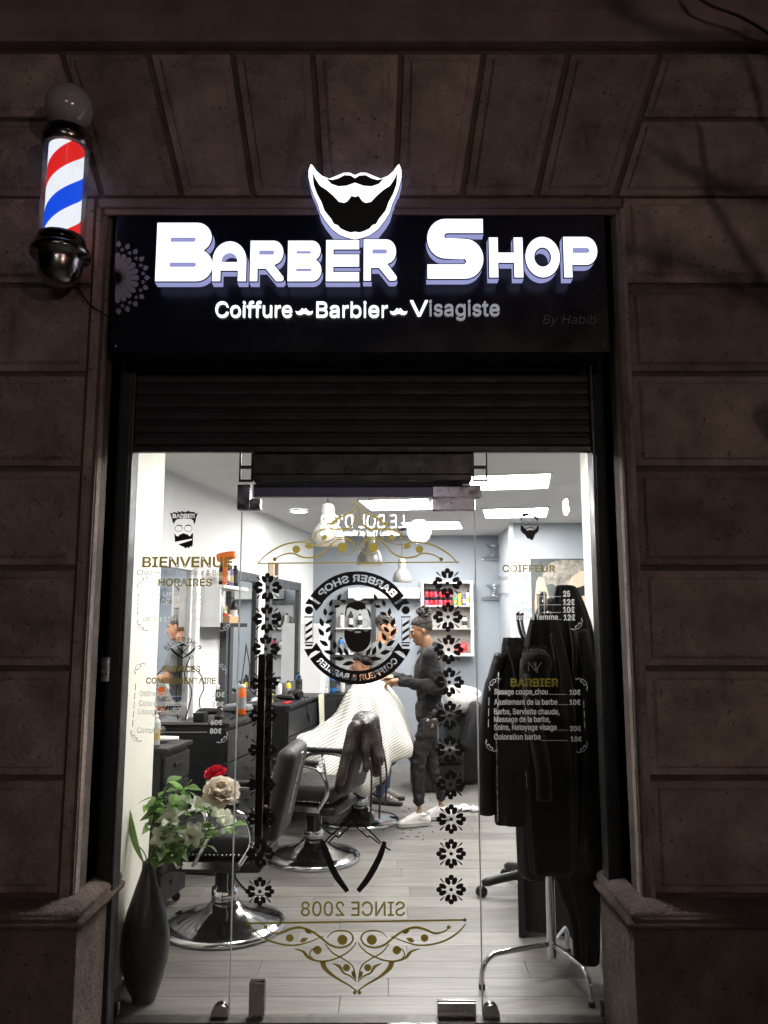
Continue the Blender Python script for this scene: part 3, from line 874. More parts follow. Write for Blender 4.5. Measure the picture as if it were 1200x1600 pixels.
# rosette at the board's end
shapes = []; cx, cy = 181, 434
for k in range(-5, 6):
    a = R(k * 17); u = (math.cos(a), math.sin(a)); nn = (-u[1], u[0])
    def q(r, t): return (cx + u[0] * r * .98 + nn[0] * t, cy + u[1] * r * 1.06 + nn[1] * t)
    shapes.append([q(8, 0), q(20, 3.2), q(33, 4.4), q(36, 3.5), q(37.5, 0), q(36, -3.5), q(33, -4.4), q(20, -3.2)])
    shapes.append([q(45, 0), q(48, 4), q(51, 3.6), q(55, 0), q(51, -3.6), q(48, -4)])
    if k < 5:
        b = a + R(8.5); c_ = (cx + math.cos(b) * 43, cy + math.sin(b) * 45)
        shapes.append([(c_[0] + (4.2 if i % 2 == 0 else 1.8) * math.cos(R(36 * i)), c_[1] + (4.2 if i % 2 == 0 else 1.8) * math.sin(R(36 * i))) for i in range(10)])
shapes = [[(max(p[0], 180), p[1]) for p in s] for s in shapes]
shapes = [s for s in shapes if max(p[0] for p in s) - min(p[0] for p in s) > 1]
obj('rosette', flats(shapes, YSG - .0015, 0.00002), ROSV, sign)
for (px, py) in ((190, 332), (938, 331), (180, 540), (944, 538)):
    q = on(px, py, YSG - .004); mb = MB(); mb.cyl((q.x, YSG, q.z), (q.x, YSG - .005, q.z), .006, .005, 10); obj('screw', mb, STEEL, sign)

# ================================================================ BARBER POLE
bx, by = -1.267, 2.955
bp_ = thing('barber_pole', 'lit barber pole with red, white and blue spiral on the stone pier', 'barber pole', (bx, by, 2.89))
Z0 = 2.89
def stripes():
    m = bpy.data.materials.new('spiral_stripes'); m.use_nodes = True; nt = m.node_tree; L = nt.links.new
    nt.nodes.remove(nt.nodes['Principled BSDF'])
    tc = nd(nt, 'ShaderNodeTexCoord'); sp = nd(nt, 'ShaderNodeSeparateXYZ'); L(tc.outputs['Object'], sp.inputs[0])
    at = nd(nt, 'ShaderNodeMath', operation='ARCTAN2'); L(sp.outputs[1], at.inputs[0]); L(sp.outputs[0], at.inputs[1])
    d = nd(nt, 'ShaderNodeMath', operation='DIVIDE'); d.inputs[1].default_value = -2 * math.pi; L(at.outputs[0], d.inputs[0])
    z = nd(nt, 'ShaderNodeMath', operation='MULTIPLY_ADD'); z.inputs[1].default_value = 1 / .37; z.inputs[2].default_value = -(3.06 - Z0) / .37 + 5; L(sp.outputs[2], z.inputs[0])
    ad = nd(nt, 'ShaderNodeMath', operation='ADD'); L(d.outputs[0], ad.inputs[0]); L(z.outputs[0], ad.inputs[1])
    fr = nd(nt, 'ShaderNodeMath', operation='FRACT'); L(ad.outputs[0], fr.inputs[0])
    rp = nd(nt, 'ShaderNodeValToRGB'); rp.color_ramp.interpolation = 'CONSTANT'
    e = rp.color_ramp.elements; e[0].position = 0; e[0].color = (0.80, .012, .012, 1); e[1].position = .25; e[1].color = (.95, .97, 1, 1)
    x = e.new(.5); x.color = (.0, .075, .80, 1); x = e.new(.75); x.color = (.95, .97, 1, 1)
    L(fr.outputs[0], rp.inputs[0])
    em = nd(nt, 'ShaderNodeEmission'); em.inputs[1].default_value = 1.35; L(rp.outputs[0], em.inputs[0])
    L(em.outputs[0], nt.nodes['Material Output'].inputs[0])
    return m
mb = MB(); mb.lathe([(.067, .165), (.067, .60)], 40); obj('striped_cylinder', mb, stripes(), bp_)
mb = MB(); mb.lathe([(.087, .175), (.087, .60)], 40, caps=False); mb.lathe([(.0845, .60), (.0845, .175)], 40, caps=False); obj('glass_tube', mb, TUBEGL, bp_)
mb = MB(); mb.lathe([(.0, 0), (.03, .003), (.06, .02), (.078, .05), (.086, .09), (.09, .115), (.112, .12), (.114, .135), (.108, .15), (.095, .155), (.097, .17), (.092, .185), (.088, .20), (.05, .20)], 40); obj('base_cap', mb, DCHROME, bp_)
mb = MB(); mb.lathe([(.05, .578), (.092, .578), (.094, .592), (.097, .60), (.097, .615), (.092, .62), (.094, .635), (.088, .645), (.07, .66), (.045, .672), (.04, .68)], 40); obj('top_cap', mb, DCHROME, bp_)
mb = MB(); mb.ball((0, 0, .755), .094, 28, 18); obj('globe', mb, pm('opal_globe', (.36, .33, .34), .12, coat=.5), bp_)
for (z0_, z1_) in ((.06, .14), (.60, .66)): mb = MB(); mb.box(-.03, .03, .06, .143, z0_, z1_, .004); obj('wall_bracket', mb, DCHROME, bp_)

# ================================================================ GLASS FRONT
YD = YG - .0016           # decals sit just outside the glass
DX0, DX1 = -.632, .402
zd = P(600, 778, YG)[1]
def decal(name, parent, loops=None, mat=None, shapes=None, step=.00012):
    mb = MB()
    if loops is not None: fill(mb, loops, YD)
    if shapes is not None: mb = flats(shapes, YD, step)
    return obj(name, mb, mat, parent)
def T(s, x0, x1, yb, yt, bold=0.0, mirror=False): return text_px(s, x0, x1, yb, yt, YD, bold, mirror)
# ---- threshold
th = MB(); th.box(-1.105, .905, YG - .045, YG + .03, -.03, .004, .003)
tr = single('threshold', th, pm('worn_threshold', (.10, .09, .08), .5, .2, var=.4, vscale=8, rvar=.1), 'worn steel threshold strip under the glass front', 'threshold')
mb = MB(); mb.box(on(605, 1590, YG - .05).x, on(742, 1590, YG - .05).x, YG - .085, YG - .047, -.029, .006, .003)
single('floor_spring_cover', mb, CHROME, 'shiny steel floor closer plate below the glass door', 'door closer')
# ---- left window
wl = thing('shop_window', 'fixed glass pane with BIENVENUE and HORAIRES lettering beside the door', 'window', ((-1.12 + DX0) / 2, YG, .005), world=True)
mb = MB(); mb.box(-1.124, DX0 - .003, YG, YG + .01, .006, 2.46); obj('pane', mb, PANE, wl)
def D6(pts): return [(200 + x / 6, 700 + y / 6) for x, y in pts]
def D6b(pts): return [(200 + x / 6, 940 + y / 6) for x, y in pts]
# bearded head with BARBER hair
hair = D6([(405, 640), (392, 605), (415, 615), (430, 598), (470, 610), (455, 590), (500, 605), (490, 588), (540, 602), (560, 588), (595, 600), (620, 597), (632, 615), (655, 612), (640, 650), (632, 690), (622, 720), (612, 680), (590, 665), (520, 660), (460, 668), (440, 690), (430, 712), (418, 690)])
hb = [(lambda q: (q.x, q.z))(on(*p, YD)) for p in hair]
decal('face_decal', wl, [hb] + T('BARBER', 200 + 418 / 6, 200 + 628 / 6, 700 + 655 / 6, 700 + 618 / 6, .03), VBLACK)
beard = D6([(432, 795), (450, 820), (470, 830), (482, 815), (520, 798), (565, 815), (580, 830), (600, 800), (610, 800), (608, 900), (600, 930), (585, 918), (575, 940), (555, 930), (540, 942), (520, 925), (500, 920), (480, 905), (462, 905), (500, 895), (600, 862), (600, 850), (440, 880), (440, 850)])
mouth = D6([(482, 815), (520, 808), (560, 815), (565, 828), (520, 822), (482, 828)])
decal('face_decal', wl, shapes=[beard] + [D6(ribb) for ribb in ([(455, 725), (480, 718), (510, 728), (508, 735), (480, 726), (458, 733)], [(535, 728), (560, 718), (590, 722), (588, 730), (560, 726), (538, 735)])], mat=VBLACK)
def ring_px(cx, cy, r, w, n=28, ry=None):
    ry = ry or r
    return [circle_px(cx, cy, r, ry, n), circle_px(cx, cy, r - w, ry - w, n)]
for c in (475, 565):
    q = D6([(c, 755)])[0]; decal('face_decal', wl, px_loops(ring_px(q[0], q[1], 6.2, .6, ry=5), YD), VBLACK)
decal('lettering', wl, T('BIENVENUE', 222, 363, 886, 870.5, .022), VGOLD)
decal('lettering', wl, T('Chez HABIB Coiffeur & Barbier', 214, 367, 899, 890.5, 0.0), VGREY)
decal('lettering', wl, T('HORAIRES', 247, 331, 915.5, 904.5, .02), VGOLD)
for (s, x0, x1, yb, c, b, m_) in (('Du Lundi au Samedi', 238, 335, 931, 8, 0, VWHITE), ('DE 10H A 20H', 252, 322, 944.5, 8, .02, VWHITE), ('Vendredi', 270, 309, 958, 8, 0, VWHITE), ('DE 9H 12H DE 15H 20H', 224, 335, 971, 7, .01, VWHITE),
       ('Défrisage', 218, 259, 1088, 8.5, .012, VWHITE), ('20€', 332, 351, 1089, 7.5, .02, VWHITE), ('Coloration mèches', 217, 295, 1103, 8.5, .012, VWHITE), ('20€', 331, 350, 1104, 7.5, .02, VWHITE),
       ('Lissage Brésilien', 216, 286, 1116, 8.5, .012, VWHITE), ('60€', 329, 347, 1132.5, 7.5, .02, VWHITE), ('Complet', 214, 250, 1145, 8.5, .012, VWHITE), ('80€', 328, 346, 1146, 7.5, .02, VWHITE)):
    decal('lettering', wl, T(s, x0, x1, yb, yb - c, b), m_)
for (x0, x1, yy) in ((262, 330, 1088), (297, 329, 1103), (236, 327, 1131), (252, 326, 1144)):
    n_ = int((x1 - x0) / 3.0); decal('dotted_line', wl, shapes=[[(x0 + i * 3, yy - .5), (x0 + i * 3 + 1.6, yy - .5), (x0 + i * 3 + 1.6, yy + .5), (x0 + i * 3, yy + .5)] for i in range(n_)], mat=VWHITE, step=0)
# crossed razors and scissors with an arched text
def arc_text(s, cx, cy, r, a0, a1, h, Y, bold=.0, mirror=False, inward=False):
    """text bent round a circle (photograph units); a0..a1 degrees of the text's start and end"""
    L = text_loops(s, bold); xs = [p[0] for l in L for p in l]; mn, mx = min(xs), max(xs); out = []
    for l in L:
        q = []
        for (x, yy) in l:
            a = R(a0 + (a1 - a0) * (x - mn) / (mx - mn)); v = yy / caph() * h
            rr = r - v if inward else r + v
            X, Z = math.cos(a) * rr, math.sin(a) * rr
            q.append((cx - X if mirror else cx + X, cy - Z))
        out.append(q)
    return out
decal('lettering', wl, px_loops(arc_text('BARBER SHOP', 285.5, 1030, 26, 150, 30, 8.5, YD, .01), YD), VBLACK)
decal('moustache_decal', wl, px_loops([moustache_px(285.5, 1007.5, 15, 5)], YD), VBLACK)
sh_ = []
for s in (1, -1):
    def m(p): return (285.5 + s * (p[0] - 285.5), p[1])
    sh_.append([m(p) for p in ribbon_px(D6b([(400, 438), (450, 490), (512, 530)]), [3.2, 3.4, 1.4], 4)])
    sh_.append([m(p) for p in ribbon_px(D6b([(445, 405), (510, 470), (560, 505)]), [.8, 1.8, 1.2], 4)])
decal('razor_decal', wl, shapes=sh_, mat=VBLACK)
for c in ((425, 520), (590, 520)):
    q = D6b([c])[0]; decal('razor_decal', wl, px_loops(ring_px(q[0], q[1], 3.6, .9, 16, 2.6), YD), VBLACK)
decal('lettering', wl, T('SERVICES', 252, 313, 1050, 1041, .02), VGOLD)
decal('lettering', wl, T('COMPLEMENTAIRE', 228, 337, 1068, 1059, .02), VGOLD)
def flourish(cx, cy, s, fx=1, fy=1):
    def q(l): return [(cx + fx * s * x, cy + fy * s * yy) for x, yy in l]
    return [ribbon_px(q([(0, 0), (4, -3), (8, -2), (8, 2), (5, 3), (4, 1)]), [.6 * s, 1.5 * s, .6 * s], 5), ribbon_px(q([(0, 0), (-3, 4), (-2, 8), (2, 8), (3, 5), (1, 4)]), [.6 * s, 1.5 * s, .6 * s], 5),
            ribbon_px(q([(8, -4), (12, -5), (16, -3), (19, -5)]), [.4 * s, 1.6 * s, .4 * s], 5), ribbon_px(q([(-4, 8), (-5, 12), (-3, 16), (-5, 19)]), [.4 * s, 1.6 * s, .4 * s], 5)]
for (cx, cy, fx, fy) in ((218, 905, 1, 1), (356, 905, -1, 1), (218, 982, 1, -1), (356, 982, -1, -1), (214, 1040, 1, 1), (350, 1040, -1, 1), (208, 1155, 1, -1), (352, 1157, -1, -1)):
    decal('corner_flourish', wl, shapes=flourish(cx, cy, .75, fx, fy), mat=VGREY if cx < 300 else VWHITE)
for (x0, y0, x1, y1) in ((216, 928, 215, 960), (212, 1068, 207, 1135)):
    decal('side_rule', wl, shapes=[[(x0 + (x1 - x0) * t - .5, y0 + (y1 - y0) * t), (x0 + (x1 - x0) * t + .5, y0 + (y1 - y0) * t), (x0 + (x1 - x0) * (t + .16) + .5, y0 + (y1 - y0) * (t + .16)), (x0 + (x1 - x0) * (t + .16) - .5, y0 + (y1 - y0) * (t + .16))] for t in (0, .21, .42, .63, .84)], mat=VGREY, step=0)
# ---- right window
wr = thing('shop_window', 'fixed glass pane with COIFFEUR and BARBIER price list before the coats', 'window', ((.95 + DX1) / 2, YG, .005), world=True)
mb = MB(); mb.box(DX1 + .003, .953, YG, YG + .01, .006, 2.46); obj('pane', mb, PANE, wr)
def D7(pts): return [(740 + x / 5.4545, 700 + y / 5.4545) for x, y in pts]
def D7b(pts): return [(740 + x / 5.4545, 940 + y / 5.4545) for x, y in pts]
b7 = [(400, 700), (402, 650), (420, 668), (440, 690), (450, 680), (485, 672), (515, 682), (525, 695), (540, 670), (552, 650), (558, 695), (545, 720), (525, 735), (515, 765), (498, 790), (480, 775), (455, 770), (440, 740), (415, 725)]
c7 = Vector((480, 710)); white7 = [(lambda v: (v.x, v.y))(c7 + (Vector(p) - c7) * 1.09) for p in b7]
decal('face_decal', wr, px_loops([D7(b7), D7([(447, 690), (485, 680), (518, 690), (510, 703), (483, 698), (455, 705)])], YD - .0003), VBLACK)
h7 = [(405, 625), (400, 595), (415, 575), (405, 560), (440, 552), (490, 560), (535, 580), (552, 590), (545, 630), (538, 612), (500, 578), (470, 575), (415, 592)]
decal('face_decal', wr, shapes=[D7(h7)], mat=VBLACK)
for c in (445, 512):
    q = D7([(c, 640)])[0]; decal('face_decal', wr, px_loops(ring_px(q[0], q[1], 5.2, .6, 20, 3.2), YD), VBLACK)
decal('lettering', wr, T('COIFFEUR', 785, 868, 893.5, 883, .02), VGOLD)
for (s, x0, x1, yb, c, b, m_) in (('Coupe homme', 772, 824, 906, 7.5, 0, VGREY), ('Barbe', 798, 822, 920, 7.5, 0, VGREY), ('Shampooing', 770, 814, 932, 7.5, 0, VGREY), ('Enfant', 800, 826, 944, 7.5, 0, VGREY), ('Contour', 806, 842, 956, 7.5, 0, VGREY), ('crâne femme', 808, 872, 968, 8, .012, VWHITE),
       ('25', 880, 891, 932, 8.5, .03, VWHITE), ('12€', 880, 898, 945, 8.5, .03, VWHITE), ('10€', 880, 898, 957, 8.5, .03, VWHITE), ('12€', 881, 899, 969, 8.5, .03, VWHITE),
       ('Rasage coupe_chou', 773, 856, 1085, 8.5, .014, VWHITE), ('10€', 890, 907, 1085.5, 7.5, .02, VWHITE), ('Ajustement de la barbe', 772, 871, 1101, 8.5, .014, VWHITE), ('10€', 890, 907, 1101, 7.5, .02, VWHITE),
       ('Barbe, Serviette chaude,', 772, 874, 1116, 8.5, .014, VWHITE), ('Massage de la barbe,', 772, 860, 1128, 8.5, .014, VWHITE), ('Soins, Netoyage visage', 772, 870, 1140.5, 8.5, .014, VWHITE), ('20€', 891, 908, 1142, 7.5, .02, VWHITE),
       ('Coloration barbe', 772, 845, 1155.5, 8.5, .014, VWHITE), ('10€', 892, 909, 1158.5, 7.5, .02, VWHITE)):
    decal('lettering', wr, T(s, x0, x1, yb, yb - c, b), m_)
for (x0, x1, yy) in ((836, 878, 932), (838, 878, 945), (846, 878, 957), (873, 880, 968), (858, 888, 1085), (873, 889, 1101), (872, 889, 1141), (846, 890, 1157)):
    n_ = max(2, int((x1 - x0) / 2.6)); decal('dotted_line', wr, shapes=[[(x0 + i * 2.6, yy - .5), (x0 + i * 2.6 + 1.4, yy - .5), (x0 + i * 2.6 + 1.4, yy + .5), (x0 + i * 2.6, yy + .5)] for i in range(n_)], mat=VWHITE, step=0)
decal('lettering', wr, T('BARBER', 808, 856, 1019, 1009, .02), VBLACK)
decal('lettering', wr, T('BARBIER', 798, 873, 1072.5, 1060.5, .022), VGOLD)
decal('star_decal', wr, shapes=[[(815 + (3.2 if i % 2 == 0 else 1.3) * math.sin(R(36 * i)), 1026 - (3.2 if i % 2 == 0 else 1.3) * math.cos(R(36 * i))) for i in range(10)]], mat=VBLACK)
for (cx, cy, fx, fy) in ((768, 1064, 1, 1), (914, 1064, -1, 1), (763, 1170, 1, -1), (914, 1172, -1, -1), (906, 980, -1, -1)):
    decal('corner_flourish', wr, shapes=flourish(cx, cy, .8, fx, fy), mat=VWHITE)
for (x0, y0, x1, y1) in ((764, 1090, 763, 1140), (912, 1095, 914, 1142)):
    decal('side_rule', wr, shapes=[[(x0 + (x1 - x0) * t - .5, y0 + (y1 - y0) * t), (x0 + (x1 - x0) * t + .5, y0 + (y1 - y0) * t), (x0 + (x1 - x0) * (t + .24) + .5, y0 + (y1 - y0) * (t + .24)), (x0 + (x1 - x0) * (t + .24) - .5, y0 + (y1 - y0) * (t + .24))] for t in (0, .34, .68)], mat=VWHITE, step=0)
# ---- transom over the door
tm = thing('transom_window', 'narrow glass transom with steel rail over the glass door', 'window', ((DX0 + DX1) / 2, YG, zd), world=True)
mb = MB(); mb.box(DX0, DX1, YG, YG + .01, zd + .062, 2.46); obj('pane', mb, PANE, tm)
mb = MB(); mb.box(DX0 + .05, DX1 - .05, YG - .012, YG + .022, zd + .004, zd + .061, .003); obj('rail', mb, pm('violet_steel', (.11, .11, .18), .4, .3, var=.1, vscale=4), tm)
# ---- door
dr = thing('glass_door', 'frameless glass entrance door with round black barber emblem and flower borders', 'door', ((DX0 + DX1) / 2, YG, .008), world=True)
mb = MB(); mb.box(DX0 + .003, DX1 - .003, YG, YG + .01, .01, zd); obj('pane', mb, PANE, dr)
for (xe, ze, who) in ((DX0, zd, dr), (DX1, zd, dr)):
    mb = MB(); mb.box(xe - .0022, xe + .0022, YG + .0005, YG + .0095, .012, ze - .002); obj('edge_highlight', mb, vinyl('edge_highlight_pale', (.7, .72, .7), .6), who)  # pale strip painted in as the bright highlight along the glass edge
PATCH = pm('patch_steel', (.25, .23, .27), .22, 1.0, var=.3, vscale=9, rvar=.12)
def pbox(name, x0, x1, y0, y1, mat, th=.016, parent=dr):
    a = on(x0, y1, YG - th); b = on(x1, y0, YG - th); mb = MB(); mb.box(a.x, b.x, YG - th, YG - .0005, a.z, b.z, .0025); mb.box(a.x, b.x, YG + .0105, YG + .026, a.z, b.z, .0025); return obj(name, mb, mat, parent)
pbox('patch_fitting', 391, 407, 779, 796, PATCH); pbox('patch_fitting', 676, 741, 779, 797, PATCH)
pbox('patch_fitting', 388, 414, 1536, 1588, DCHROME); pbox('patch_fitting', 684, 744, 1568, 1591, DCHROME)
pbox('patch_fitting', 370, 391, 757, 796, PATCH, parent=tm); pbox('patch_fitting', 676, 752, 758, 777, PATCH, .018, tm)
for (px, w_, who) in ((343, .036, wl), (768, .034, wr)):
    q = on(px, 1588, YG - .014); mb = MB()
    prof = [(q.x - w_, .004)] + [(q.x + w_ * math.cos(R(180 - 180 * i / 12)), .02 + .036 * math.sin(R(180 - 180 * i / 12))) for i in range(13)] + [(q.x + w_, .004)]
    fill(mb, [prof], YG - .018, .0175); fill(mb, [prof], YG + .0105, .016); obj('glass_clamp', mb, DCHROME, who)
for (px, who) in ((178, wl), (946, wr)):
    q = on(px, 1575, YG - .02); mb = MB(); mb.box(q.x - .02, q.x + .02, YG - .018, YG - .0005, .012, .07, .006); obj('glass_clamp', mb, DCHROME, who)
# pull handle
a = on(407, 1022, YG - .06); b = on(407, 1308, YG - .06)
mb = MB(); xh = (a.x + b.x) / 2
mb.box(xh - .016, xh + .016, YG - .075, YG - .05, b.z, a.z, .006)
for z in (a.z - .10, b.z + .10): mb.cyl((xh, YG - .0501, z), (xh, YG - .0006, z), .009, n=12)
obj('pull_handle', mb, pm('dark_bronze', (.10, .07, .06), .18, 1.0, rvar=.08, vscale=6), dr)
mb = MB(); mb.box(xh - .002, xh + .03, YG + .05, YG + .072, b.z, a.z, .006)
for z in (a.z - .10, b.z + .10): mb.cyl((xh + .014, YG + .0501, z), (xh + .014, YG + .0106, z), .009, n=12)
obj('pull_handle', mb, MT['dark_bronze'], dr)
# flower borders
def flower(cx, cy, r):
    s = []
    for k in range(4):
        a = k * math.pi / 2; ca, sa = math.cos(a), math.sin(a)
        def q(rad, an): return (cx + rad * r * math.cos(a + an), cy + rad * r * math.sin(a + an))
        c = q(.83, 0); s.append(circle_px(c[0], c[1], .185 * r, n=14))
        for t in (-.38, .38):
            c = q(.62, t); s.append(circle_px(c[0], c[1], .27 * r, .165 * r, 14, a + t * 1.2))
        d = a + math.pi / 4
        def e(rad, w_): return (cx + rad * r * math.cos(d) - w_ * r * math.sin(d), cy + rad * r * math.sin(d) + w_ * r * math.cos(d))
        s.append([e(.62, .015), e(.95, .055), e(1.03, .05), e(1.06, 0), e(1.03, -.05), e(.95, -.055), e(.62, -.015)])
        def g(rad, an, w_): return (cx + rad * r * math.cos(a + an) - w_ * r * math.sin(a + an), cy + rad * r * math.sin(a + an) + w_ * r * math.cos(a + an))
    s.append(circle_px(cx, cy, .125 * r, n=14))
    return s
for i, (x, yy) in enumerate(((418, 918), (417, 967), (415, 1014), (413, 1068), (411, 1118), (410, 1172), (408, 1226), (408, 1280), (407, 1334), (406, 1393))):
    decal('flower_decal', dr, shapes=flower(x, yy, 22.5), mat=VBLACK, step=.00004)
for i, (x, yy) in enumerate(((699, 911), (700, 964), (701, 1015), (702, 1066), (703, 1118), (703, 1172), (704, 1226), (705, 1280), (705, 1334), (705, 1390))):
    decal('flower_decal', dr, shapes=flower(x, yy, 23), mat=VBLACK, step=.00004)
# gold scrollwork
def both(strokes, x0):
    out = []
    for s in strokes:
        out.append(s); out.append([(2 * x0 - x, yy) for x, yy in s])
    return out
def E(l): return [(380 + x / 3.158, 700 + yy / 3.158) for x, yy in l]
def rb(l, w_, f): return ribbon_px(f(l), [k for k in w_], 8)
def dot(c, r, f, s): q = f([c])[0]; return circle_px(q[0], q[1], r / s, n=14)
ts = [rb([(72, 569), (120, 522), (200, 478), (285, 464), (350, 478), (400, 470), (440, 452)], [1.5, 2.6, 2.4, 2.0, 1.4, 1.0], E),
      rb([(152, 550), (195, 527), (245, 520), (290, 538), (345, 540), (395, 518), (430, 480), (470, 452), (520, 455), (550, 490), (530, 522), (490, 525), (462, 505)], [1.4, 2.4, 2.6, 2.6, 2.0, 1.8, 1.6, 1.0], E),
      rb([(300, 456), (350, 450), (358, 420), (395, 402), (440, 404), (450, 440), (420, 462), (385, 455)], [.6, 2.2, 2.4, 1.6, 1.4, 1.0], E),
      rb([(405, 372), (440, 372), (470, 345), (530, 318), (566, 282)], [.6, 4.5, 3.2, 2.0, 1.4], E),
      rb([(410, 372), (430, 395), (470, 400), (520, 395), (548, 365), (556, 318)], [1.0, 1.8, 2.4, 3.0, 2.2, .6], E),
      rb([(440, 455), (480, 440), (530, 452), (562, 480)], [.8, 1.6, 1.6, .8], E),
      dot((262, 500), 19, E, 3.158), dot((155, 549), 10, E, 3.158), dot((490, 490), 24, E, 3.158), dot((400, 440), 14, E, 3.158),
      leaf_px(*E([(325, 487)])[0], 14, 7, .3), leaf_px(*E([(548, 274)])[0], 7, 3, 0)]
decal('scroll_ornament', dr, shapes=both(ts, 559.2) + [E([(70, 566), (1066, 560), (1066, 566), (70, 572)])], mat=VGOLD)
def F(l): return [(360 + x / 3, 1380 + yy / 3) for x, yy in l]
bs = [rb([(85, 190), (120, 230), (180, 268), (250, 288), (310, 290), (370, 275), (435, 248)], [1.4, 2.8, 3.0, 2.8, 2.2, 1.6], F),
      rb([(163, 206), (185, 226), (230, 235), (280, 215), (330, 208), (385, 228), (425, 256), (465, 288), (512, 302), (555, 290), (575, 260), (560, 232), (520, 222), (480, 230), (452, 256)], [1.6, 3.2, 4.2, 3.4, 3.6, 3.0, 2.6, 2.4, 1.0], F),
      rb([(298, 308), (340, 320), (368, 350), (420, 366), (480, 358), (540, 330), (575, 300), (590, 274)], [.6, 5.0, 3.0, 2.6, 2.2, 1.2], F),
      rb([(410, 298), (382, 312), (372, 336), (390, 358)], [1.4, 2.2, 2.2, 1.4], F),
      rb([(445, 285), (478, 325), (530, 355), (570, 385), (584, 425), (588, 466)], [1.6, 2.4, 2.2, 2.2, 2.0, .6], F),
      rb([(432, 368), (444, 400), (490, 440), (550, 475), (592, 506)], [9, 7, 4, 2.6, 2.0], F),
      rb([(480, 376), (512, 392), (530, 420), (560, 434), (590, 462)], [1, 5, 3, 2.6, .8], F),
      dot((525, 265), 24, F, 3), dot((278, 257), 18, F, 3), dot((165, 206), 9, F, 3), dot((408, 314), 20, F, 3), dot((544, 396), 17, F, 3), dot((583, 513), 9, F, 3),
      leaf_px(*F([(345, 265)])[0], 14, 7, -.4), leaf_px(*F([(365, 228)])[0], 12, 6, .5), leaf_px(*F([(578, 430)])[0], 14, 6, 1.2)]
decal('scroll_ornament', dr, shapes=both(bs, 558) + [F([(72, 184), (1104, 168), (1104, 177), (72, 193)]), F([(70, 180), (82, 180), (82, 197), (70, 197)]), F([(1092, 165), (1106, 165), (1106, 180), (1092, 180)])], mat=VGOLD)
decal('lettering', dr, T('SINCE 2008', 470, 633, 1431, 1409, .006, True), VGOLD)
# round emblem
def H(l): return [(460 + x / 6, 880 + yy / 6) for x, yy in l]
CX, CY = 558.3, 981
def ban(a0, a1, r0, r1, n=30): return [(CX + r1 * math.cos(R(a0 + (a1 - a0) * i / n)), CY - r1 * math.sin(R(a0 + (a1 - a0) * i / n))) for i in range(n + 1)] + [(CX + r0 * math.cos(R(a1 + (a0 - a1) * i / n)), CY - r0 * math.sin(R(a1 + (a0 - a1) * i / n))) for i in range(n + 1)]
decal('emblem_banner', dr, px_loops([ban(34, 146, 67, 88.5)] + arc_text('BARBER SHOP', CX, CY, 72.5, 139, 41, 10.5, YD, .02, True), YD), VBLACK)
decal('emblem_banner', dr, px_loops([ban(213, 327, 67, 88.5)] + arc_text('COIFFEUR & BARBIER', CX, CY, 82, 219, 321, 9, YD, .02, True, True), YD), VBLACK)
tails = [H([(135, 330), (100, 380), (165, 390), (205, 450), (275, 365), (225, 385)]), H([(90, 805), (130, 880), (155, 845), (200, 820), (265, 832), (205, 745), (165, 800)])]
tails += [[(2 * CX - x, yy) for x, yy in t] for t in tails]
decal('emblem_ribbon', dr, shapes=tails, mat=VBLACK)
for s in (1, -1):
    cx = CX - s * 75.6; pl = [circle_px(cx, 953.5, 6.4, n=18), [(cx - 7.5, 963), (cx + 7.5, 963), (cx + 7.5, 965), (cx - 7.5, 965)], [(cx - 7, 1003), (cx + 7, 1003), (cx + 7, 1005.2), (cx - 7, 1005.2)], [(cx - 6.5, 1007), (cx + 6.5, 1007), (cx + 5, 1010), (cx - 5, 1010)],
        [(cx - 6.6, 967), (cx - 5.8, 967), (cx - 5.8, 1001), (cx - 6.6, 1001)], [(cx + 5.8, 967), (cx + 6.6, 967), (cx + 6.6, 1001), (cx + 5.8, 1001)]]
    for k in range(3):
        yy = 968.5 + k * 11; pl.append([(cx - 5.2, yy + 7), (cx + 5.2, yy), (cx + 5.2, yy + 5), (cx - 5.2, yy + 12)])
    decal('emblem_pole', dr, shapes=pl, mat=VBLACK)
lv = []
for (x, yy, ln, w_, an) in ((420, 318, 12, 5.5, -65), (460, 358, 11, 5, 15), (342, 372, 12, 5.5, -75), (402, 404, 11, 5, -10), (288, 455, 13, 6, -95), (350, 470, 12, 5.5, -20), (254, 552, 15, 7, -110), (325, 545, 13, 6, -30), (250, 645, 15, 7, -125), (320, 620, 13, 6, -45),
                            (275, 748, 16, 7, -145), (340, 690, 14, 6.5, -65), (325, 835, 18, 7, -165), (377, 765, 15, 6.5, -90), (415, 895, 19, 7, 180), (430, 820, 15, 6.5, -110), (500, 940, 18, 7, 165), (485, 830, 14, 6, -120)):
    c = H([(x, yy)])[0]; lf = leaf_px(c[0], c[1], ln, w_, R(an)); lv.append(lf); lv.append([(2 * CX - a_, b_) for a_, b_ in lf])
decal('emblem_laurel', dr, shapes=lv, mat=VBLACK, step=.00003)
decal('emblem_face', dr, shapes=[H([(485, 400), (520, 372), (570, 358), (625, 362), (660, 382), (672, 412), (660, 440), (645, 425), (635, 445), (615, 430), (600, 445), (560, 432), (520, 412), (495, 425), (487, 470), (480, 520), (474, 470)]), H([(668, 415), (700, 440), (716, 480), (712, 530), (700, 495), (688, 450)])], mat=VBLACK)
decal('emblem_face', dr, px_loops([H([(466, 640), (480, 615), (500, 632), (540, 640), (565, 622), (597, 614), (640, 624), (668, 645), (695, 632), (708, 610), (718, 650), (716, 705), (704, 760), (676, 800), (640, 826), (590, 838), (540, 824), (502, 790), (480, 740), (468, 690)]), circle_px(559, 987.5, 5.5, 1.6, 14)], YD - .0004), VBLACK)
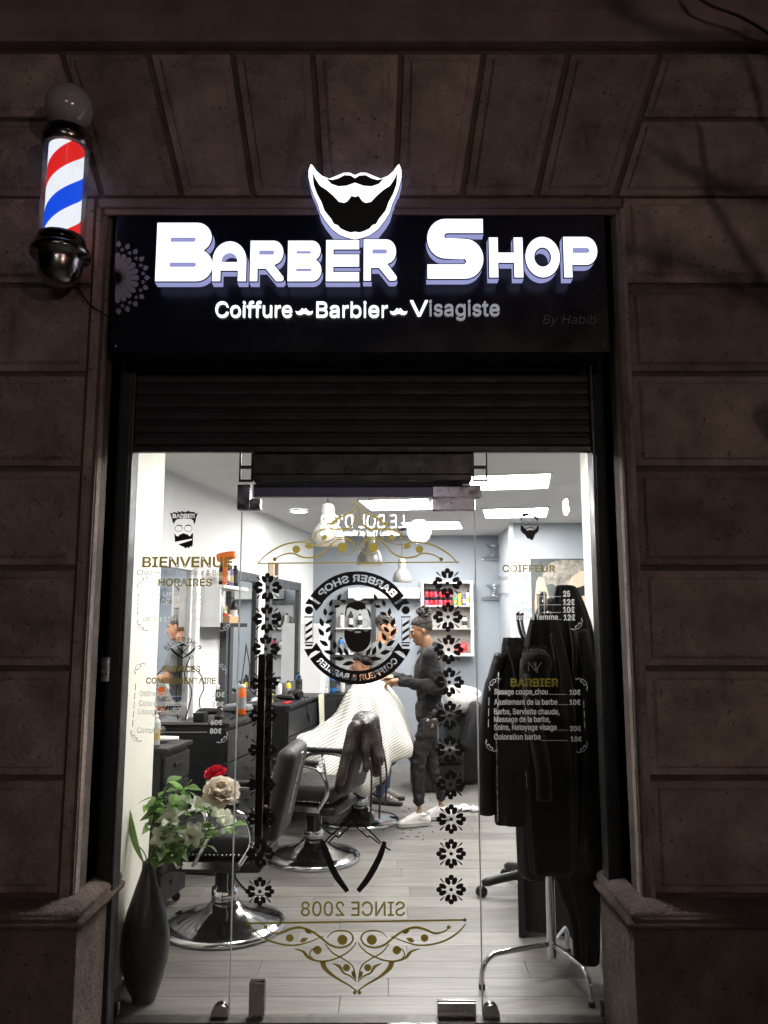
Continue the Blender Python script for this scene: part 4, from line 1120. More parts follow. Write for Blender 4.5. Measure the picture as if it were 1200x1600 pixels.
for c in (540, 648):
    q = H([(c, 565)])[0]; decal('emblem_face', dr, px_loops(ring_px(q[0], q[1], 8, .6, 22, 7), YD - .0006), VBLACK)
decal('emblem_star', dr, px_loops([circle_px(560, 928, 10.4, n=24), [(560 + (5.6 if i % 2 == 0 else 2.2) * math.sin(R(36 * i)), 928 - (5.6 if i % 2 == 0 else 2.2) * math.cos(R(36 * i))) for i in range(10)]], YD - .0008), vinyl('pale_vinyl', (.8, .8, .8), .5))
# open razors
def K(l): return [(380 + x / 4.615, 1100 + yy / 4.615) for x, yy in l]
rz = [rb([(567, 982), (600, 1075), (660, 1220), (752, 1352)], [6, 10, 11, 10, 7], K), rb([(1020, 992), (985, 1100), (905, 1250), (828, 1350)], [6, 9, 10, 9.5, 7], K)]
for l in ([(590, 1000), (640, 940), (770, 838)], [(610, 1005), (665, 950), (690, 960), (745, 905), (795, 868)], [(770, 838), (755, 815), (770, 792), (795, 795)], [(835, 840), (995, 1000)], [(800, 870), (890, 955), (915, 955), (985, 1010)], [(820, 835), (832, 815), (815, 790), (790, 795), (805, 845)], [(590, 1000), (575, 1030), (525, 1048)], [(1005, 1000), (1030, 1035), (1062, 1055)]):
    rz.append(rb(l, [2.2, 2.6, 2.2], K))
decal('razor_decal', dr, shapes=rz, mat=VBLACK)

# ================================================================ LIGHTS OF THE PLACE
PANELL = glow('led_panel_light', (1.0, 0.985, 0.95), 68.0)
SK = -math.atan(TW)
def panel(label, x, y, s=.6):
    t = thing('ceiling_panel_light', label, 'ceiling light', (x, y, CZ), SK, 'square LED panels in the salon ceiling')
    mb = MB(); h = s / 2
    for (a, b, c, d) in ((-h, h, -h, -h + .02), (-h, h, h - .02, h), (-h, -h + .02, -h + .02, h - .02), (h - .02, h, -h + .02, h - .02)): mb.box(a, b, c, d, -.014, -.001)
    obj('frame', mb, WHITEL, t)
    mb = MB(); mb.box(-h + .021, h - .021, -h + .021, h - .021, -.010, -.002); obj('diffuser', mb, PANELL, t)
panel('square ceiling light panel closest to the door header, over the coats', .90, 5.66)
panel('square ceiling light panel above the barber, just under the door rail', .12, 6.72)
panel('square ceiling light panel in front of the grey pillar top', 1.20, 7.22)
panel('farthest square ceiling light panel before the back wall', .50, 8.12)
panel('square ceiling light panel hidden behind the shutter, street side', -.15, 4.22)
def downlight(label, x, y):
    t = thing('ceiling_downlight', label, 'ceiling light', (x, y, CZ))
    mb = MB(); mb.lathe([(.085, -.001), (.085, -.012), (.075, -.018), (.075, -.006)], 28, caps=False); obj('trim_ring', mb, WHITEL, t)
    mb = MB(); mb.lathe([(.0001, -.014), (.074, -.014), (.074, -.004)], 28); obj('diffuser', mb, PANELL, t)
q = ground_y(797, CZ); downlight('small round ceiling downlight near the white mirror wall', (467 - 600) / FPX * (q * CP + (CZ - CAMZ) * SP), q)
# pendants
SHADE = pm('grey_enamel', (.13, .125, .12), .35, var=.05, vscale=6); SHIN = pm('white_enamel', (.85, .84, .8), .4)
BULB = glow('bulb_light', (1.0, .86, .68), 14.0)
def pendant(label, x, y, z, s=1.0):
    t = thing('pendant_lamp', label, 'pendant lamp', (x, y, z), 0, 'grey bell pendants over the chairs')
    mb = MB(); mb.lathe([(.1 * s, 0), (.102 * s, .012), (.098 * s, .05), (.08 * s, .10), (.05 * s, .135), (.042 * s, .15), (.04 * s, .23), (.03 * s, .245), (.012, .25)], 28, caps=False)
    mb.lathe([(.012, .247), (.037 * s, .226), (.039 * s, .15), (.047 * s, .134), (.077 * s, .10), (.095 * s, .05), (.0985 * s, .012), (.1 * s, 0)], 28, caps=False); obj('lamp_shade', mb, SHADE, t)
    mb = MB(); mb.lathe([(.0001, .012), (.05 * s, .02), (.075 * s, .03), (.05 * s, .08), (.02, .12)], 20); obj('bulb', mb, BULB, t)
    mb = MB(); mb.cyl((0, 0, .25), (0, 0, CZ - z - .02), .003, n=6); mb.lathe([(.04, CZ - z - .021), (.04, CZ - z - .001)], 18); obj('cord', mb, BPLAS, t)
pendant('grey bell pendant lamp at the front, partly behind the mirrored restaurant name', -.335, 4.72, 2.06)
pendant('middle grey bell pendant lamp of the row, under the gold ornament', -.113, 6.13, 2.05)
pendant('farthest grey bell pendant lamp, beside the round emblem', .19, 8.45, 2.05)
# ================================================================ ACROSS THE STREET (what the glass mirrors)
YO = -6.6
opp = thing('restaurant_building', 'dark restaurant front across the street, seen mirrored in the door glass', 'building', (0, YO, -.05), world=True)
mb = MB(); mb.box(-9, 9, YO - .4, YO, -.05, 7.5); obj('wall', mb, pm('dark_render', (.10, .085, .075), .9, var=.3, vscale=2), opp)
for x in (-5.6, -2.8, .0, 2.8, 5.6):
    mb = MB(); mb.box(x - .55, x + .55, YO + .001, YO + .06, 4.6, 6.6, .01); w1 = obj('window', mb, pm('shutter_paint', (.14, .13, .11), .7), opp)
    for s in (-1, 1):
        mb = MB(); mb.box(x + s * .26 - .22, x + s * .26 + .22, YO + .061, YO + .066, 4.7, 6.5); obj('pane', mb, pm('dark_glass', (.02, .02, .025), .08), w1)
YV = 2 * YG - (YO + .12)       # depth of the mirror image
LV = glow('restaurant_letter_light', (1.0, .98, .95), 40.0)
def mtext(s, x0, x1, yb, yc, bold):
    L = text_px(s, x0, x1, yb, yc, YV, bold, True)
    mb = MB(); fill(mb, L, 0.0); 
    me = mb.mesh('lettering'); me.transform(Matrix.Translation((0, YO + .12, 0)) )
    return me
rs = thing('restaurant_sign', 'white lit LE BOL D\'OR lettering across the street, mirrored in the door glass', 'sign', (0, YO + .1, 3.2), world=True)
obj('lettering', mtext("LE BOL D'OR", 501, 632, 825, 804, 0.0), LV, rs); obj('lettering', mtext('cuisine Thaï et Vietnamienne', 501, 624, 837, 829, .02), LV, rs)
mb = MB(); q0 = on(490, 842, YV); q1 = on(645, 798, YV); mb.box(q0.x, q1.x, YO + .002, YO + .10, q0.z, q1.z, .004); obj('board', mb, BLKMET, rs)
q = on(655, 830, 2 * YG - (YO + .35))
lm = thing('globe_lamp', 'white globe wall lamp across the street, mirrored beside the restaurant name', 'lamp', (q.x, YO + .35, q.z))
mb = MB(); mb.ball((0, 0, 0), .205, 24, 16); obj('globe', mb, glow('globe_light', (1, .97, .92), 26.0), lm)
mb = MB(); mb.cyl((0, -.35, 0), (0, -.2, 0), .03); obj('bracket', mb, BLKMET, lm)
# amber street lamp that lights the right pier
q = on(885, 792, 2 * YG + 1.5)
sl = thing('street_lamp', 'amber street lantern on a post, mirrored as a small warm spot in the glass', 'street lamp', (q.x, -1.5, -.05))
zl = q.z + .05
mb = MB(); mb.lathe([(.11, 0), (.11, .1), (.07, .16), (.06, .9), (.045, 1.0), (.04, zl - .22), (.06, zl - .2), (.06, zl - .16)], 18); obj('post', mb, BLKMET, sl)
mb = MB(); mb.lathe([(.015, zl - .08), (.033, zl - .05), (.033, zl + .05), (.015, zl + .08)], 14); obj('bulb', mb, glow('amber_light', (1.0, .71, .58), 740.0), sl)
mb = MB(); mb.lathe([(.19, zl + .2), (.17, zl + .25), (.05, zl + .32), (.0001, zl + .38)], 14)
for k in range(4): mb.tube([(.06 * math.cos(k * math.pi / 2), .06 * math.sin(k * math.pi / 2), zl - .16), (.17 * math.cos(k * math.pi / 2), .17 * math.sin(k * math.pi / 2), zl + .2)], .008, 6)
obj('lantern_cage', mb, BLKMET, sl)
# bare tree added out of view, its branches shaped to cast shadows on the right pier
tt = thing('shadow_tree', 'added bare tree outside the frame, shaped to cast branch shadows on the pier', 'tree', (2.35, 1.75, -.05))
BARK = pm('bark', (.09, .07, .055), .9, var=.4, vscale=12, bump=.6, bscale=40)
mb = MB(); mb.tube(spline([(0, 0, 0), (.02, .0, 1.2), (-.02, .01, 2.4), (.03, 0, 3.6), (.0, 0, 5.2)], 5), [.13 - .0045 * i for i in range(21)], 12); obj('trunk', mb, BARK, tt)
def branch(pts, r0, r1): 
    sp_ = spline(pts, 5); n_ = len(sp_); b_ = MB(); b_.tube(sp_, [r0 + (r1 - r0) * i / (n_ - 1) for i in range(n_)], 8); obj('branch', b_, BARK, tt)
branch([(-.02, 0, 2.55), (-.42, .02, 2.78), (-.78, .0, 3.0), (-1.08, 0, 3.10)], .045, .012)
branch([(-.62, 0, 2.9), (-.80, .0, 3.22), (-.84, .02, 3.50)], .022, .008)
branch([(0, 0, 2.9), (-.36, 0, 3.22), (-.75, 0, 3.28), (-1.0, .02, 3.42)], .05, .010)
branch([(-.45, 0, 3.23), (-.62, 0, 3.45), (-.70, 0, 3.8)], .022, .008)
branch([(.0, 0, 2.05), (-.38, 0, 2.42), (-.62, 0, 2.52), (-.72, 0, 2.62)], .11, .03)
branch([(0, 0, 3.5), (-.4, 0, 3.7), (-.95, 0, 3.78), (-1.3, 0, 4.0)], .045, .01)

# ================================================================ INSIDE THE SALON
def W(Y, d=0.0, z=0.0): return Vector((wx(Y) + .986 * d, Y - .168 * d, z))
RZ = SK
# ---- mirrors on the white wall (local x off the wall, y along it)
DFRAME = pm('charcoal_frame', (.045, .047, .052), .35, var=.25, vscale=9, rvar=.1)
def mirror(label, y0, y1, z0, z1, fw, mat, d=.045):
    t = thing('wall_mirror', label, 'mirror', W(y0, 0, z0), RZ, 'salon mirrors along the white wall')
    L = (y1 - y0) / .986; h = z1 - z0
    for (a, b, c, e) in ((0, L, 0, fw), (0, L, h - fw, h), (0, fw, fw + .001, h - fw - .001), (L - fw, L, fw + .001, h - fw - .001)):
        mb = MB(); mb.box(.002, d, a, b, c, e, .004); obj('frame_bar', mb, mat, t)
    mb = MB(); mb.box(.004, d - .022, fw + .001, L - fw - .001, fw + .001, h - fw - .001); obj('mirror_pane', mb, MIRROR, t)
mirror('white framed mirror standing over the front trolley', 5.12, 5.66, .62, 2.0, .028, WHITEL)
mirror('charcoal framed mirror between the product shelf and the next station', 6.42, 7.10, .98, 2.04, .075, DFRAME)
mirror('charcoal framed mirror deepest in the salon, by the corner', 7.40, 8.46, .96, 2.04, .08, DFRAME)
# white upright panels beside the first mirror
t = thing('wall_panel', 'tall white upright panel between the front mirror and the product shelf', 'panel', W(5.72, 0, 0), RZ)
mb = MB(); mb.box(.002, .05, 0, .075, .1, 2.0, .004); obj('upright', mb, WHITEL, t); mb = MB(); mb.box(.0501, .056, .02, .055, .12, 1.98, .002); obj('led_strip', mb, glow('strip_light', (1, .99, .96), 2.2), t)
# ---- product shelf
sf = thing('product_shelf', 'white two-tier wall shelf crowded with hair products', 'shelf', W(5.86, 0, 1.58), RZ)
SL = .52
mb = MB(); mb.box(.002, .20, 0, SL, .28, .305, .003); obj('shelf_board', mb, WHITEL, sf)
mb = MB(); mb.box(.002, .20, 0, SL, 0, .03, .003); obj('shelf_board', mb, DGREY, sf)
mb = MB(); mb.box(.002, .18, -.02, -.001, 0, .305, .002); obj('side_panel', mb, WHITEL, sf)
mb = MB(); mb.box(.002, .05, SL - .06, SL, -.62, -.001, .003); obj('upright', mb, DFRAME, sf)
def S(y, d, z): 
    v = W(5.86 + y * .986, d, 1.58 + z); return v
def bottle(name, label, loc, r, h, mat, cap=None, capm=None, group=None, cat='bottle', neck=.45, pump=False):
    t = thing(name, label, cat, loc, random.uniform(0, 6), group)
    mb = MB(); mb.lathe([(r * .9, 0), (r, .006), (r, h * .72), (r * .92, h * .8), (r * neck, h * .88), (r * neck, h * .9)], 16); obj('body', mb, mat, t)
    mb = MB(); c = h * .12
    mb.lathe([(r * neck * 1.1, h * .9), (r * neck * 1.15, h * .905), (r * neck * 1.1, h), (r * .1, h * 1.005)], 14)
    if pump: mb.tube([(0, 0, h), (0, 0, h * 1.1), (r * 1.1, 0, h * 1.11)], r * .14, 6)
    obj('cap', mb, capm or BPLAS, t)
    mb = MB(); mb.lathe([(r * 1.012, h * .2), (r * 1.012, h * .58)], 16, caps=False); obj('label_band', mb, random.choice([solid('band_white', (.7, .7, .68)), solid('band_grey', (.3, .3, .32)), solid('band_gold', (.45, .33, .12)), solid('band_black', (.03, .03, .03))]), t)
    return t
def jar(name, label, loc, r, h, mat, capm, group=None):
    t = thing(name, label, 'jar', loc, 0, group)
    mb = MB(); mb.lathe([(r * .95, 0), (r, .004), (r, h * .6), (r * .97, h * .62)], 16); obj('body', mb, mat, t)
    mb = MB(); mb.lathe([(r * 1.03, h * .62), (r * 1.03, h * .97), (r * .98, h)], 16); obj('lid', mb, capm, t)
    return t
C = lambda n, c, r=.35: solid('pl_' + n, c, r)
WHT = C('white', (.75, .75, .74)); RED = C('red', (.55, .02, .03)); ORG = C('orange', (.85, .16, .02)); PUR = C('purple', (.14, .09, .38)); YEL = C('yellow', (.75, .55, .03)); GRN = C('green', (.08, .35, .16)); BLU = C('blue', (.02, .18, .55)); CARD = solid('cardboard', (.50, .30, .16), .8); PNK = C('pink', (.6, .08, .16)); CRM = C('cream', (.72, .68, .55))
for i, (y, d, r, h, m_, lab) in enumerate(((.16, .12, .025, .17, BPLAS, 'black shampoo bottle in the middle of the upper product shelf'), (.25, .12, .028, .20, DGREY, 'taller charcoal bottle on the upper product shelf'), (.33, .12, .026, .15, PUR, 'purple bottle on the upper product shelf'), (.41, .13, .026, .17, BPLAS, 'black bottle at the far end of the upper product shelf'), (.47, .11, .024, .13, WHT, 'short white bottle at the far end of the upper product shelf'))):
    bottle('product_bottle', lab, S(y, d, .306), r, h, m_)
t = thing('orange_hair_dryer', 'orange hair dryer standing upright on the product shelf', 'hair dryer', S(.10, .165, .306), RZ)
mb = MB(); mb.lathe([(.018, 0), (.018, .17), (.02, .18)], 14); obj('handle', mb, ORG, t)
mb = MB(); mb.lathe([(.032, -.06), (.036, -.03), (.036, .02), (.03, .06), (.026, .08)], 16, Matrix.Translation((0, 0, .212)) @ Matrix.Rotation(R(80), 4, 'Y')); obj('barrel', mb, ORG, t)
bottle('spray_bottle', 'clear spray bottle on the lower product shelf', S(.06, .14, .031), .03, .20, C('clearish', (.45, .46, .42)), None, BPLAS, pump=True)
jar('product_jar', 'green and white cream jar on the lower product shelf', S(.19, .10, .095), .035, .07, GRN, WHT)
t = thing('cardboard_tray', 'open cardboard tray of small tubes on the lower product shelf', 'tray', S(.22, .13, .031), RZ)
mb = MB(); mb.box(-.07, .07, -.09, .09, 0, .004); mb.box(-.07, -.066, -.09, .09, .0041, .05); mb.box(.066, .07, -.09, .09, .0041, .05); mb.box(-.0659, .0659, -.09, -.086, .0041, .05); mb.box(-.0659, .0659, .086, .09, .0041, .05); obj('tray', mb, CARD, t)
for k, (yy, m_) in enumerate(((-.05, RED), (0.02, ORG), (.06, WHT))):
    mb = MB(); mb.box(-.02, .02, yy - .018, yy + .018, .0045, .075 - k * .008, .004); obj('tube', mb, m_, t)
t = thing('cardboard_box', 'brown cardboard box behind the tray on the lower product shelf', 'box', S(.30, .06, .031), RZ)
mb = MB(); mb.box(-.04, .04, -.05, .05, 0, .13, .003); obj('box_body', mb, CARD, t); mb = MB(); mb.box(.0401, .042, -.02, .02, .03, .09); obj('label_print', mb, WHT, t)
bottle('product_bottle', 'black pump bottle on the lower product shelf', S(.37, .14, .031), .028, .17, BPLAS, pump=True)
bottle('product_bottle', 'small dark bottle at the far end of the lower product shelf', S(.45, .14, .031), .022, .11, DGREY)
# wooden block on top of the last mirror
q = W(7.46, .03, 2.041); t = thing('brush_block', 'pale wooden block with dark brushes on top of the far mirror', 'brush holder', q, RZ)
mb = MB(); mb.box(-.025, .03, 0, .16, 0, .14, .004); obj('block', mb, solid('pale_wood', (.55, .43, .32), .6), t)
for k in range(3): mb = MB(); mb.box(.0301, .036, .03 + k * .04, .046 + k * .04, .02, .138, .002); obj('brush', mb, BPLAS, t)
# ---- trolleys and station cabinets
def cabinet(name, label, y0, ln, depth, h, rows, group, z0=.06):
    t = thing(name, label, 'trolley', W(y0, .015, 0), RZ, group)
    mb = MB(); mb.box(0, depth - .02, 0, ln, z0, h, .006); obj('carcass', mb, BPLAS, t)
    mb = MB(); mb.box(-.005, depth + .012, -.008, ln + .008, h + .001, h + .028, .008); obj('top', mb, BLEATH, t)
    dh = (h - z0 - .03) / rows
    for k in range(rows):
        mb = MB(); mb.box(depth - .0199, depth, .012, ln - .012, z0 + .015 + k * dh, z0 + .005 + (k + 1) * dh, .005); d_ = obj('drawer', mb, DGREY, t)
        mb = MB(); mb.box(depth + .0005, depth + .012, ln / 2 - .05, ln / 2 + .05, z0 + .02 + k * dh + dh * .5, z0 + .02 + k * dh + dh * .5 + .018, .004); obj('handle', mb, BPLAS, d_)
    for (a, b) in ((.03, .03), (depth - .05, .03), (.03, ln - .03), (depth - .05, ln - .03)):
        mb = MB(); mb.lathe([(.022, -.008), (.028, -.004), (.028, .004), (.022, .008)], 12, Matrix.Translation((a, b, .028)) @ Matrix.Rotation(R(90), 4, 'X')); mb.box(a - .008, a + .008, b - .012, b + .012, .045, z0 - .001); obj('caster', mb, BPLAS, t)
    return t
cabinet('barber_trolley', 'black drawer trolley at the front, behind the vase and flowers', 4.66, .36, .33, .88, 5, 'black drawer stations along the mirror wall')
cabinet('barber_trolley', 'wide black drawer station under the product shelf with an orange can on top', 5.44, .84, .40, .93, 4, 'black drawer stations along the mirror wall')
cabinet('barber_trolley', 'long black drawer station under the far mirror, beside the striped cape', 6.75, 1.25, .42, .92, 4, 'black drawer stations along the mirror wall')
def on_top(y, d, z): return W(y, d, z)
z1, z2, z3 = .909, .959, .949
bottle('spray_bottle', 'tall white spray bottle on the front trolley', on_top(4.70, .20, z1), .026, .20, WHT, None, WHT, pump=True)
bottle('spray_bottle', 'frosted spray bottle beside the tall white one on the front trolley', on_top(4.76, .24, z1), .024, .17, C('frost', (.5, .52, .5)), None, WHT, pump=True)
bottle('lotion_bottle', 'small green bottle at the corner of the front trolley', on_top(4.70, .11, z1), .02, .09, GRN)
t = thing('cream_tube', 'white tube lying across the front trolley', 'tube', on_top(4.88, .24, z1 + .02), RZ + .4)
mb = MB(); mb.tube([(-.09, 0, 0), (-.02, 0, 0), (.08, 0, 0)], [.018, .019, .012], 10); obj('body', mb, WHT, t); mb = MB(); mb.tube([(-.12, 0, 0), (-.0905, 0, 0)], .015, 10); obj('cap', mb, BPLAS, t)
def dryer(label, loc, rz, mat):
    t = thing('hair_dryer', label, 'hair dryer', loc, rz)
    mb = MB(); mb.lathe([(.03, -.07), (.042, -.05), (.045, 0), (.036, .07), (.03, .1)], 16, Matrix.Translation((0, 0, .046)) @ Matrix.Rotation(R(90), 4, 'Y')); obj('barrel', mb, mat, t)
    mb = MB(); mb.tube([(-.01, .03, .04), (-.03, .14, .025)], [.02, .016], 10); obj('handle', mb, mat, t)
    mb = MB(); mb.tube(spline([(-.03, .14, .025), (-.06, .2, .01), (-.02, .25, .006), (.05, .2, .006)], 5), .004, 6); obj('power_cord', mb, BPLAS, t)
dryer('black hair dryer lying at the back of the front trolley', on_top(4.93, .12, z1), 1.0, BPLAS)
t = bottle('spray_can', 'bright orange spray can on the wide black station', on_top(5.93, .33, z2), .03, .21, ORG, None, WHT, neck=.7)
t = thing('paddle_brush', 'black paddle brush standing in a holder on the wide station', 'brush', on_top(5.62, .28, z2), .3)
mb = MB(); mb.lathe([(.03, 0), (.03, .03)], 14); obj('holder', mb, BPLAS, t); mb = MB(); mb.box(-.012, .012, -.008, .008, .031, .12, .004); mb.box(-.026, .026, -.01, .01, .1205, .20, .006); obj('brush_head', mb, solid('bristle', (.05, .045, .03), .8), t)
def clipper(label, loc, rz):
    t = thing('hair_clipper', label, 'clipper', loc, rz)
    me = blob([('c', (0, -.07, .03), .022, (0, .04, .034), .026), ('c', (0, .04, .034), .026, (0, .07, .034), .02)], .008, 3); obj('body', me, BPLAS, t)
    mb = MB(); mb.box(-.02, .02, .085, .1, .025, .045, .003); obj('blade', mb, CHROME, t)
clipper('black hair clipper beside the orange can on the wide station', on_top(6.02, .28, z2), .4); clipper('black hair clipper at the back edge of the wide station', on_top(5.8, .14, z2), 2.0); clipper('black hair clipper on the long far station', on_top(7.1, .3, z3), 1.1)
t = thing('charging_stand', 'black charging stand with a curly cable on the wide station', 'charger', on_top(5.5, .2, z2), RZ)
mb = MB(); mb.box(-.04, .04, -.04, .04, 0, .06, .01); obj('dock', mb, BPLAS, t); mb = MB(); mb.tube(spline([(0, 0, .06), (-.02, .02, .14), (.02, -.01, .22), (-.02, .03, .30), (-.09, .02, .36)], 6), .004, 6); obj('cable', mb, BPLAS, t)
t = thing('comb', 'red comb lying on the long far station', 'comb', on_top(6.95, .36, z3), RZ); mb = MB(); mb.box(-.02, .02, -.09, .09, 0, .008, .002); obj('spine', mb, RED, t)
for (y, d, m_, r, h, lab) in ((7.0, .2, YEL, .028, .10, 'squat yellow bottle on the long far station'), (7.22, .2, WHT, .03, .16, 'white bottle on the long far station'), (7.45, .22, YEL, .026, .15, 'tall yellow bottle on the long far station'), (7.6, .28, BPLAS, .03, .19, 'black bottle near the end of the long far station'), (7.78, .22, BLU, .028, .21, 'blue bottle at the end of the long far station')):
    bottle('product_bottle', lab, on_top(y, d, z3), r, h, m_)
dryer('black hair dryer lying on the long far station', on_top(7.3, .34, z3), 2.3, BPLAS)
t = thing('towel', 'cream towel hanging over the end of the long far station', 'towel', W(7.74, .44, .62), RZ)
mb = MB(); n_ = 10; vs = []
for i in range(n_ + 1):
    u = i / n_; vs += [(.012 + .006 * math.sin(u * 14), -.09 + u * .18, .34), (.02 + .012 * math.sin(u * 14 + .6), -.08 + u * .16, .0)]
mb.add(vs, [(2 * i, 2 * i + 1, 2 * i + 3, 2 * i + 2) for i in range(n_)], True); obj('cloth', mb, solid('cream_cotton', (.62, .60, .46), .9, bump=.4, bscale=200), t)
# cords and small tools left on the stations
for (y0_, d0, z_, pts, lab) in ((5.60, .05, z2, [(0, 0, 0), (.03, .02, .18), (-.01, -.02, .30), (.02, .0, .42)], 'thin black charger cable climbing the wall over the wide station'), (6.85, .02, z3, [(0, 0, .5), (.03, .03, .3), (.05, -.02, .12), (.2, .05, .006), (.28, .2, .006)], 'black power cord hanging from the far mirror onto the long station'), (7.25, .43, z3 - .1, [(0, 0, .108), (.012, .06, .02), (.015, .14, -.10), (.012, .22, .0), (0, .26, .108)], 'looped black cord hanging over the front of the long station'), (6.0, .43, z2 - .1, [(0, 0, .108), (.014, .04, -.02), (.016, .10, -.18), (.014, .17, -.04), (0, .2, .108)], 'looped black cord hanging over the front of the wide station')):
    t = thing('power_cord', lab, 'cord', W(y0_, d0, z_), RZ); mb = MB(); mb.tube(spline(pts, 6), .0045, 6); obj('cable', mb, BPLAS, t)
for (y0_, z_, lab) in ((6.30, 1.10, 'white wall socket beside the charcoal framed mirror'), (7.25, 1.12, 'white wall socket between the two charcoal framed mirrors')):
    t = thing('wall_socket', lab, 'socket', W(y0_, .001, z_), RZ); mb = MB(); mb.box(0, .012, -.04, .04, -.04, .04, .004); obj('plate', mb, WHITEL, t); mb = MB(); mb.box(.0121, .014, -.022, .022, -.022, .022, .003); obj('outlet', mb, solid('socket_grey', (.4, .4, .4)), t)
for (y0_, d0, rz_, m_, lab) in ((5.72, .34, .2, BPLAS, 'black comb lying near the front of the wide station'), (7.0, .12, 1.2, WHT, 'white comb lying at the back of the long station'), (7.5, .36, .6, BPLAS, 'black comb lying at the front of the long station')):
    t = thing('comb', lab, 'comb', W(y0_, d0, z2 if y0_ < 6.5 else z3), RZ + rz_); mb = MB(); mb.box(-.012, .004, -.08, .08, 0, .006, .001)
    for k in range(16): mb.box(.0041, .018, -.076 + k * .01, -.072 + k * .01, .001, .005)
    obj('comb_body', mb, m_, t)
t = thing('folded_towel', 'folded grey towel at the far end of the wide station', 'towel', W(6.16, .22, z2), RZ)
for k in range(1): obj('cloth', rbox(-.10, .10, -.07, .07, 0, .05, .02), solid('grey_towel', (.22, .22, .23), .95, bump=.5, bscale=180), t)
# ---- barber chairs (face local -x, towards the mirrors)
def barber_chair(label, loc, rz, up=CHROME, bt=.96):
    t = thing('barber_chair', label, 'barber chair', (*loc, 0), rz, 'barber chairs in a row facing the mirrors')
    mb = MB(); mb.lathe([(.30, 0), (.325, .004), (.328, .02), (.31, .034), (.24, .045), (.16, .066), (.10, .10), (.075, .13)], 44); obj('base', mb, up, t)
    mb = MB(); mb.lathe([(.072, .128), (.072, .20), (.056, .205), (.056, .335)], 28); obj('column', mb, CHROME, t)
    obj('seat_frame', rbox(-.25, .24, -.235, .235, .335, .395, .02), BPLAS, t)
    st = obj('seat', rbox(-.28, .22, -.23, .23, .40, .53, .05), BLEATH, t)
    for s in (-1, 1):
        mb = MB()
        for k in range(22): mb.ball((-.24 + k * .0215, s * .2315, .425), .0055, 6, 4)
        obj('stud_row', mb, CHROME, st)
        mb = MB(); y = s * .275
        mb.tube(spline([(-.17, y, .37), (-.22, y, .48), (-.20, y, .60), (-.12, y, .655), (.05, y, .66), (.16, y, .62), (.2, y, .5), (.14, y, .39)], 5), .014, 8); mb.tube([(-.05, y, .66), (-.02, y, .52), (-.1, y, .38)], .010, 8)
        mb.box(-.16, .14, y - .006 - s * .025, y + .006 - s * .025, .36, .395)
        ar = obj('armrest', mb, CHROME, t)
        obj('arm_pad', rbox(-.21, .13, y - .028, y + .028, .667, .70, .012), BLEATH, ar)
    bk = obj('backrest', rbox(.21, .315, -.225 if bt > .9 else -.19, .225 if bt > .9 else .19, .47, bt, .05, R(13), (.26, 0, .5)), GLEATH, t)
    mb = rbox(.30, .318, -.03, .03, .60, bt - .03, .006, R(13), (.26, 0, .5)); obj('back_plate', mb, STEEL, bk)
    ft = obj('footrest', rbox(-.62, -.585, -.16, .16, .08, .34, .012, R(-22), (-.6, 0, .2)), BPLAS, t)
    mb = MB()
    for s in (-1, 1): mb.tube([(-.24, s * .15, .37), (-.50, s * .15, .30), (-.58, s * .15, .22)], .010, 8)
    obj('footrest_bars', mb, CHROME, t)
    mb = MB(); mb.tube(spline([(.03, -.05, .31), (.12, -.16, .26), (.22, -.26, .24), (.30, -.30, .255)], 5), .007, 8); obj('pump_lever', mb, CHROME, t)
    return t
barber_chair('black barber chair in front, chrome base behind the vase', (-.85, 4.53), RZ + .10)
barber_chair('second barber chair, with a leather apron over its back', (-.487, 5.80), RZ - .12)
CC = (-.20, 6.86)
barber_chair('third barber chair, under the seated client in the striped cape', CC, RZ + .05, CHROME, .80)
# ring basket hanging under the second chair's seat
t = thing('leather_apron', 'dark brown leather apron draped over the back of the second barber chair', 'apron', (-.487 + .33, 5.80 - .11, .44))
me = blob([('s', (.03, 0, .50), (.095, .22, .06)), ('c', (-.04, -.2, .48), .04, (-.13, -.24, .14), .03), ('c', (.06, .0, .48), .07, (.10, -.02, .16), .04), ('c', (.06, -.1, .47), .05, (.13, -.12, .24), .03), ('c', (-.05, -.1, .46), .045, (-.10, -.16, .2), .022), ('c', (.08, .1, .46), .05, (.14, .12, .22), .03), ('c', (.02, -.15, .46), .035, (.04, -.17, .2), .022)], .010, 4); noise_disp(me, .012, 16, 3)
obj('leather', me, BRLEATH, t)
mb = MB()
for (x, y_, l) in ((.12, -.14, .42), (.16, -.10, .34), (.06, -.19, .46)): mb.tube(spline([(x, y_, .28), (x + .015, y_ - .01, .15), (x + .005, y_, .30 - l)], 4), .007, 6)
obj('strap', mb, BRLEATH, t)
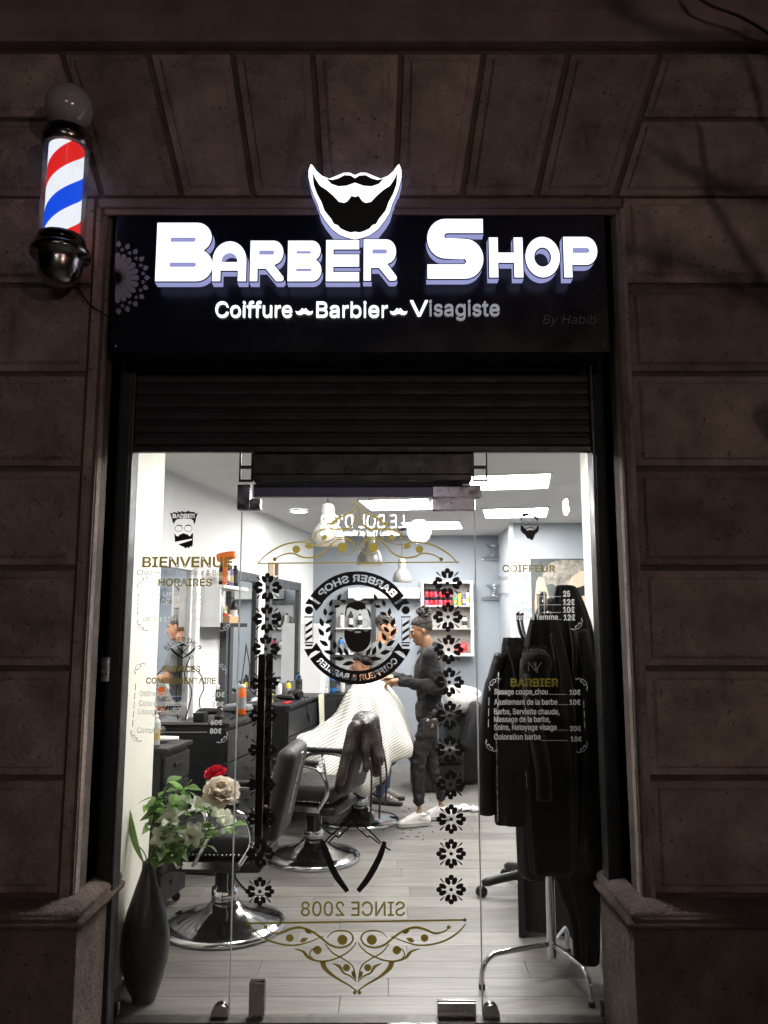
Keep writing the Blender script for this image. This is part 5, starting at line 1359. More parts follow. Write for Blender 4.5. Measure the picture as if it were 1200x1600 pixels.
# ---- back wall
sh2 = thing('wall_shelf', 'white framed wall shelf with rows of styling products behind the barber', 'shelf', (.41, YB - .001, 1.265))
SW, SHH = .58, .83
mb = MB(); mb.box(0, SW, -.02, 0, 0, SHH); obj('back_panel', mb, pm('taupe_panel', (.30, .285, .27), .7), sh2)
for (a, b, c, d) in ((0, SW, 0, .03), (0, SW, SHH - .03, SHH), (0, .028, .0301, SHH - .0301), (SW - .028, SW, .0301, SHH - .0301)): mb = MB(); mb.box(a, b, -.17, -.0205, c, d, .003); obj('frame_board', mb, WHITEL, sh2)
for z in (.29, .54): mb = MB(); mb.box(.029, SW - .029, -.165, -.0205, z, z + .018, .002); obj('shelf_board', mb, pm('taupe_shelf', (.34, .32, .30), .6), sh2)
BX, BY = .41, YB
k = 0
for r_, (dy, zz) in enumerate(((-.09, .559), (-.088, .6515))):
    for i in range(6):
        jar('wax_jar', '%s wax jar from the barber in the %s layer on the back shelf' % (('first', 'second', 'third', 'fourth', 'fifth', 'sixth')[i], ('bottom', 'stacked upper')[r_]), (BX + .07 + i * .052, BY + dy, 1.265 + zz), .0235, .092, RED if (i + r_) % 3 else PNK, BPLAS, 'styling wax jars on the back shelf')
for (x, m_, r, h, lab) in ((.39, GRN, .018, .10, 'grey green slim bottle on the top board of the back shelf'), (.44, YEL, .02, .15, 'tall yellow bottle with green foot on the top board of the back shelf'), (.49, PUR, .02, .12, 'purple bottle on the top board of the back shelf'), (.53, WHT, .02, .16, 'white bottle at the end of the top board of the back shelf')):
    bottle('product_bottle', lab, (BX + x, BY - .08, 1.265 + .559), r, h, m_)
bottle('product_bottle', 'cream bottle on the middle board of the back shelf', (BX + .49, BY - .08, 1.265 + .309), .03, .13, CRM); jar('product_jar', 'white tub on the middle board of the back shelf', (BX + .26, BY - .09, 1.265 + .309), .045, .06, WHT, WHT)
t = thing('red_bag', 'crumpled red and white packet on the lowest board of the back shelf', 'packet', (BX + .45, BY - .09, 1.295)); me = blob([('s', (0, 0, .05), (.07, .04, .05)), ('s', (.04, 0, .08), (.03, .03, .05))], .01, 2); noise_disp(me, .02, 25, 1); obj('packet', me, RED, t)
mb = MB(); mb.box(-.40, .395, YB - .14, YB - .001, 1.90, 2.015, .004); single('wall_ledge', mb, WHITEL, 'long white ledge on the grey wall, left of the product shelf', 'shelf')
# dark station mirror behind the emblem
t = thing('bottle_rack', 'black framed bottle rack on the grey back wall, behind the round emblem', 'rack', (-.34, YB - .001, .98))
for (a, b, c, d) in ((-.25, .25, 0, .05), (-.25, .25, .86, .91), (-.25, -.2, .0501, .8599), (.2, .25, .0501, .8599)): mb = MB(); mb.box(a, b, -.05, -.001, c, d, .004); obj('frame_bar', mb, DFRAME, t)
mb = MB(); mb.box(-.199, .199, -.02, -.002, .0505, .8595); obj('back_board', mb, pm('grey_board', (.34, .35, .36), .4), t)
for z in (.30, .58): mb = MB(); mb.box(-.199, .199, -.10, -.0205, z, z + .015, .002); obj('shelf_board', mb, WHITEL, t)
cabinet_b = thing('back_station', 'black drawer station against the grey back wall', 'cabinet', (-.34, YB - .02, 0))
mb = MB(); mb.box(-.42, .36, -.40, 0, .06, .88, .006); obj('carcass', mb, BPLAS, cabinet_b)
for k in range(3): mb = MB(); mb.box(-.40 + k * .255, -.155 + k * .255, -.42, -.4005, .12, .84, .005); obj('door', mb, DGREY, cabinet_b)
for (x, m_, r, h, lab) in ((-.55, BLU, .03, .22, 'tall blue bottle on the back station under the bottle rack'), (-.45, WHT, .026, .15, 'white bottle on the back station'), (-.25, BPLAS, .03, .2, 'black bottle on the back station'), (-.15, WHT, .024, .2, 'slim white bottle on the back station'), (-.05, RED, .022, .14, 'red bottle on the back station')):
    bottle('product_bottle', lab, (x, YB - .2, .881), r, h, m_)
for (x, z, m_, r, h, lab) in ((-.48, 1.296, BLU, .028, .17, 'blue bottle on the lower board of the bottle rack'), (-.40, 1.296, WHT, .024, .14, 'white bottle on the lower board of the bottle rack'), (-.31, 1.296, PNK, .024, .16, 'pink bottle on the lower board of the bottle rack'), (-.22, 1.296, WHT, .03, .19, 'large white bottle on the lower board of the bottle rack'), (-.47, 1.576, CRM, .026, .16, 'cream bottle on the upper board of the bottle rack'), (-.37, 1.576, BPLAS, .026, .18, 'black bottle on the upper board of the bottle rack'), (-.27, 1.576, WHT, .026, .15, 'white bottle on the upper board of the bottle rack')):
    bottle('product_bottle', lab, (x, YB - .065, z), r, h, m_)
# white cupboard in the corner
t = thing('corner_cupboard', 'narrow white cupboard in the corner beside the far mirror', 'cupboard', W(8.56, .001, 0), RZ)
mb = MB(); mb.box(0, .22, 0, .42, .05, 1.62, .004); obj('carcass', mb, WHITEL, t)
for k in range(2): mb = MB(); mb.box(.2205, .238, .005 + k * .207, .203 + k * .207, .07, 1.6, .004); d_ = obj('door', mb, WHITEL, t); mb = MB(); mb.cyl((.248, .18 + k * .05, .8), (.248, .18 + k * .05, .95), .005); obj('handle', mb, STEEL, d_)
# ---- backwash unit
t = thing('shampoo_basin', 'white shampoo basin on a black body against the grey wall', 'basin', (.80, 8.45, 0), .15)
me = blob([('s', (0, -.02, .90), (.20, .22, .22))], .012, 2)
bm = bmesh.new(); bm.from_mesh(me); 
bmesh.ops.bisect_plane(bm, geom=bm.verts[:] + bm.edges[:] + bm.faces[:], plane_co=(0, 0, .93), plane_no=(0, -.25, 1), clear_outer=True)
bmesh.ops.solidify(bm, geom=bm.faces[:], thickness=.018); bm.to_mesh(me); bm.free()
for p in me.polygons: p.use_smooth = True
obj('bowl', me, pm('white_ceramic', (.82, .80, .76), .12), t)
obj('body', rbox(-.19, .19, -.10, .30, .02, .74, .05), BLEATH, t)
mb = MB(); mb.tube(spline([(.1, -.02, .92), (.17, -.04, .86), (.22, -.05, .6), (.16, -.1, .42), (.22, -.14, .3)], 6), .007, 6); obj('shower_hose', mb, STEEL, t)
t = thing('shampoo_chair', 'low black shampoo seat in front of the white basin', 'chair', (.50, 8.20, 0), .1)
obj('seat', rbox(-.28, .25, -.27, .27, .28, .44, .05), BLEATH, t); obj('backrest', rbox(.26, .36, -.25, .25, .40, .86, .04, R(16), (.3, 0, .45)), BLEATH, t); obj('base', rbox(-.22, .26, -.2, .2, .01, .275, .03), BPLAS, t)
# hair cuttings on the floor
mb = MB()
for k in range(50):
    x, yy = random.gauss(.12, .22), random.gauss(6.75, .28); a = random.random() * 6.28; l = random.uniform(.01, .04)
    if (x - CC[0]) ** 2 + (yy - CC[1]) ** 2 < .13: continue
    mb.tube([(x, yy, .003), (x + l * math.cos(a) * .5, yy + l * math.sin(a) * .5, .006), (x + l * math.cos(a + .6), yy + l * math.sin(a + .6), .003)], .0022, 4)
tag(obj('hair_clippings', mb, HAIRM), 'dark hair clippings scattered on the floor round the third chair', 'hair', kind='stuff')
t = thing('floor_rag', 'crumpled white and grey rag on the floor behind the barber', 'rag', (.72, 7.25, 0)); me = blob([('s', (-.05, 0, .02), (.1, .06, .025)), ('s', (.08, -.02, .018), (.09, .05, .02))], .01, 1); noise_disp(me, .025, 20, 5); obj('cloth', me, solid('rag_cotton', (.55, .55, .56), .9), t)
# ---- glass ornaments on the grey wall between basin and pillar
for (py, lab, h) in ((868, 'upper clear glass shelf with crystal jar, beside the pillar corner', .13), (931, 'lower clear glass shelf with crystal jar, beside the pillar corner', .13)):
    q0 = on(754, py + 4, YB - .1); q1 = on(797, py + 4, YB - .1)
    t = thing('glass_shelf', lab, 'glass shelf', ((q0.x + q1.x) / 2, YB - .001, q0.z)); hw = (q1.x - q0.x) / 2
    mb = MB(); mb.box(-hw, hw, -.16, -.001, 0, .012, .002); obj('shelf_pane', mb, CLEARG, t)
    mb = MB(); mb.lathe([(.075, .013), (.09, .02), (.05, .05), (.045, .10), (.10, .15), (.095, .152), (.04, .105), (.0001, .06)], 18, Matrix.Translation((-.02, -.08, 0))); obj('crystal_jar', mb, CLEARG, t)
    mb = MB(); mb.box(-hw, hw, -.02, -.0015, -.012, -.001, .002); obj('rail', mb, CHROME, t)
# ---- portrait poster on the pillar
YPO = 7.995
po = thing('portrait_poster', 'large photo poster of a man with swept hair on the grey pillar', 'poster', (1.85, YPO, 1.3), world=True)
def pp(l): return [P(x, yy, YPO) for x, yy in l]
x0, x1 = P(833, 0, YPO)[0], P(951, 0, YPO)[0]
q0 = P(833, 1030, YPO); q1 = P(951, 873, YPO)
mb = MB(); mb.box(q0[0], q1[0], YPO - .014, YPO, q0[1], q1[1], .002); obj('board', mb, pm('poster_dark', (.075, .085, .085), .5, var=.5, vscale=6), po)
def pl(name, pts, mat, dz): mb = MB(); fill(mb, [pp(pts)], YPO - .0142 - dz); obj(name, mb, mat, po)
pl('printed_arm', [(836, 985), (835, 940), (838, 908), (842, 901), (848, 903), (854, 920), (860, 945), (864, 985)], pm('print_skin', (.62, .40, .27), .5, var=.2, vscale=9), .0005)
pl('printed_face', [(862, 940), (866, 928), (880, 920), (890, 900), (905, 885), (945, 882), (949, 930), (948, 1000), (920, 1015), (885, 1005), (868, 975)], pm('print_face', (.66, .44, .32), .5, var=.25, vscale=7), .0006)
pl('printed_hair', [(846, 900), (852, 884), (866, 877), (885, 875), (915, 876), (949, 880), (949, 893), (925, 890), (905, 893), (892, 903), (884, 918), (872, 918), (862, 912), (852, 914)], pm('print_hair', (.26, .23, .20), .5, var=.6, vscale=22), .0009)
pl('printed_glasses', [(890, 922), (915, 914), (948, 912), (948, 915), (916, 918), (914, 930), (900, 934), (891, 927)], VBLACK, .0012)
pl('printed_beard', [(878, 960), (890, 955), (910, 958), (948, 950), (948, 1005), (915, 1018), (886, 1006), (876, 985)], pm('print_beard', (.10, .075, .06), .6, var=.4, vscale=25), .0011)
# ---- reception desk and office chair behind the coats
t = thing('reception_desk', 'dark grey reception desk behind the coat rack', 'desk', (.70, 4.40, 0), -.42)
mb = MB(); mb.box(0, .035, -.02, .58, 0, .95, .003); obj('side_panel', mb, DGREY, t)
mb = MB(); mb.box(.0355, .28, .03, .055, .02, .93, .003); obj('front_panel', mb, DGREY, t)
mb = MB(); mb.box(-.02, .29, -.04, .6, .951, .985, .004); obj('desk_top', mb, BPLAS, t)
t = thing('office_chair', 'black swivel office chair, one castor arm showing beside the coats', 'chair', (.92, 5.05, 0), .12)
for k in range(5):
    a = math.pi + k * 2 * math.pi / 5
    mb = MB(); mb.tube(spline([(0, 0, .12), (.16 * math.cos(a), .16 * math.sin(a), .11), (.34 * math.cos(a), .34 * math.sin(a), .075)], 4), [.032] * 4 + [.026] * 4 + [.018], 8); ar = obj('star_leg', mb, BPLAS, t)
    mb = MB(); M = Matrix.Translation((.345 * math.cos(a), .345 * math.sin(a), .03)) @ Matrix.Rotation(a + .5, 4, 'Z') @ Matrix.Rotation(R(90), 4, 'X')
    mb.lathe([(.02, -.024), (.03, -.02), (.03, -.004), (.012, -.003), (.012, .003), (.03, .004), (.03, .02), (.02, .024)], 14, M); obj('caster', mb, BPLAS, ar)
mb = MB(); mb.cyl((0, 0, .1), (0, 0, .42), .028); obj('column', mb, BPLAS, t); obj('seat', rbox(-.2, .22, -.22, .22, .43, .50, .03), BPLAS, t); obj('backrest', rbox(.2, .25, -.2, .2, .56, .92, .02, R(8), (.2, 0, .5)), BPLAS, t)
# ---- coat rack
rk = thing('coat_rack', 'chrome coat rack with bent tube feet behind the right window pane', 'coat rack', (.772, 3.93, 0))
mb = MB(); mb.lathe([(.021, .075), (.0215, .08), (.0215, 1.60), (.026, 1.602), (.026, 1.74), (.020, 1.75)], 22); obj('pole', mb, CHROME, rk)
for (dx, dy) in ((-.34, -.14), (.10, -.31), (.13, .26)):
    l = math.hypot(dx, dy); u = (dx / l, dy / l); mb = MB()
    pts = [(u[0] * .022, u[1] * .022, .135), (u[0] * (l - .10), u[1] * (l - .10), .135), (u[0] * (l - .05), u[1] * (l - .05), .128), (u[0] * (l - .015), u[1] * (l - .015), .10), (dx, dy, .06), (dx, dy, .012)]
    mb.tube(spline(pts, 4), .0115, 10); lg = obj('leg', mb, CHROME, rk)
    mb = MB(); mb.cyl((dx, dy, 0), (dx, dy, .02), .0145); obj('rubber_foot', mb, BPLAS, lg)
for k in range(5):
    a = R(200 + k * 72); ca, sa = math.cos(a), math.sin(a); mb = MB()
    mb.tube(spline([(ca * .02, sa * .02, 1.53), (ca * .07, sa * .07, 1.515), (ca * .115, sa * .115, 1.535), (ca * .135, sa * .135, 1.60), (ca * .135, sa * .135, 1.64)], 5), .008, 8); mb.ball((ca * .135, sa * .135, 1.642), .012, 8, 6); obj('hook', mb, DCHROME, rk)
# ---- garments: stacked cross-sections with folds
def garment(rows, Y, flat=.42, folds=7, amp=.05, seed=0, n=56, per=6):
    from mathutils import noise
    pts = spline([(r[0], r[1], r[2]) for r in rows], per); vs = []
    m = len(pts)
    for i, p in enumerate(pts):
        a = on(p[1], p[0], Y); b = on(p[2], p[0], Y); cx = (a.x + b.x) / 2; rx = max((b.x - a.x) / 2, .004); ry = max(rx * flat, .012 if i not in (0, m - 1) else .004); ry = min(ry, .085)
        t = i / (m - 1)
        for k in range(n):
            th = 2 * math.pi * k / n
            f = 1 + amp * (t + .25) * (math.sin(folds * th + seed + 1.5 * math.sin(3 * t + seed)) + .6 * noise.noise(Vector((math.cos(th) * 2.2 + seed, math.sin(th) * 2.2, t * 5))))
            vs.append((cx + rx * math.cos(th) * (f if abs(math.cos(th)) < .8 else 1), Y + ry * math.sin(th) * f + .004 * noise.noise(Vector((k * .4, i * .3, seed))), (a.z + b.z) / 2))
    fs = [(i * n + k, i * n + (k + 1) % n, (i + 1) * n + (k + 1) % n, (i + 1) * n + k) for i in range(m - 1) for k in range(n)]
    fs += [tuple(range(n)), tuple(reversed(range((m - 1) * n, m * n)))]
    mb = MB(); mb.add(vs, fs, True); return mb
BFAB = pm('black_wool', (.0035, .0035, .004), .95, spec=.1, bump=.5, bscale=220, var=.3, vscale=12, sheen=.15)
BLJ = pm('black_jacket_leather', (.005, .005, .005), .45, spec=.3, bump=.35, bscale=40, var=.3, vscale=6, rvar=.1)
YC = 3.86
t = thing('leather_jacket', 'black zipped leather jacket hanging on the rack side near the door', 'jacket', (on(800, 1290, YC).x, YC, on(800, 1290, YC).z), world=True)
obj('body', garment([(996, 787, 810), (1001, 785, 822), (1040, 780, 838), (1090, 772, 842), (1150, 768, 846), (1200, 769, 846), (1250, 772, 843), (1284, 773, 838), (1289, 778, 832)], YC, .42, 6, .10, 1), BLJ, t)
mb = MB(); mb.tube(spline([on(783, 1022, YC - .03), on(770, 1070, YC - .04), on(762, 1130, YC - .03), on(759, 1200, YC), on(761, 1272, YC + .01)], 5), [.032] * 5 + [.038] * 6 + [.040] * 5 + [.036] * 5, 14); obj('sleeve', mb, BLJ, t)
mb = MB(); mb.tube(spline([on(838, 1040, YC - .03), on(842, 1100, YC - .07), on(840, 1180, YC - .07), on(834, 1260, YC - .055)], 5), [.03] * 5 + [.038] * 6 + [.034] * 5, 14); obj('sleeve', mb, BLJ, t)
mb = MB(); mb.tube([on(779, 1050, YC - .07), on(776, 1160, YC - .075), on(778, 1284, YC - .06)], .003, 6); obj('zip', mb, STEEL, t)
YC2 = 3.80
t = thing('hooded_coat', 'black coat with a pointed hood hanging in the middle of the rack', 'coat', (on(850, 1340, YC2).x, YC2, on(850, 1340, YC2).z), world=True)
obj('body', garment([(960, 838, 856), (964, 830, 866), (985, 824, 876), (1045, 812, 890), (1100, 812, 898), (1200, 818, 902), (1290, 822, 902), (1345, 826, 900), (1362, 828, 898), (1366, 836, 890)], YC2, .5, 5, .16, 2), BFAB, t)
mb = MB(); mb.tube(spline([on(826, 1030, YC2 - .04), on(834, 1120, YC2 - .085), on(848, 1200, YC2 - .07), on(850, 1250, YC2 - .06)], 5), [.04] * 6 + [.036] * 10, 14); obj('sleeve', mb, BFAB, t)
YC3 = 3.90
t = thing('long_coat', 'long black coat hanging on the wall side of the rack, hem near the floor', 'coat', (on(900, 1500, YC3).x, YC3, on(900, 1500, YC3).z), world=True)
obj('body', garment([(914, 872, 892), (920, 868, 902), (955, 862, 918), (1010, 858, 932), (1100, 854, 940), (1200, 850, 943), (1300, 850, 943), (1345, 856, 941), (1400, 876, 939), (1440, 890, 938), (1500, 897, 937), (1508, 902, 932)], YC3, .4, 7, .16, 3), BFAB, t)
mb = MB(); mb.tube(spline([on(908, 985, YC3 - .06), on(920, 1050, YC3 - .10), on(926, 1150, YC3 - .09), on(922, 1260, YC3 - .08), on(918, 1330, YC3 - .07)], 5), [.03] * 6 + [.04] * 10 + [.036] * 5, 14); obj('sleeve', mb, BFAB, t)
for (lx, ly0, ly1, yy, who) in ((800, 1010, 1090, YC - .085, 'leather_jacket'), (868, 990, 1120, YC2 - .1, 'hooded_coat'), (893, 940, 1100, YC3 - .075, 'long_coat')):
    par = bpy.data.objects[who]; mb = MB()
    a_, b_, c_ = on(lx - 7, ly0, yy), on(lx + 5, (ly0 + ly1) / 2, yy - .012), on(lx, ly1, yy - .004)
    mb.tube(spline([a_, b_, c_], 5), [.004, .007, .009, .010, .011, .011, .010, .009, .007, .006, .004], 8); obj('lapel', mb, BLJ if who == 'leather_jacket' else BFAB, par)
mb = MB(); mb.tube([on(822, 1205, YC - .08), on(824, 1232, YC - .082)], .0022, 6); obj('pocket_zip', mb, STEEL, bpy.data.objects['leather_jacket'])
mb = MB(); mb.tube([on(879, 1000, YC3 - .09), on(878, 1045, YC3 - .10)], .0025, 6); obj('zip', mb, STEEL, bpy.data.objects['long_coat'])
YC5 = 4.03
t = thing('padded_parka', 'bulky black parka at the back of the rack, behind the other coats', 'coat', (on(870, 1360, YC5).x, YC5, on(870, 1360, YC5).z), world=True)
obj('body', garment([(935, 856, 884), (945, 842, 900), (985, 826, 918), (1040, 812, 930), (1100, 806, 936), (1200, 804, 938), (1300, 806, 938), (1360, 810, 936), (1372, 818, 930)], YC5, .35, 7, .14, 5), BLJ, t)
mb = MB(); mb.tube(spline([on(822, 1000, YC5 - .05), on(808, 1080, YC5 - .07), on(802, 1180, YC5 - .06), on(804, 1270, YC5 - .05)], 5), [.035] * 6 + [.042] * 10, 14); obj('sleeve', mb, BLJ, t)
YC4 = 3.70
cq = on(838, 1040, YC4)
t = thing('baseball_cap', 'black cap with a pale NY monogram hanging on the coats', 'cap', (cq.x, YC4 - .02, cq.z - .05), world=True)
me = blob([('s', cq + Vector((0, 0, .01)), (.075, .06, .07)), ('s', cq + Vector((0, -.01, -.05)), (.06, .05, .03))], .009, 4); obj('crown', me, BFAB, t)
mb = MB()
yn = YC4 - .0655
for (s, x0, x1, yb, yc) in (('N', 825, 838, 1049, 1034), ('Y', 832, 847, 1052, 1035)): fill(mb, text_px(s, x0, x1, yb, yc, yn - (.0004 if s == 'Y' else 0), -.01), yn - (.0004 if s == 'Y' else 0))
obj('monogram', mb, solid('grey_thread', (.45, .45, .45), .8), t)
# ---- vase and flowers inside the window
yv = ground_y(1566); vx = on(221, 1566, yv).x
vs_ = thing('floor_vase', 'tall black bottle-shaped vase on the floor inside the window', 'vase', (vx, yv + .02, 0))
VH = on(221, 1346, yv + .02).z
mb = MB(); mb.lathe([(.0001, .004), (.05, 0), (.055, .012), (.075, .07), (.096, .15), (.104, .215), (.100, .28), (.082, .36), (.056, .44), (.036, .50), (.026, VH - .03), (.025, VH), (.019, VH), (.018, VH - .06)], 36, caps=False); obj('body', mb, pm('black_ceramic', (.004, .0045, .0045), .34, spec=.4, var=.3, vscale=7, rvar=.1), vs_)
LEAF = thin('leaf_green', (.19, .33, .10), .5, .3, 25, .4); LEAFP = thin('pale_leaf', (.42, .50, .30), .5, .2, 25, .2); STEM = pm('stem_green', (.10, .13, .06), .6)
YL = yv + .05
def leaf_mesh(L, w_, bend, lobed=False):
    mb = MB(); n = 7; vs = []; 
    for i in range(n + 1):
        t = i / n; h = w_ * math.sin(math.pi * t ** .75) * .5
        if lobed: h *= 1 + .28 * math.sin(t * 16)
        z = -bend * t * t * L
        vs += [(t * L, -h, z + abs(h) * .25), (t * L, 0, z), (t * L, h, z + abs(h) * .25)]
    fs = []
    for i in range(n):
        b = 3 * i; fs += [(b, b + 3, b + 4, b + 1), (b + 1, b + 4, b + 5, b + 2)]
    mb.add(vs, fs, True); return mb.mesh('leaf')
LM = [leaf_mesh(.07, .034, .35), leaf_mesh(.055, .03, .6), leaf_mesh(.085, .04, .2), leaf_mesh(.06, .042, .45, True)]
for m_ in LM: m_.materials.append(LEAF)
LMP = [leaf_mesh(.06, .036, .5), leaf_mesh(.05, .04, .7, True)]
for m_ in LMP: m_.materials.append(LEAFP)
mouth = Vector((vx, yv + .02, VH - .02))
def spray(name, label, cat, tip, leaves, meshes, spread=.05, thick=.0025):
    t = thing(name, label, cat, mouth, 0, None)
    tip = tip - mouth; mid = Vector((tip.x * .35, tip.y * .35, tip.z * .62))
    path = spline([(0, 0, 0), mid, tip], 8); mb = MB(); mb.tube(path, thick, 6); obj('stem', mb, STEM, t)
    for i in range(leaves):
        u = random.uniform(.42, 1); p = path[min(int(u * (len(path) - 1)), len(path) - 1)]
        o = obj('leaf', random.choice(meshes), None, t, loc=p + Vector((random.gauss(0, spread * .25), random.gauss(0, spread * .25), random.gauss(0, spread * .25))), rot=(random.uniform(-.7, .7), random.uniform(-.7, .5), random.uniform(0, 6.28)))
        k = random.uniform(.75, 1.15); o.scale = (k, k, k)
    return t, path
def tipat(px, py, dy=.0): return on(px, py, YL + dy)
for (px, py, dy, n_, lab) in ((240, 1248, .02, 14, 'leafy green sprig leaning to the wall side of the vase'), (262, 1222, .06, 13, 'upright green sprig with small leaves, tallest on the wall side'), (300, 1218, .05, 17, 'green leafy sprig rising at the middle of the bouquet'), (364, 1288, -.03, 14, 'green leafy sprig drooping towards the door'), (318, 1320, -.02, 18, 'dark green leafy sprig low in the bouquet'), (285, 1330, .03, 14, 'dark green leafy sprig just over the vase mouth'), (345, 1305, .04, 16, 'green leafy sprig under the cream peony')):
    spray('leafy_sprig', lab, 'plant', tipat(px, py, dy), n_, LM, .06)
t, _ = spray('blade_leaf', 'single long upright green blade at the wall side of the vase', 'plant', tipat(212, 1318, -.01), 0, LM)
mb = MB(); L_ = [on(224, 1348, YL - .02) - mouth, on(212, 1320, YL - .02) - mouth, on(204, 1285, YL - .02) - mouth, on(201, 1262, YL - .02) - mouth]; sp_ = spline(L_, 4); vs = []
for i, p in enumerate(sp_): h = .016 * math.sin(math.pi * (i + .6) / (len(sp_) + .2)); vs += [p + Vector((-h, 0, 0)), p + Vector((0, .006, 0)), p + Vector((h, 0, 0))]
mb.add(vs, [f for i in range(len(sp_) - 1) for f in ((3 * i, 3 * i + 1, 3 * i + 4, 3 * i + 3), (3 * i + 1, 3 * i + 2, 3 * i + 5, 3 * i + 4))], True); obj('leaf', mb, LEAF, t)
def petal(mb, M, L, w_, cup, curl, ruffle=.0, n=5):
    vs = []
    for i in range(n + 1):
        t = i / n; h = w_ * (math.sin(math.pi * min(t * .86 + .06, 1)) ** .7) * .5; z = cup * (t ** 1.6) * L - curl * (t ** 4) * L; x = L * t * (1 - .25 * cup * t)
        for k in (-1, -.5, 0, .5, 1): vs.append((x, h * k, z + abs(k) ** 2 * h * .55 + ruffle * math.sin(k * 7 + t * 9) * t * .006))
    fs = [(5 * i + k, 5 * i + k + 1, 5 * i + k + 6, 5 * i + k + 5) for i in range(n) for k in range(4)]
    mb.add(vs, fs, True, M)
def peony(name, label, px, py, dy, r, mat, tilt):
    t, path = spray(name, label, 'flower', tipat(px, py + 22, dy), 4, LM, .04, .003)
    c = on(px, py, YL + dy) - mouth; mb = MB()
    for ring, (cnt, cup, L) in enumerate(((10, .9, 1.0), (10, 1.1, .98), (10, 1.5, .92), (9, 2.0, .82), (7, 2.6, .7))):
        for k in range(cnt):
            M = Matrix.Translation(c + Vector((0, 0, -r * .45))) @ Euler(tilt).to_matrix().to_4x4() @ Matrix.Rotation(2 * math.pi * (k + ring * .37) / cnt + random.uniform(-.15, .15), 4, 'Z') @ Matrix.Rotation(-.30 * ring - .25 + random.uniform(-.12, .12), 4, 'Y')
            petal(mb, M, r * L * random.uniform(.9, 1.1), r * .85, cup * .35, .15, 1.0)
    obj('flower_head', mb, mat, t)
peony('cream_peony', 'large cream peony blossom on the door side of the bouquet', 346, 1231, -.03, .096, thin('cream_petal', (.95, .88, .77), .5, .04, 30), (.75, .15, 0))
peony('red_peony', 'crimson peony blossom behind the cream one', 338, 1207, .08, .064, thin('red_petal', (.62, .02, .05), .45, .25, 30), (.4, -.1, 0))
WPET = thin('white_petal', (.86, .88, .76), .5, .1, 25)
for (px, py, dy, tl, lab) in ((272, 1277, -.01, (.7, -.3, 0), 'white lily blossom in the middle of the bouquet, wall side'), (258, 1303, .0, (.9, -.5, .3), 'lowest white lily blossom, just above the vase'), (296, 1298, -.04, (1.2, .2, .5), 'white lily blossom facing the street, centre of the bouquet'), (308, 1262, .02, (.5, .3, .2), 'white lily blossom below the red peony'), (330, 1268, -.01, (.8, .6, .9), 'white lily blossom right under the cream peony'), (345, 1280, .02, (.7, .9, .1), 'white lily blossom at the door end of the bouquet'), (286, 1258, .05, (.2, -.4, .7), 'white lily blossom half hidden at the back of the bouquet')):
    t, path = spray('white_lily', lab, 'flower', tipat(px, py + 14, dy), 3, LMP, .05)
    c = on(px, py, YL + dy) - mouth; mb = MB()
    for k in range(6):
        M = Matrix.Translation(c + Vector((0, 0, -.02))) @ Euler(tl).to_matrix().to_4x4() @ Matrix.Rotation(k * math.pi / 3 + random.uniform(-.1, .1), 4, 'Z') @ Matrix.Rotation(-.75 + (.15 if k % 2 else 0), 4, 'Y')
        petal(mb, M, .078, .048, .4, .45)
    obj('flower_head', mb, WPET, t)
# pale stone beside the vase
q = on(196, 1562, yv - .02); me = blob([('s', (q.x, yv + .01, .03), (.045, .05, .035))], .01, 1); noise_disp(me, .012, 22, 2)
single('white_pebble', me, solid('pale_stone', (.5, .5, .5), .7), 'pale grey stone on the floor between vase and wall', 'stone')

# ================================================================ PEOPLE
def V(*a): return Vector(a)
def head_prims(c, fwd, s=1.0):
    """head about c (centre), looking along fwd (local y), built of fused volumes"""
    f = Vector(fwd).normalized(); q = Vector((0, 1, 0)).rotation_difference(f)
    def p(x, y, z): return c + q @ (Vector((x, y, z)) * s)
    E_ = q
    pr = [('s', p(0, -.012, .035), tuple(v * s for v in (.073, .092, .082)), E_), ('s', p(0, .028, -.015), tuple(v * s for v in (.064, .066, .085)), E_), ('s', p(0, .048, -.075), tuple(v * s for v in (.042, .042, .036)), E_),
          ('c', p(0, .088, .022), .010 * s, p(0, .112, -.016), .0125 * s), ('s', p(0, .110, -.018), tuple(v * s for v in (.017, .012, .010)), E_), ('s', p(0, .090, -.048), tuple(v * s for v in (.024, .013, .008)), E_), ('s', p(0, .087, -.061), tuple(v * s for v in (.021, .013, .009)), E_),
          ('s', p(0, .082, -.088), tuple(v * s for v in (.02, .014, .014)), E_), ('s', p(0, .078, .034), tuple(v * s for v in (.05, .016, .012)), E_),
          ('s', p(.073, -.008, -.005), tuple(v * s for v in (.009, .015, .026)), E_), ('s', p(-.073, -.008, -.005), tuple(v * s for v in (.009, .015, .026)), E_)]
    return pr, p
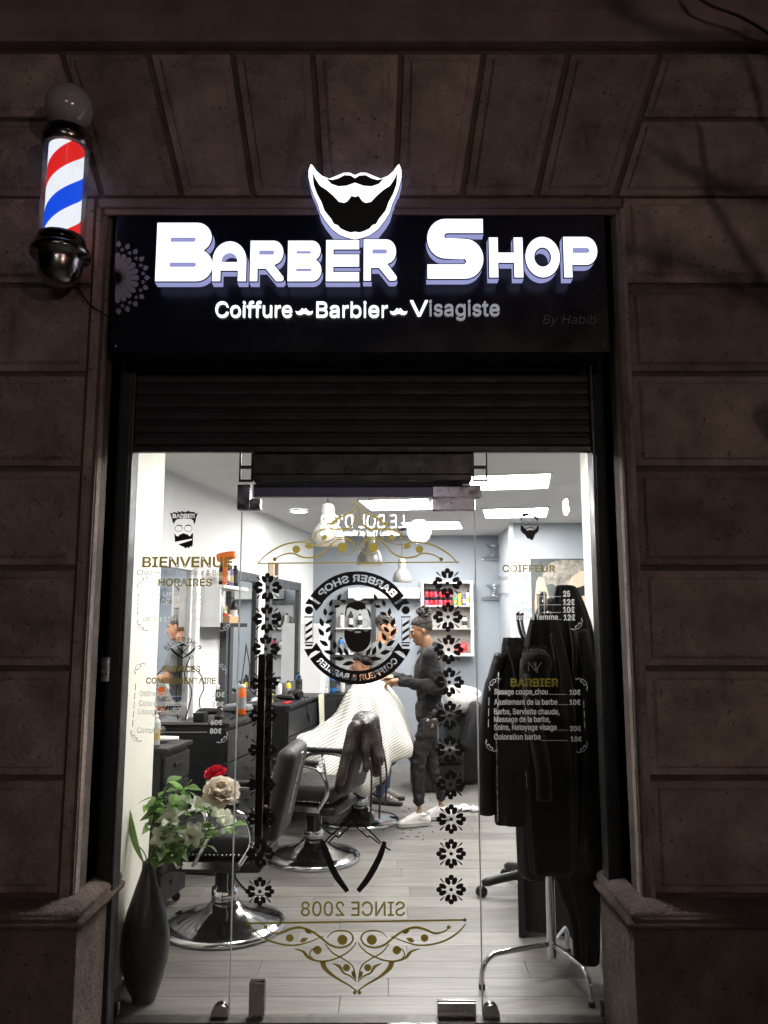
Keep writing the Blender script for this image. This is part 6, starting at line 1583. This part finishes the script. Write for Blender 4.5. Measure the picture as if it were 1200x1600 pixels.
def hand_prims(wrist, fwd, up, side, curl=.5, s=1.0):
    """palm, four fingers and a thumb; side = direction of the thumb"""
    f = Vector(fwd).normalized(); u = (Vector(up) - f * Vector(up).dot(f)).normalized(); sd_ = Vector(side); sd_ = (sd_ - f * sd_.dot(f) - u * sd_.dot(u)).normalized()
    pr = [('c', wrist, .026 * s, wrist + f * .05 * s + sd_ * .02 * s, .022 * s), ('c', wrist, .024 * s, wrist + f * .06 * s - sd_ * .02 * s, .02 * s), ('c', wrist + f * .04 * s + sd_ * .02 * s, .021 * s, wrist + f * .06 * s - sd_ * .025 * s, .019 * s)]
    for k, (o, L) in enumerate(((.03, .068), (.010, .078), (-.011, .072), (-.031, .055))):
        a = wrist + f * .075 * s + sd_ * o * s; ang = curl * (.5 + .12 * k)
        b = a + (f * math.cos(ang) - u * math.sin(ang)) * L * .5 * s; c = b + (f * math.cos(ang * 2.3) - u * math.sin(ang * 2.3)) * L * .5 * s
        pr += [('c', a, .0105 * s, b, .0095 * s), ('c', b, .0095 * s, c, .008 * s)]
    a = wrist + f * .02 * s + sd_ * .028 * s; b = a + (f * .6 + sd_ * .6 - u * .3).normalized() * .045 * s; c = b + (f * .85 + sd_ * .1 - u * .4).normalized() * .035 * s
    pr += [('c', a, .014 * s, b, .0115 * s), ('c', b, .0115 * s, c, .0095 * s)]
    return pr
def limb(*pr):
    out = []
    for (a, ra), (b, rb_) in zip(pr[:-1], pr[1:]): out.append(('c', a, ra, b, rb_))
    return out
def inflate(pr, d): 
    o = []
    for p in pr:
        if p[0] == 's': o.append((p[0], p[1], tuple(v + d for v in (p[2] if isinstance(p[2], tuple) else (p[2],) * 3)), *p[3:]))
        else: o.append((p[0], p[1], p[2] + d, p[3], p[4] + d))
    return o
def shoe(mb_pr, ankle, toe_dir, L=.235, sole=0.0):
    f = Vector(toe_dir).normalized(); b = Vector((ankle.x, ankle.y, sole))
    heel = b - f * L * .25; ball_ = b + f * L * .42; tip = b + f * L * .62
    return [('c', heel + V(0, 0, .045), .042, b + V(0, 0, .075), .045), ('c', heel + V(0, 0, .035), .034, ball_ + V(0, 0, .036), .04), ('c', b + f * .02 + V(0, 0, .075), .04, ball_ + V(0, 0, .042), .038), ('c', ball_ + V(0, 0, .034), .038, tip + V(0, 0, .03), .03)], (heel, ball_, tip, f)
def sole_mesh(h, f, L, w_=.047, z0=.001, z1=.026):
    mb = MB(); n = V(-f.y, f.x, 0); out = []
    c = [( -.14, .55), (-.10, .85), (.05, .78), (.3, .92), (.55, 1.0), (.75, .85), (.88, .55)]
    o = [h + f * (a * L) + n * (w_ * b) for a, b in c] + [h + f * (a * L) - n * (w_ * b) for a, b in reversed(c)]
    m = len(o); mb.add([(p.x, p.y, z) for z in (z0, z1) for p in o], [tuple(reversed(range(m))), tuple(range(m, 2 * m))] + [(i, (i + 1) % m, m + (i + 1) % m, m + i) for i in range(m)]); return mb
def eyes(t, p, s):
    for sx in (-1, 1):
        mb = MB(); c = p(sx * .030, .076, .008); mb.ball(c, .0095 * s, 10, 8); e = obj('eye', mb, solid('eye_white', (.6, .56, .52), .2), t)
        mb = MB(); mb.ball(p(sx * .030, .0835, .008), .005 * s, 8, 6); obj('iris', mb, VBLACK, e)
        mb = MB(); mb.tube([p(sx * .014, .090, .030), p(sx * .032, .088, .036), p(sx * .05, .072, .030)], .0042 * s, 6); obj('eyebrow', mb, HAIRM, t)
    mb = MB(); mb.tube([p(-.02, .098, -.0545), p(0, .104, -.054), p(.02, .098, -.0545)], .0025 * s, 6); obj('mouth_line', mb, solid('lip_line', (.10, .03, .025), .5), t)

# ---- barber in a black hooded sweater, facing the client (local y forward = towards the mirrors)
bar = thing('person', 'standing barber in black sweater, black trousers and white trainers, tied-up locs', 'person', (.375, 6.83, 0), R(90) + .06)
HC = V(0, .055, 1.545); hp, hpt = head_prims(HC, (0, 1, -.36), .98)
shL, shR = V(-.165, .0, 1.345), V(.165, .01, 1.345)
elL, elR = V(-.23, -.075, 1.085), V(.23, -.0, 1.09)
wrL, wrR = V(-.13, .235, 1.14), V(.12, .27, 1.155)
hipL, hipR = V(-.085, 0, .86), V(.085, 0, .86)
knL, knR = V(-.10, .11, .47), V(.09, -.02, .46)
anL, anR = V(-.11, .10, .09), V(.10, -.11, .09)
torso = [('s', V(0, 0, .90), (.15, .105, .12)), ('s', V(0, .0, 1.06), (.14, .10, .16)), ('s', V(0, -.005, 1.23), (.165, .112, .16)), ('c', shL, .062, shR, .062), ('s', V(0, -.02, 1.36), (.10, .075, .06))]
neck = limb((V(0, -.005, 1.36), .058), (V(0, .025, 1.47), .052))
armL = limb((shL, .068), (elL, .052), (wrL, .036)); armR = limb((shR, .068), (elR, .052), (wrR, .036))
legL = limb((hipL, .09), (knL, .06), (anL, .036)); legR = limb((hipR, .09), (knR, .06), (anR, .036))
hands = hand_prims(wrL + V(.006, .022, .002), (.25, 1, -.05), (0, 0, 1), (1, 0, .2), .7) + hand_prims(wrR + V(-.006, .022, .002), (-.15, 1, -.1), (0, 0, 1), (-1, 0, .2), .8)
sm1, g1 = shoe(None, anL, (-.25, 1, 0)); sm2, g2 = shoe(None, anR, (-.12, 1, 0))
core = inflate(torso + armL + armR + legL + legR, -.022)
me = blob(hp + neck + core + hands + [('s', anL, .036), ('s', anR, .036), ('c', anL, .034, anL + V(0, .03, -.04), .03), ('c', anR, .034, anR + V(0, .03, -.04), .03)], .0058, 3); obj('body', me, SKIN1, bar)
eyes(bar, hpt, 1)
BSW = pm('black_sweater', (.012, .012, .0125), .9, spec=.2, bump=.5, bscale=260, var=.3, vscale=9, sheen=.1)
hem = [('s', V(0, 0, .86), (.168, .122, .09)), ('c', V(0, -.05, 1.385), .075, V(0, -.085, 1.34), .06)]
up_ = limb((shL, .072), (elL, .06), (wrL, .042)) + limb((shR, .072), (elR, .06), (wrR, .042))
me = blob(inflate(torso, .012) + up_ + hem, .0085, 3); noise_disp(me, .014, 13, 4, (1, 1, .7)); noise_disp(me, .006, 36, 2); sw = obj('sweater', me, BSW, bar)
mb = MB()
for sx in (-.03, .03): mb.tube(spline([V(sx, .075, 1.36), V(sx * 1.2, .125, 1.26), V(sx * 1.4, .135, 1.13)], 5), .0035, 6)
obj('drawstring', mb, solid('cord_grey', (.35, .35, .35), .8), sw)
me = blob(inflate(limb((hipL, .082), (knL, .055), (V(-.11, .10, .19), .037)) + limb((hipR, .082), (knR, .055), (V(.10, -.105, .19), .037)), .004) + [('s', V(0, 0, .86), (.15, .105, .11))], .009, 3); noise_disp(me, .012, 16, 8, (1, 1, 1.5)); noise_disp(me, .006, 40, 3); obj('trousers', me, pm('black_trousers', (.013, .013, .014), .6, spec=.3, bump=.4, bscale=120, var=.25, vscale=9), bar)
SHW = pm('white_shoe', (.72, .70, .67), .5, var=.06, vscale=14)
for smp, (heel, bl, tip, f), an in ((sm1, g1, anL), (sm2, g2, anR)):
    me = blob(smp, .0065, 3); s_ = obj('shoe', me, SHW, bar); obj('sole', sole_mesh(heel + f * .02, f, .25, .052, .001, .034), pm('sole_rubber', (.40, .385, .36), .6), s_); obj('outsole', sole_mesh(heel + f * .02, f, .254, .053, .0005, .008), BPLAS, s_)
    mb = MB()
    for k in range(4):
        c = heel.lerp(bl, .55 + k * .1) + V(0, 0, .105 - k * .012); n = V(-f.y, f.x, 0); mb.tube([c - n * .028, c + V(0, 0, .008), c + n * .028], .0045, 5)
    obj('lace', mb, solid('lace_grey', (.30, .29, .28), .8), s_)
    n = V(-f.y, f.x, 0); mb = MB(); mb.tube(spline([heel + V(0, 0, .095) - f * .03, heel + n * .045 + V(0, 0, .088) + f * .03, bl + n * .02 + V(0, 0, .088) - f * .06], 4), .0045, 5); mb.tube(spline([heel + V(0, 0, .095) - f * .03, heel - n * .045 + V(0, 0, .088) + f * .03, bl - n * .02 + V(0, 0, .088) - f * .06], 4), .0045, 5); obj('collar', mb, MT['lace_grey' if 'lace_grey' in MT else 'white_shoe'], s_)
# hair: shaved sides with locs drawn up into a bun
hm = blob([('s', hpt(0, -.016, .038), (.0745, .0925, .082), Vector((0, 1, 0)).rotation_difference(Vector((0, 1, -.36)))), ], .008, 2)
bm = bmesh.new(); bm.from_mesh(hm); bmesh.ops.bisect_plane(bm, geom=bm.verts[:] + bm.edges[:] + bm.faces[:], plane_co=hpt(0, .055, .078), plane_no=(hpt(0, .62, -.78) - hpt(0, 0, 0)), clear_outer=True); bm.to_mesh(hm); bm.free()
hr = obj('hair', hm, HAIRM, bar); mb = MB(); bun = hpt(0, -.068, .140)
def sk(e, a, k=1.06): return hpt(.073 * k * math.cos(e) * math.cos(a), -.014 + .092 * k * math.cos(e) * math.sin(a), .035 + .082 * k * math.sin(e))
for ring, nn in ((0, 38), (1, 30), (2, 18)):
    for k in range(nn):
        a = 2 * math.pi * (k + .3 * ring) / nn; sn = math.sin(a); e0 = R(16 + 20 * max(sn, 0) - 8 * max(-sn, 0) + 20 * ring) + random.uniform(-.08, .08)
        q = random.uniform(1.04, 1.11)
        mb.tube(spline([sk(e0, a, 1.0), sk(e0 + R(16), a + .10, q), sk(min(e0 + R(34), R(80)), a + .05 - .25 * sn, q + .02), bun + V(random.uniform(-.018, .018), random.uniform(-.018, .018), -.02)], 3), [.006] + [.0085] * 8 + [.008], 6)
for k in range(40):
    d = V(random.gauss(0, 1), random.gauss(0, 1), random.gauss(0, .8) + .3).normalized(); e = V(random.gauss(0, 1), random.gauss(0, 1), random.gauss(0, 1)).normalized()
    mb.tube(spline([bun + d * .012, bun + d * .05, bun + (d + e * .6).normalized() * .062, bun + (d * .6 + e).normalized() * .042], 3), .0085, 6)
obj('locs', mb, pm('loc_hair', (.020, .015, .012), .65, bump=.6, bscale=120, var=.6, vscale=60), hr)
# belt bag on a strap
bb = thing('waist_pouch', 'dark waist pouch with metal rings worn at the barber\'s hip', 'pouch', (.375, 6.83 - .15, .80), 0)
obj('pouch', rbox(-.06, .06, -.035, .02, -.10, .05, .02), BRLEATH, bb)
mb = MB(); mb.tube(spline([(.10, -.01, .26), (.06, -.035, .14), (0, -.03, .04)], 5), .008, 6); obj('strap', mb, BRLEATH, bb)
for (x, z) in ((.03, .11), (-.02, .03), (.015, -.01)): mb = MB(); mb.lathe([(.009, -.003), (.014, 0), (.009, .003)], 12, Matrix.Translation((x, -.045, z)) @ Matrix.Rotation(R(90), 4, 'X')); obj('ring', mb, CHROME, bb)
# comb in the barber's hands
t = thing('cutting_comb', 'dark comb held in the barber\'s hands', 'comb', (.07, 6.80, 1.14), .3); mb = MB(); mb.box(-.07, .05, -.004, .004, 0, .02, .002)
for k in range(14): mb.box(-.066 + k * .008, -.063 + k * .008, -.0015, .0015, -.016, -.0001)
obj('comb_body', mb, BPLAS, t)

# ---- second hairdresser behind the client, grey shirt and jeans, facing the barber
p2 = thing('person', 'standing man in grey shirt, blue jeans and grey shoes behind the round emblem', 'person', (-.03, 7.62, 0), R(-90) - .25)
HC = V(0, .05, 1.575); hp, hpt = head_prims(HC, (.05, 1, -.25), 1.0)
me_core = inflate(torso, -.02)
a1 = limb((shL, .066), (V(-.24, .05, 1.10), .05), (V(-.10, .22, 1.06), .036)); a2 = limb((shR, .066), (V(.24, .05, 1.10), .05), (V(.10, .24, 1.08), .036))
lg1 = limb((hipL, .095), (V(-.10, .03, .47), .064), (V(-.10, .0, .09), .042)); lg2 = limb((hipR, .095), (V(.10, .03, .47), .064), (V(.10, .03, .09), .042))
up2 = [(p[0], p[1] + V(0, 0, .025), *p[2:]) if p[0] == 's' else (p[0], p[1] + V(0, 0, .025), p[2], p[3] + V(0, 0, .025), p[4]) for p in torso]
hnd = hand_prims(V(-.095, .245, 1.06), (.2, 1, -.1), (0, 0, 1), (1, 0, .1), .7) + hand_prims(V(.095, .265, 1.08), (-.2, 1, -.1), (0, 0, 1), (-1, 0, .1), .7)
me = blob(hp + limb((V(0, -.005, 1.38), .06), (V(0, .02, 1.5), .055)) + inflate(up2, -.02) + a1 + a2 + inflate(lg1 + lg2, -.02) + hnd, .0065, 3); obj('body', me, SKIN2, p2); eyes(p2, hpt, 1)
me = blob(inflate(up2, .01) + limb((shL + V(0, 0, .02), .076), (V(-.21, .03, 1.18), .068)) + limb((shR + V(0, 0, .02), .076), (V(.21, .03, 1.18), .068)) + [('s', V(0, 0, .86), (.165, .12, .08))], .0095, 3); noise_disp(me, .014, 11, 6); obj('shirt', me, solid('grey_cotton', (.10, .105, .11), .85, bump=.3, bscale=200), p2)
me = blob(inflate(lg1 + lg2, .006) + [('s', V(0, 0, .86), (.16, .112, .1))], .0095, 3); noise_disp(me, .014, 13, 9); obj('jeans', me, solid('blue_denim', (.03, .055, .13), .8, bump=.4, bscale=200, vscale=30), p2)
for an, dr_ in ((V(-.10, 0, .09), (-.1, 1, 0)), (V(.10, .03, .09), (.15, 1, 0))):
    smp, (heel, bl, tip, f) = shoe(None, an, dr_); s_ = obj('shoe', blob(smp, .008, 3), solid('grey_suede', (.16, .145, .13), .8), p2); obj('sole', sole_mesh(heel + f * .02, f, .27), BPLAS, s_)
hm = blob([('s', hpt(0, -.022, .05), (.078, .096, .082), Vector((0, 1, 0)).rotation_difference(Vector((.05, 1, -.25))))], .008, 2)
bm = bmesh.new(); bm.from_mesh(hm); bmesh.ops.bisect_plane(bm, geom=bm.verts[:] + bm.edges[:] + bm.faces[:], plane_co=hpt(0, .06, .05), plane_no=(hpt(0, .5, -.85) - hpt(0, 0, 0)), clear_outer=True); bm.to_mesh(hm); bm.free(); noise_disp(hm, .012, 70, 3); obj('hair', hm, HAIRM, p2)

# ---- client in the third chair under a striped cape, facing the mirrors
cl = thing('person', 'seated client under a striped white cape, seen behind the round emblem', 'person', (CC[0] + .065, CC[1] - .0, .0), R(90) + .05)
HC = V(0, .045, 1.27); hp, hpt = head_prims(HC, (0, 1, -.2), .98)
tc_ = [('s', V(0, .02, .62), (.16, .13, .10)), ('s', V(0, -.01, .78), (.15, .11, .14)), ('s', V(0, -.02, .94), (.145, .10, .14)), ('c', V(-.12, -.01, 1.05), .055, V(.12, -.01, 1.05), .055)]
lgs = limb((V(-.09, .05, .60), .09), (V(-.10, .42, .59), .065), (V(-.10, .50, .22), .045)) + limb((V(.09, .05, .60), .09), (V(.10, .42, .59), .065), (V(.10, .50, .22), .045))
arm_ = limb((V(-.13, -.01, 1.03), .045), (V(-.16, .04, .80), .04), (V(-.06, .22, .68), .032)) + limb((V(.13, -.01, 1.03), .045), (V(.16, .04, .80), .04), (V(.06, .22, .68), .032))
hd_ = hand_prims(V(-.05, .24, .67), (.2, 1, -.1), (0, 0, 1), (1, 0, .1), .5) + hand_prims(V(.05, .24, .67), (-.2, 1, -.1), (0, 0, 1), (-1, 0, .1), .5)
me = blob(hp + limb((V(0, -.01, 1.05), .058), (V(0, .02, 1.19), .052)) + tc_ + lgs + arm_ + hd_, .0065, 3); obj('body', me, SKIN2, cl); eyes(cl, hpt, .98)
hm = blob([('s', hpt(0, -.022, .05), (.080, .098, .084), Vector((0, 1, 0)).rotation_difference(Vector((0, 1, -.2))))], .008, 2)
bm = bmesh.new(); bm.from_mesh(hm); bmesh.ops.bisect_plane(bm, geom=bm.verts[:] + bm.edges[:] + bm.faces[:], plane_co=hpt(0, .06, .05), plane_no=(hpt(0, .5, -.85) - hpt(0, 0, 0)), clear_outer=True); bm.to_mesh(hm); bm.free(); noise_disp(hm, .008, 60, 5); obj('hair', hm, HAIRM, cl)
me = blob(inflate(lgs, .012), .012, 3); obj('trousers', me, MT['black_trousers'], cl)
for sx in (-.10, .10):
    smp, (heel, bl, tip, f) = shoe(None, V(sx, .50, .26), (0, 1, 0), sole=.17); obj('shoe', blob(smp, .009, 3), BPLAS, cl)
# striped cape
from mathutils import noise as _ns
def cape():
    n, m = 96, 22; vs = []; uv = []
    for k in range(n):
        th = 2 * math.pi * k / n; cx_, sy_ = math.cos(th), math.sin(th)      # local: y forward (towards mirrors), x = to the client's right
        fr = max(0, sy_) ** 1.5; bkk = max(0, -sy_) ** 1.5; sd_ = 1 - fr - bkk; sd_ = max(0, sd_)
        prof = [(fr * .07 + bkk * .075 + sd_ * .072, 1.135), (fr * .10 + bkk * .12 + sd_ * .13, 1.125), (fr * .17 + bkk * .19 + sd_ * .205, fr * 1.03 + bkk * 1.07 + sd_ * 1.07), (fr * .24 + bkk * .27 + sd_ * .265, fr * .86 + bkk * .93 + sd_ * .88),
                (fr * .42 + bkk * .325 + sd_ * .33, fr * .72 + bkk * .76 + sd_ * .66), (fr * .60 + bkk * .33 + sd_ * .35, fr * .64 + bkk * .60 + sd_ * .46 + .16 * max(0, -sy_) * sd_ + .06 * bkk), (fr * .66 + bkk * .335 + sd_ * .355, fr * .47 + bkk * .50 + sd_ * (.27 if cx_ < 0 else .34) + .30 * max(0, -sy_) * sd_ + .10 * bkk)]
        pt = spline([(a, 0, b) for a, b in prof], 4)
        pts = [pt[int(i * (len(pt) - 1) / (m - 1))] for i in range(m)]
        arcl = 0
        for i, p in enumerate(pts):
            if i: arcl += (p - pts[i - 1]).length
            t = i / (m - 1); fold = 1 + t ** 1.6 * .13 * math.sin(11 * th + 1.6 * math.sin(2 * th)) + t * .14 * _ns.noise(Vector((cx_ * 2, sy_ * 2, t * 3)))
            fold *= 1 + (min(1, max(0, t - .22) * 4) * (.12 if sy_ < 0 else .20) * abs(math.sin(2 * th)))
            vs.append((p.x * cx_ * fold, p.x * sy_ * fold, p.z + t * .015 * _ns.noise(Vector((cx_ * 3, sy_ * 3, 5)))))
            uv.append((cx_ * arcl, sy_ * arcl))
    fs = [(k * m + i, k * m + i + 1, ((k + 1) % n) * m + i + 1, ((k + 1) % n) * m + i) for k in range(n) for i in range(m - 1)]
    me = bpy.data.meshes.new('cape'); me.from_pydata(vs, [], fs); me.polygons.foreach_set('use_smooth', [True] * len(fs))
    ul = me.uv_layers.new(name='cloth')
    for l in me.loops: ul.data[l.index].uv = uv[l.vertex_index]
    return me
m = bpy.data.materials.new('striped_cotton'); m.use_nodes = True; nt = m.node_tree; L = nt.links.new; b = nt.nodes['Principled BSDF']; b.inputs['Roughness'].default_value = .75
un = nd(nt, 'ShaderNodeTexCoord'); sp2 = nd(nt, 'ShaderNodeSeparateXYZ'); L(un.outputs['Object'], sp2.inputs[0])
ad = nd(nt, 'ShaderNodeMath', operation='MULTIPLY_ADD'); ad.inputs[1].default_value = .55; L(sp2.outputs[1], ad.inputs[0]); L(sp2.outputs[2], ad.inputs[2])
ml = nd(nt, 'ShaderNodeMath', operation='MULTIPLY'); ml.inputs[1].default_value = 44; L(ad.outputs[0], ml.inputs[0]); fr_ = nd(nt, 'ShaderNodeMath', operation='FRACT'); L(ml.outputs[0], fr_.inputs[0])
rp = nd(nt, 'ShaderNodeValToRGB'); rp.color_ramp.interpolation = 'CONSTANT'; rp.color_ramp.elements[0].color = (.78, .76, .70, 1); rp.color_ramp.elements[1].position = .70; rp.color_ramp.elements[1].color = (.30, .28, .26, 1); L(fr_.outputs[0], rp.inputs[0]); L(rp.outputs[0], b.inputs['Base Color'])
cp_ = thing('barber_cape', 'white barber cape with thin dark stripes draped over the seated client', 'cape', (CC[0] + .065, CC[1], .0), R(90) + .05)
o = obj('cloth', cape(), m, cp_); md = o.modifiers.new('thickness', 'SOLIDIFY'); md.thickness = .003; md.offset = 1
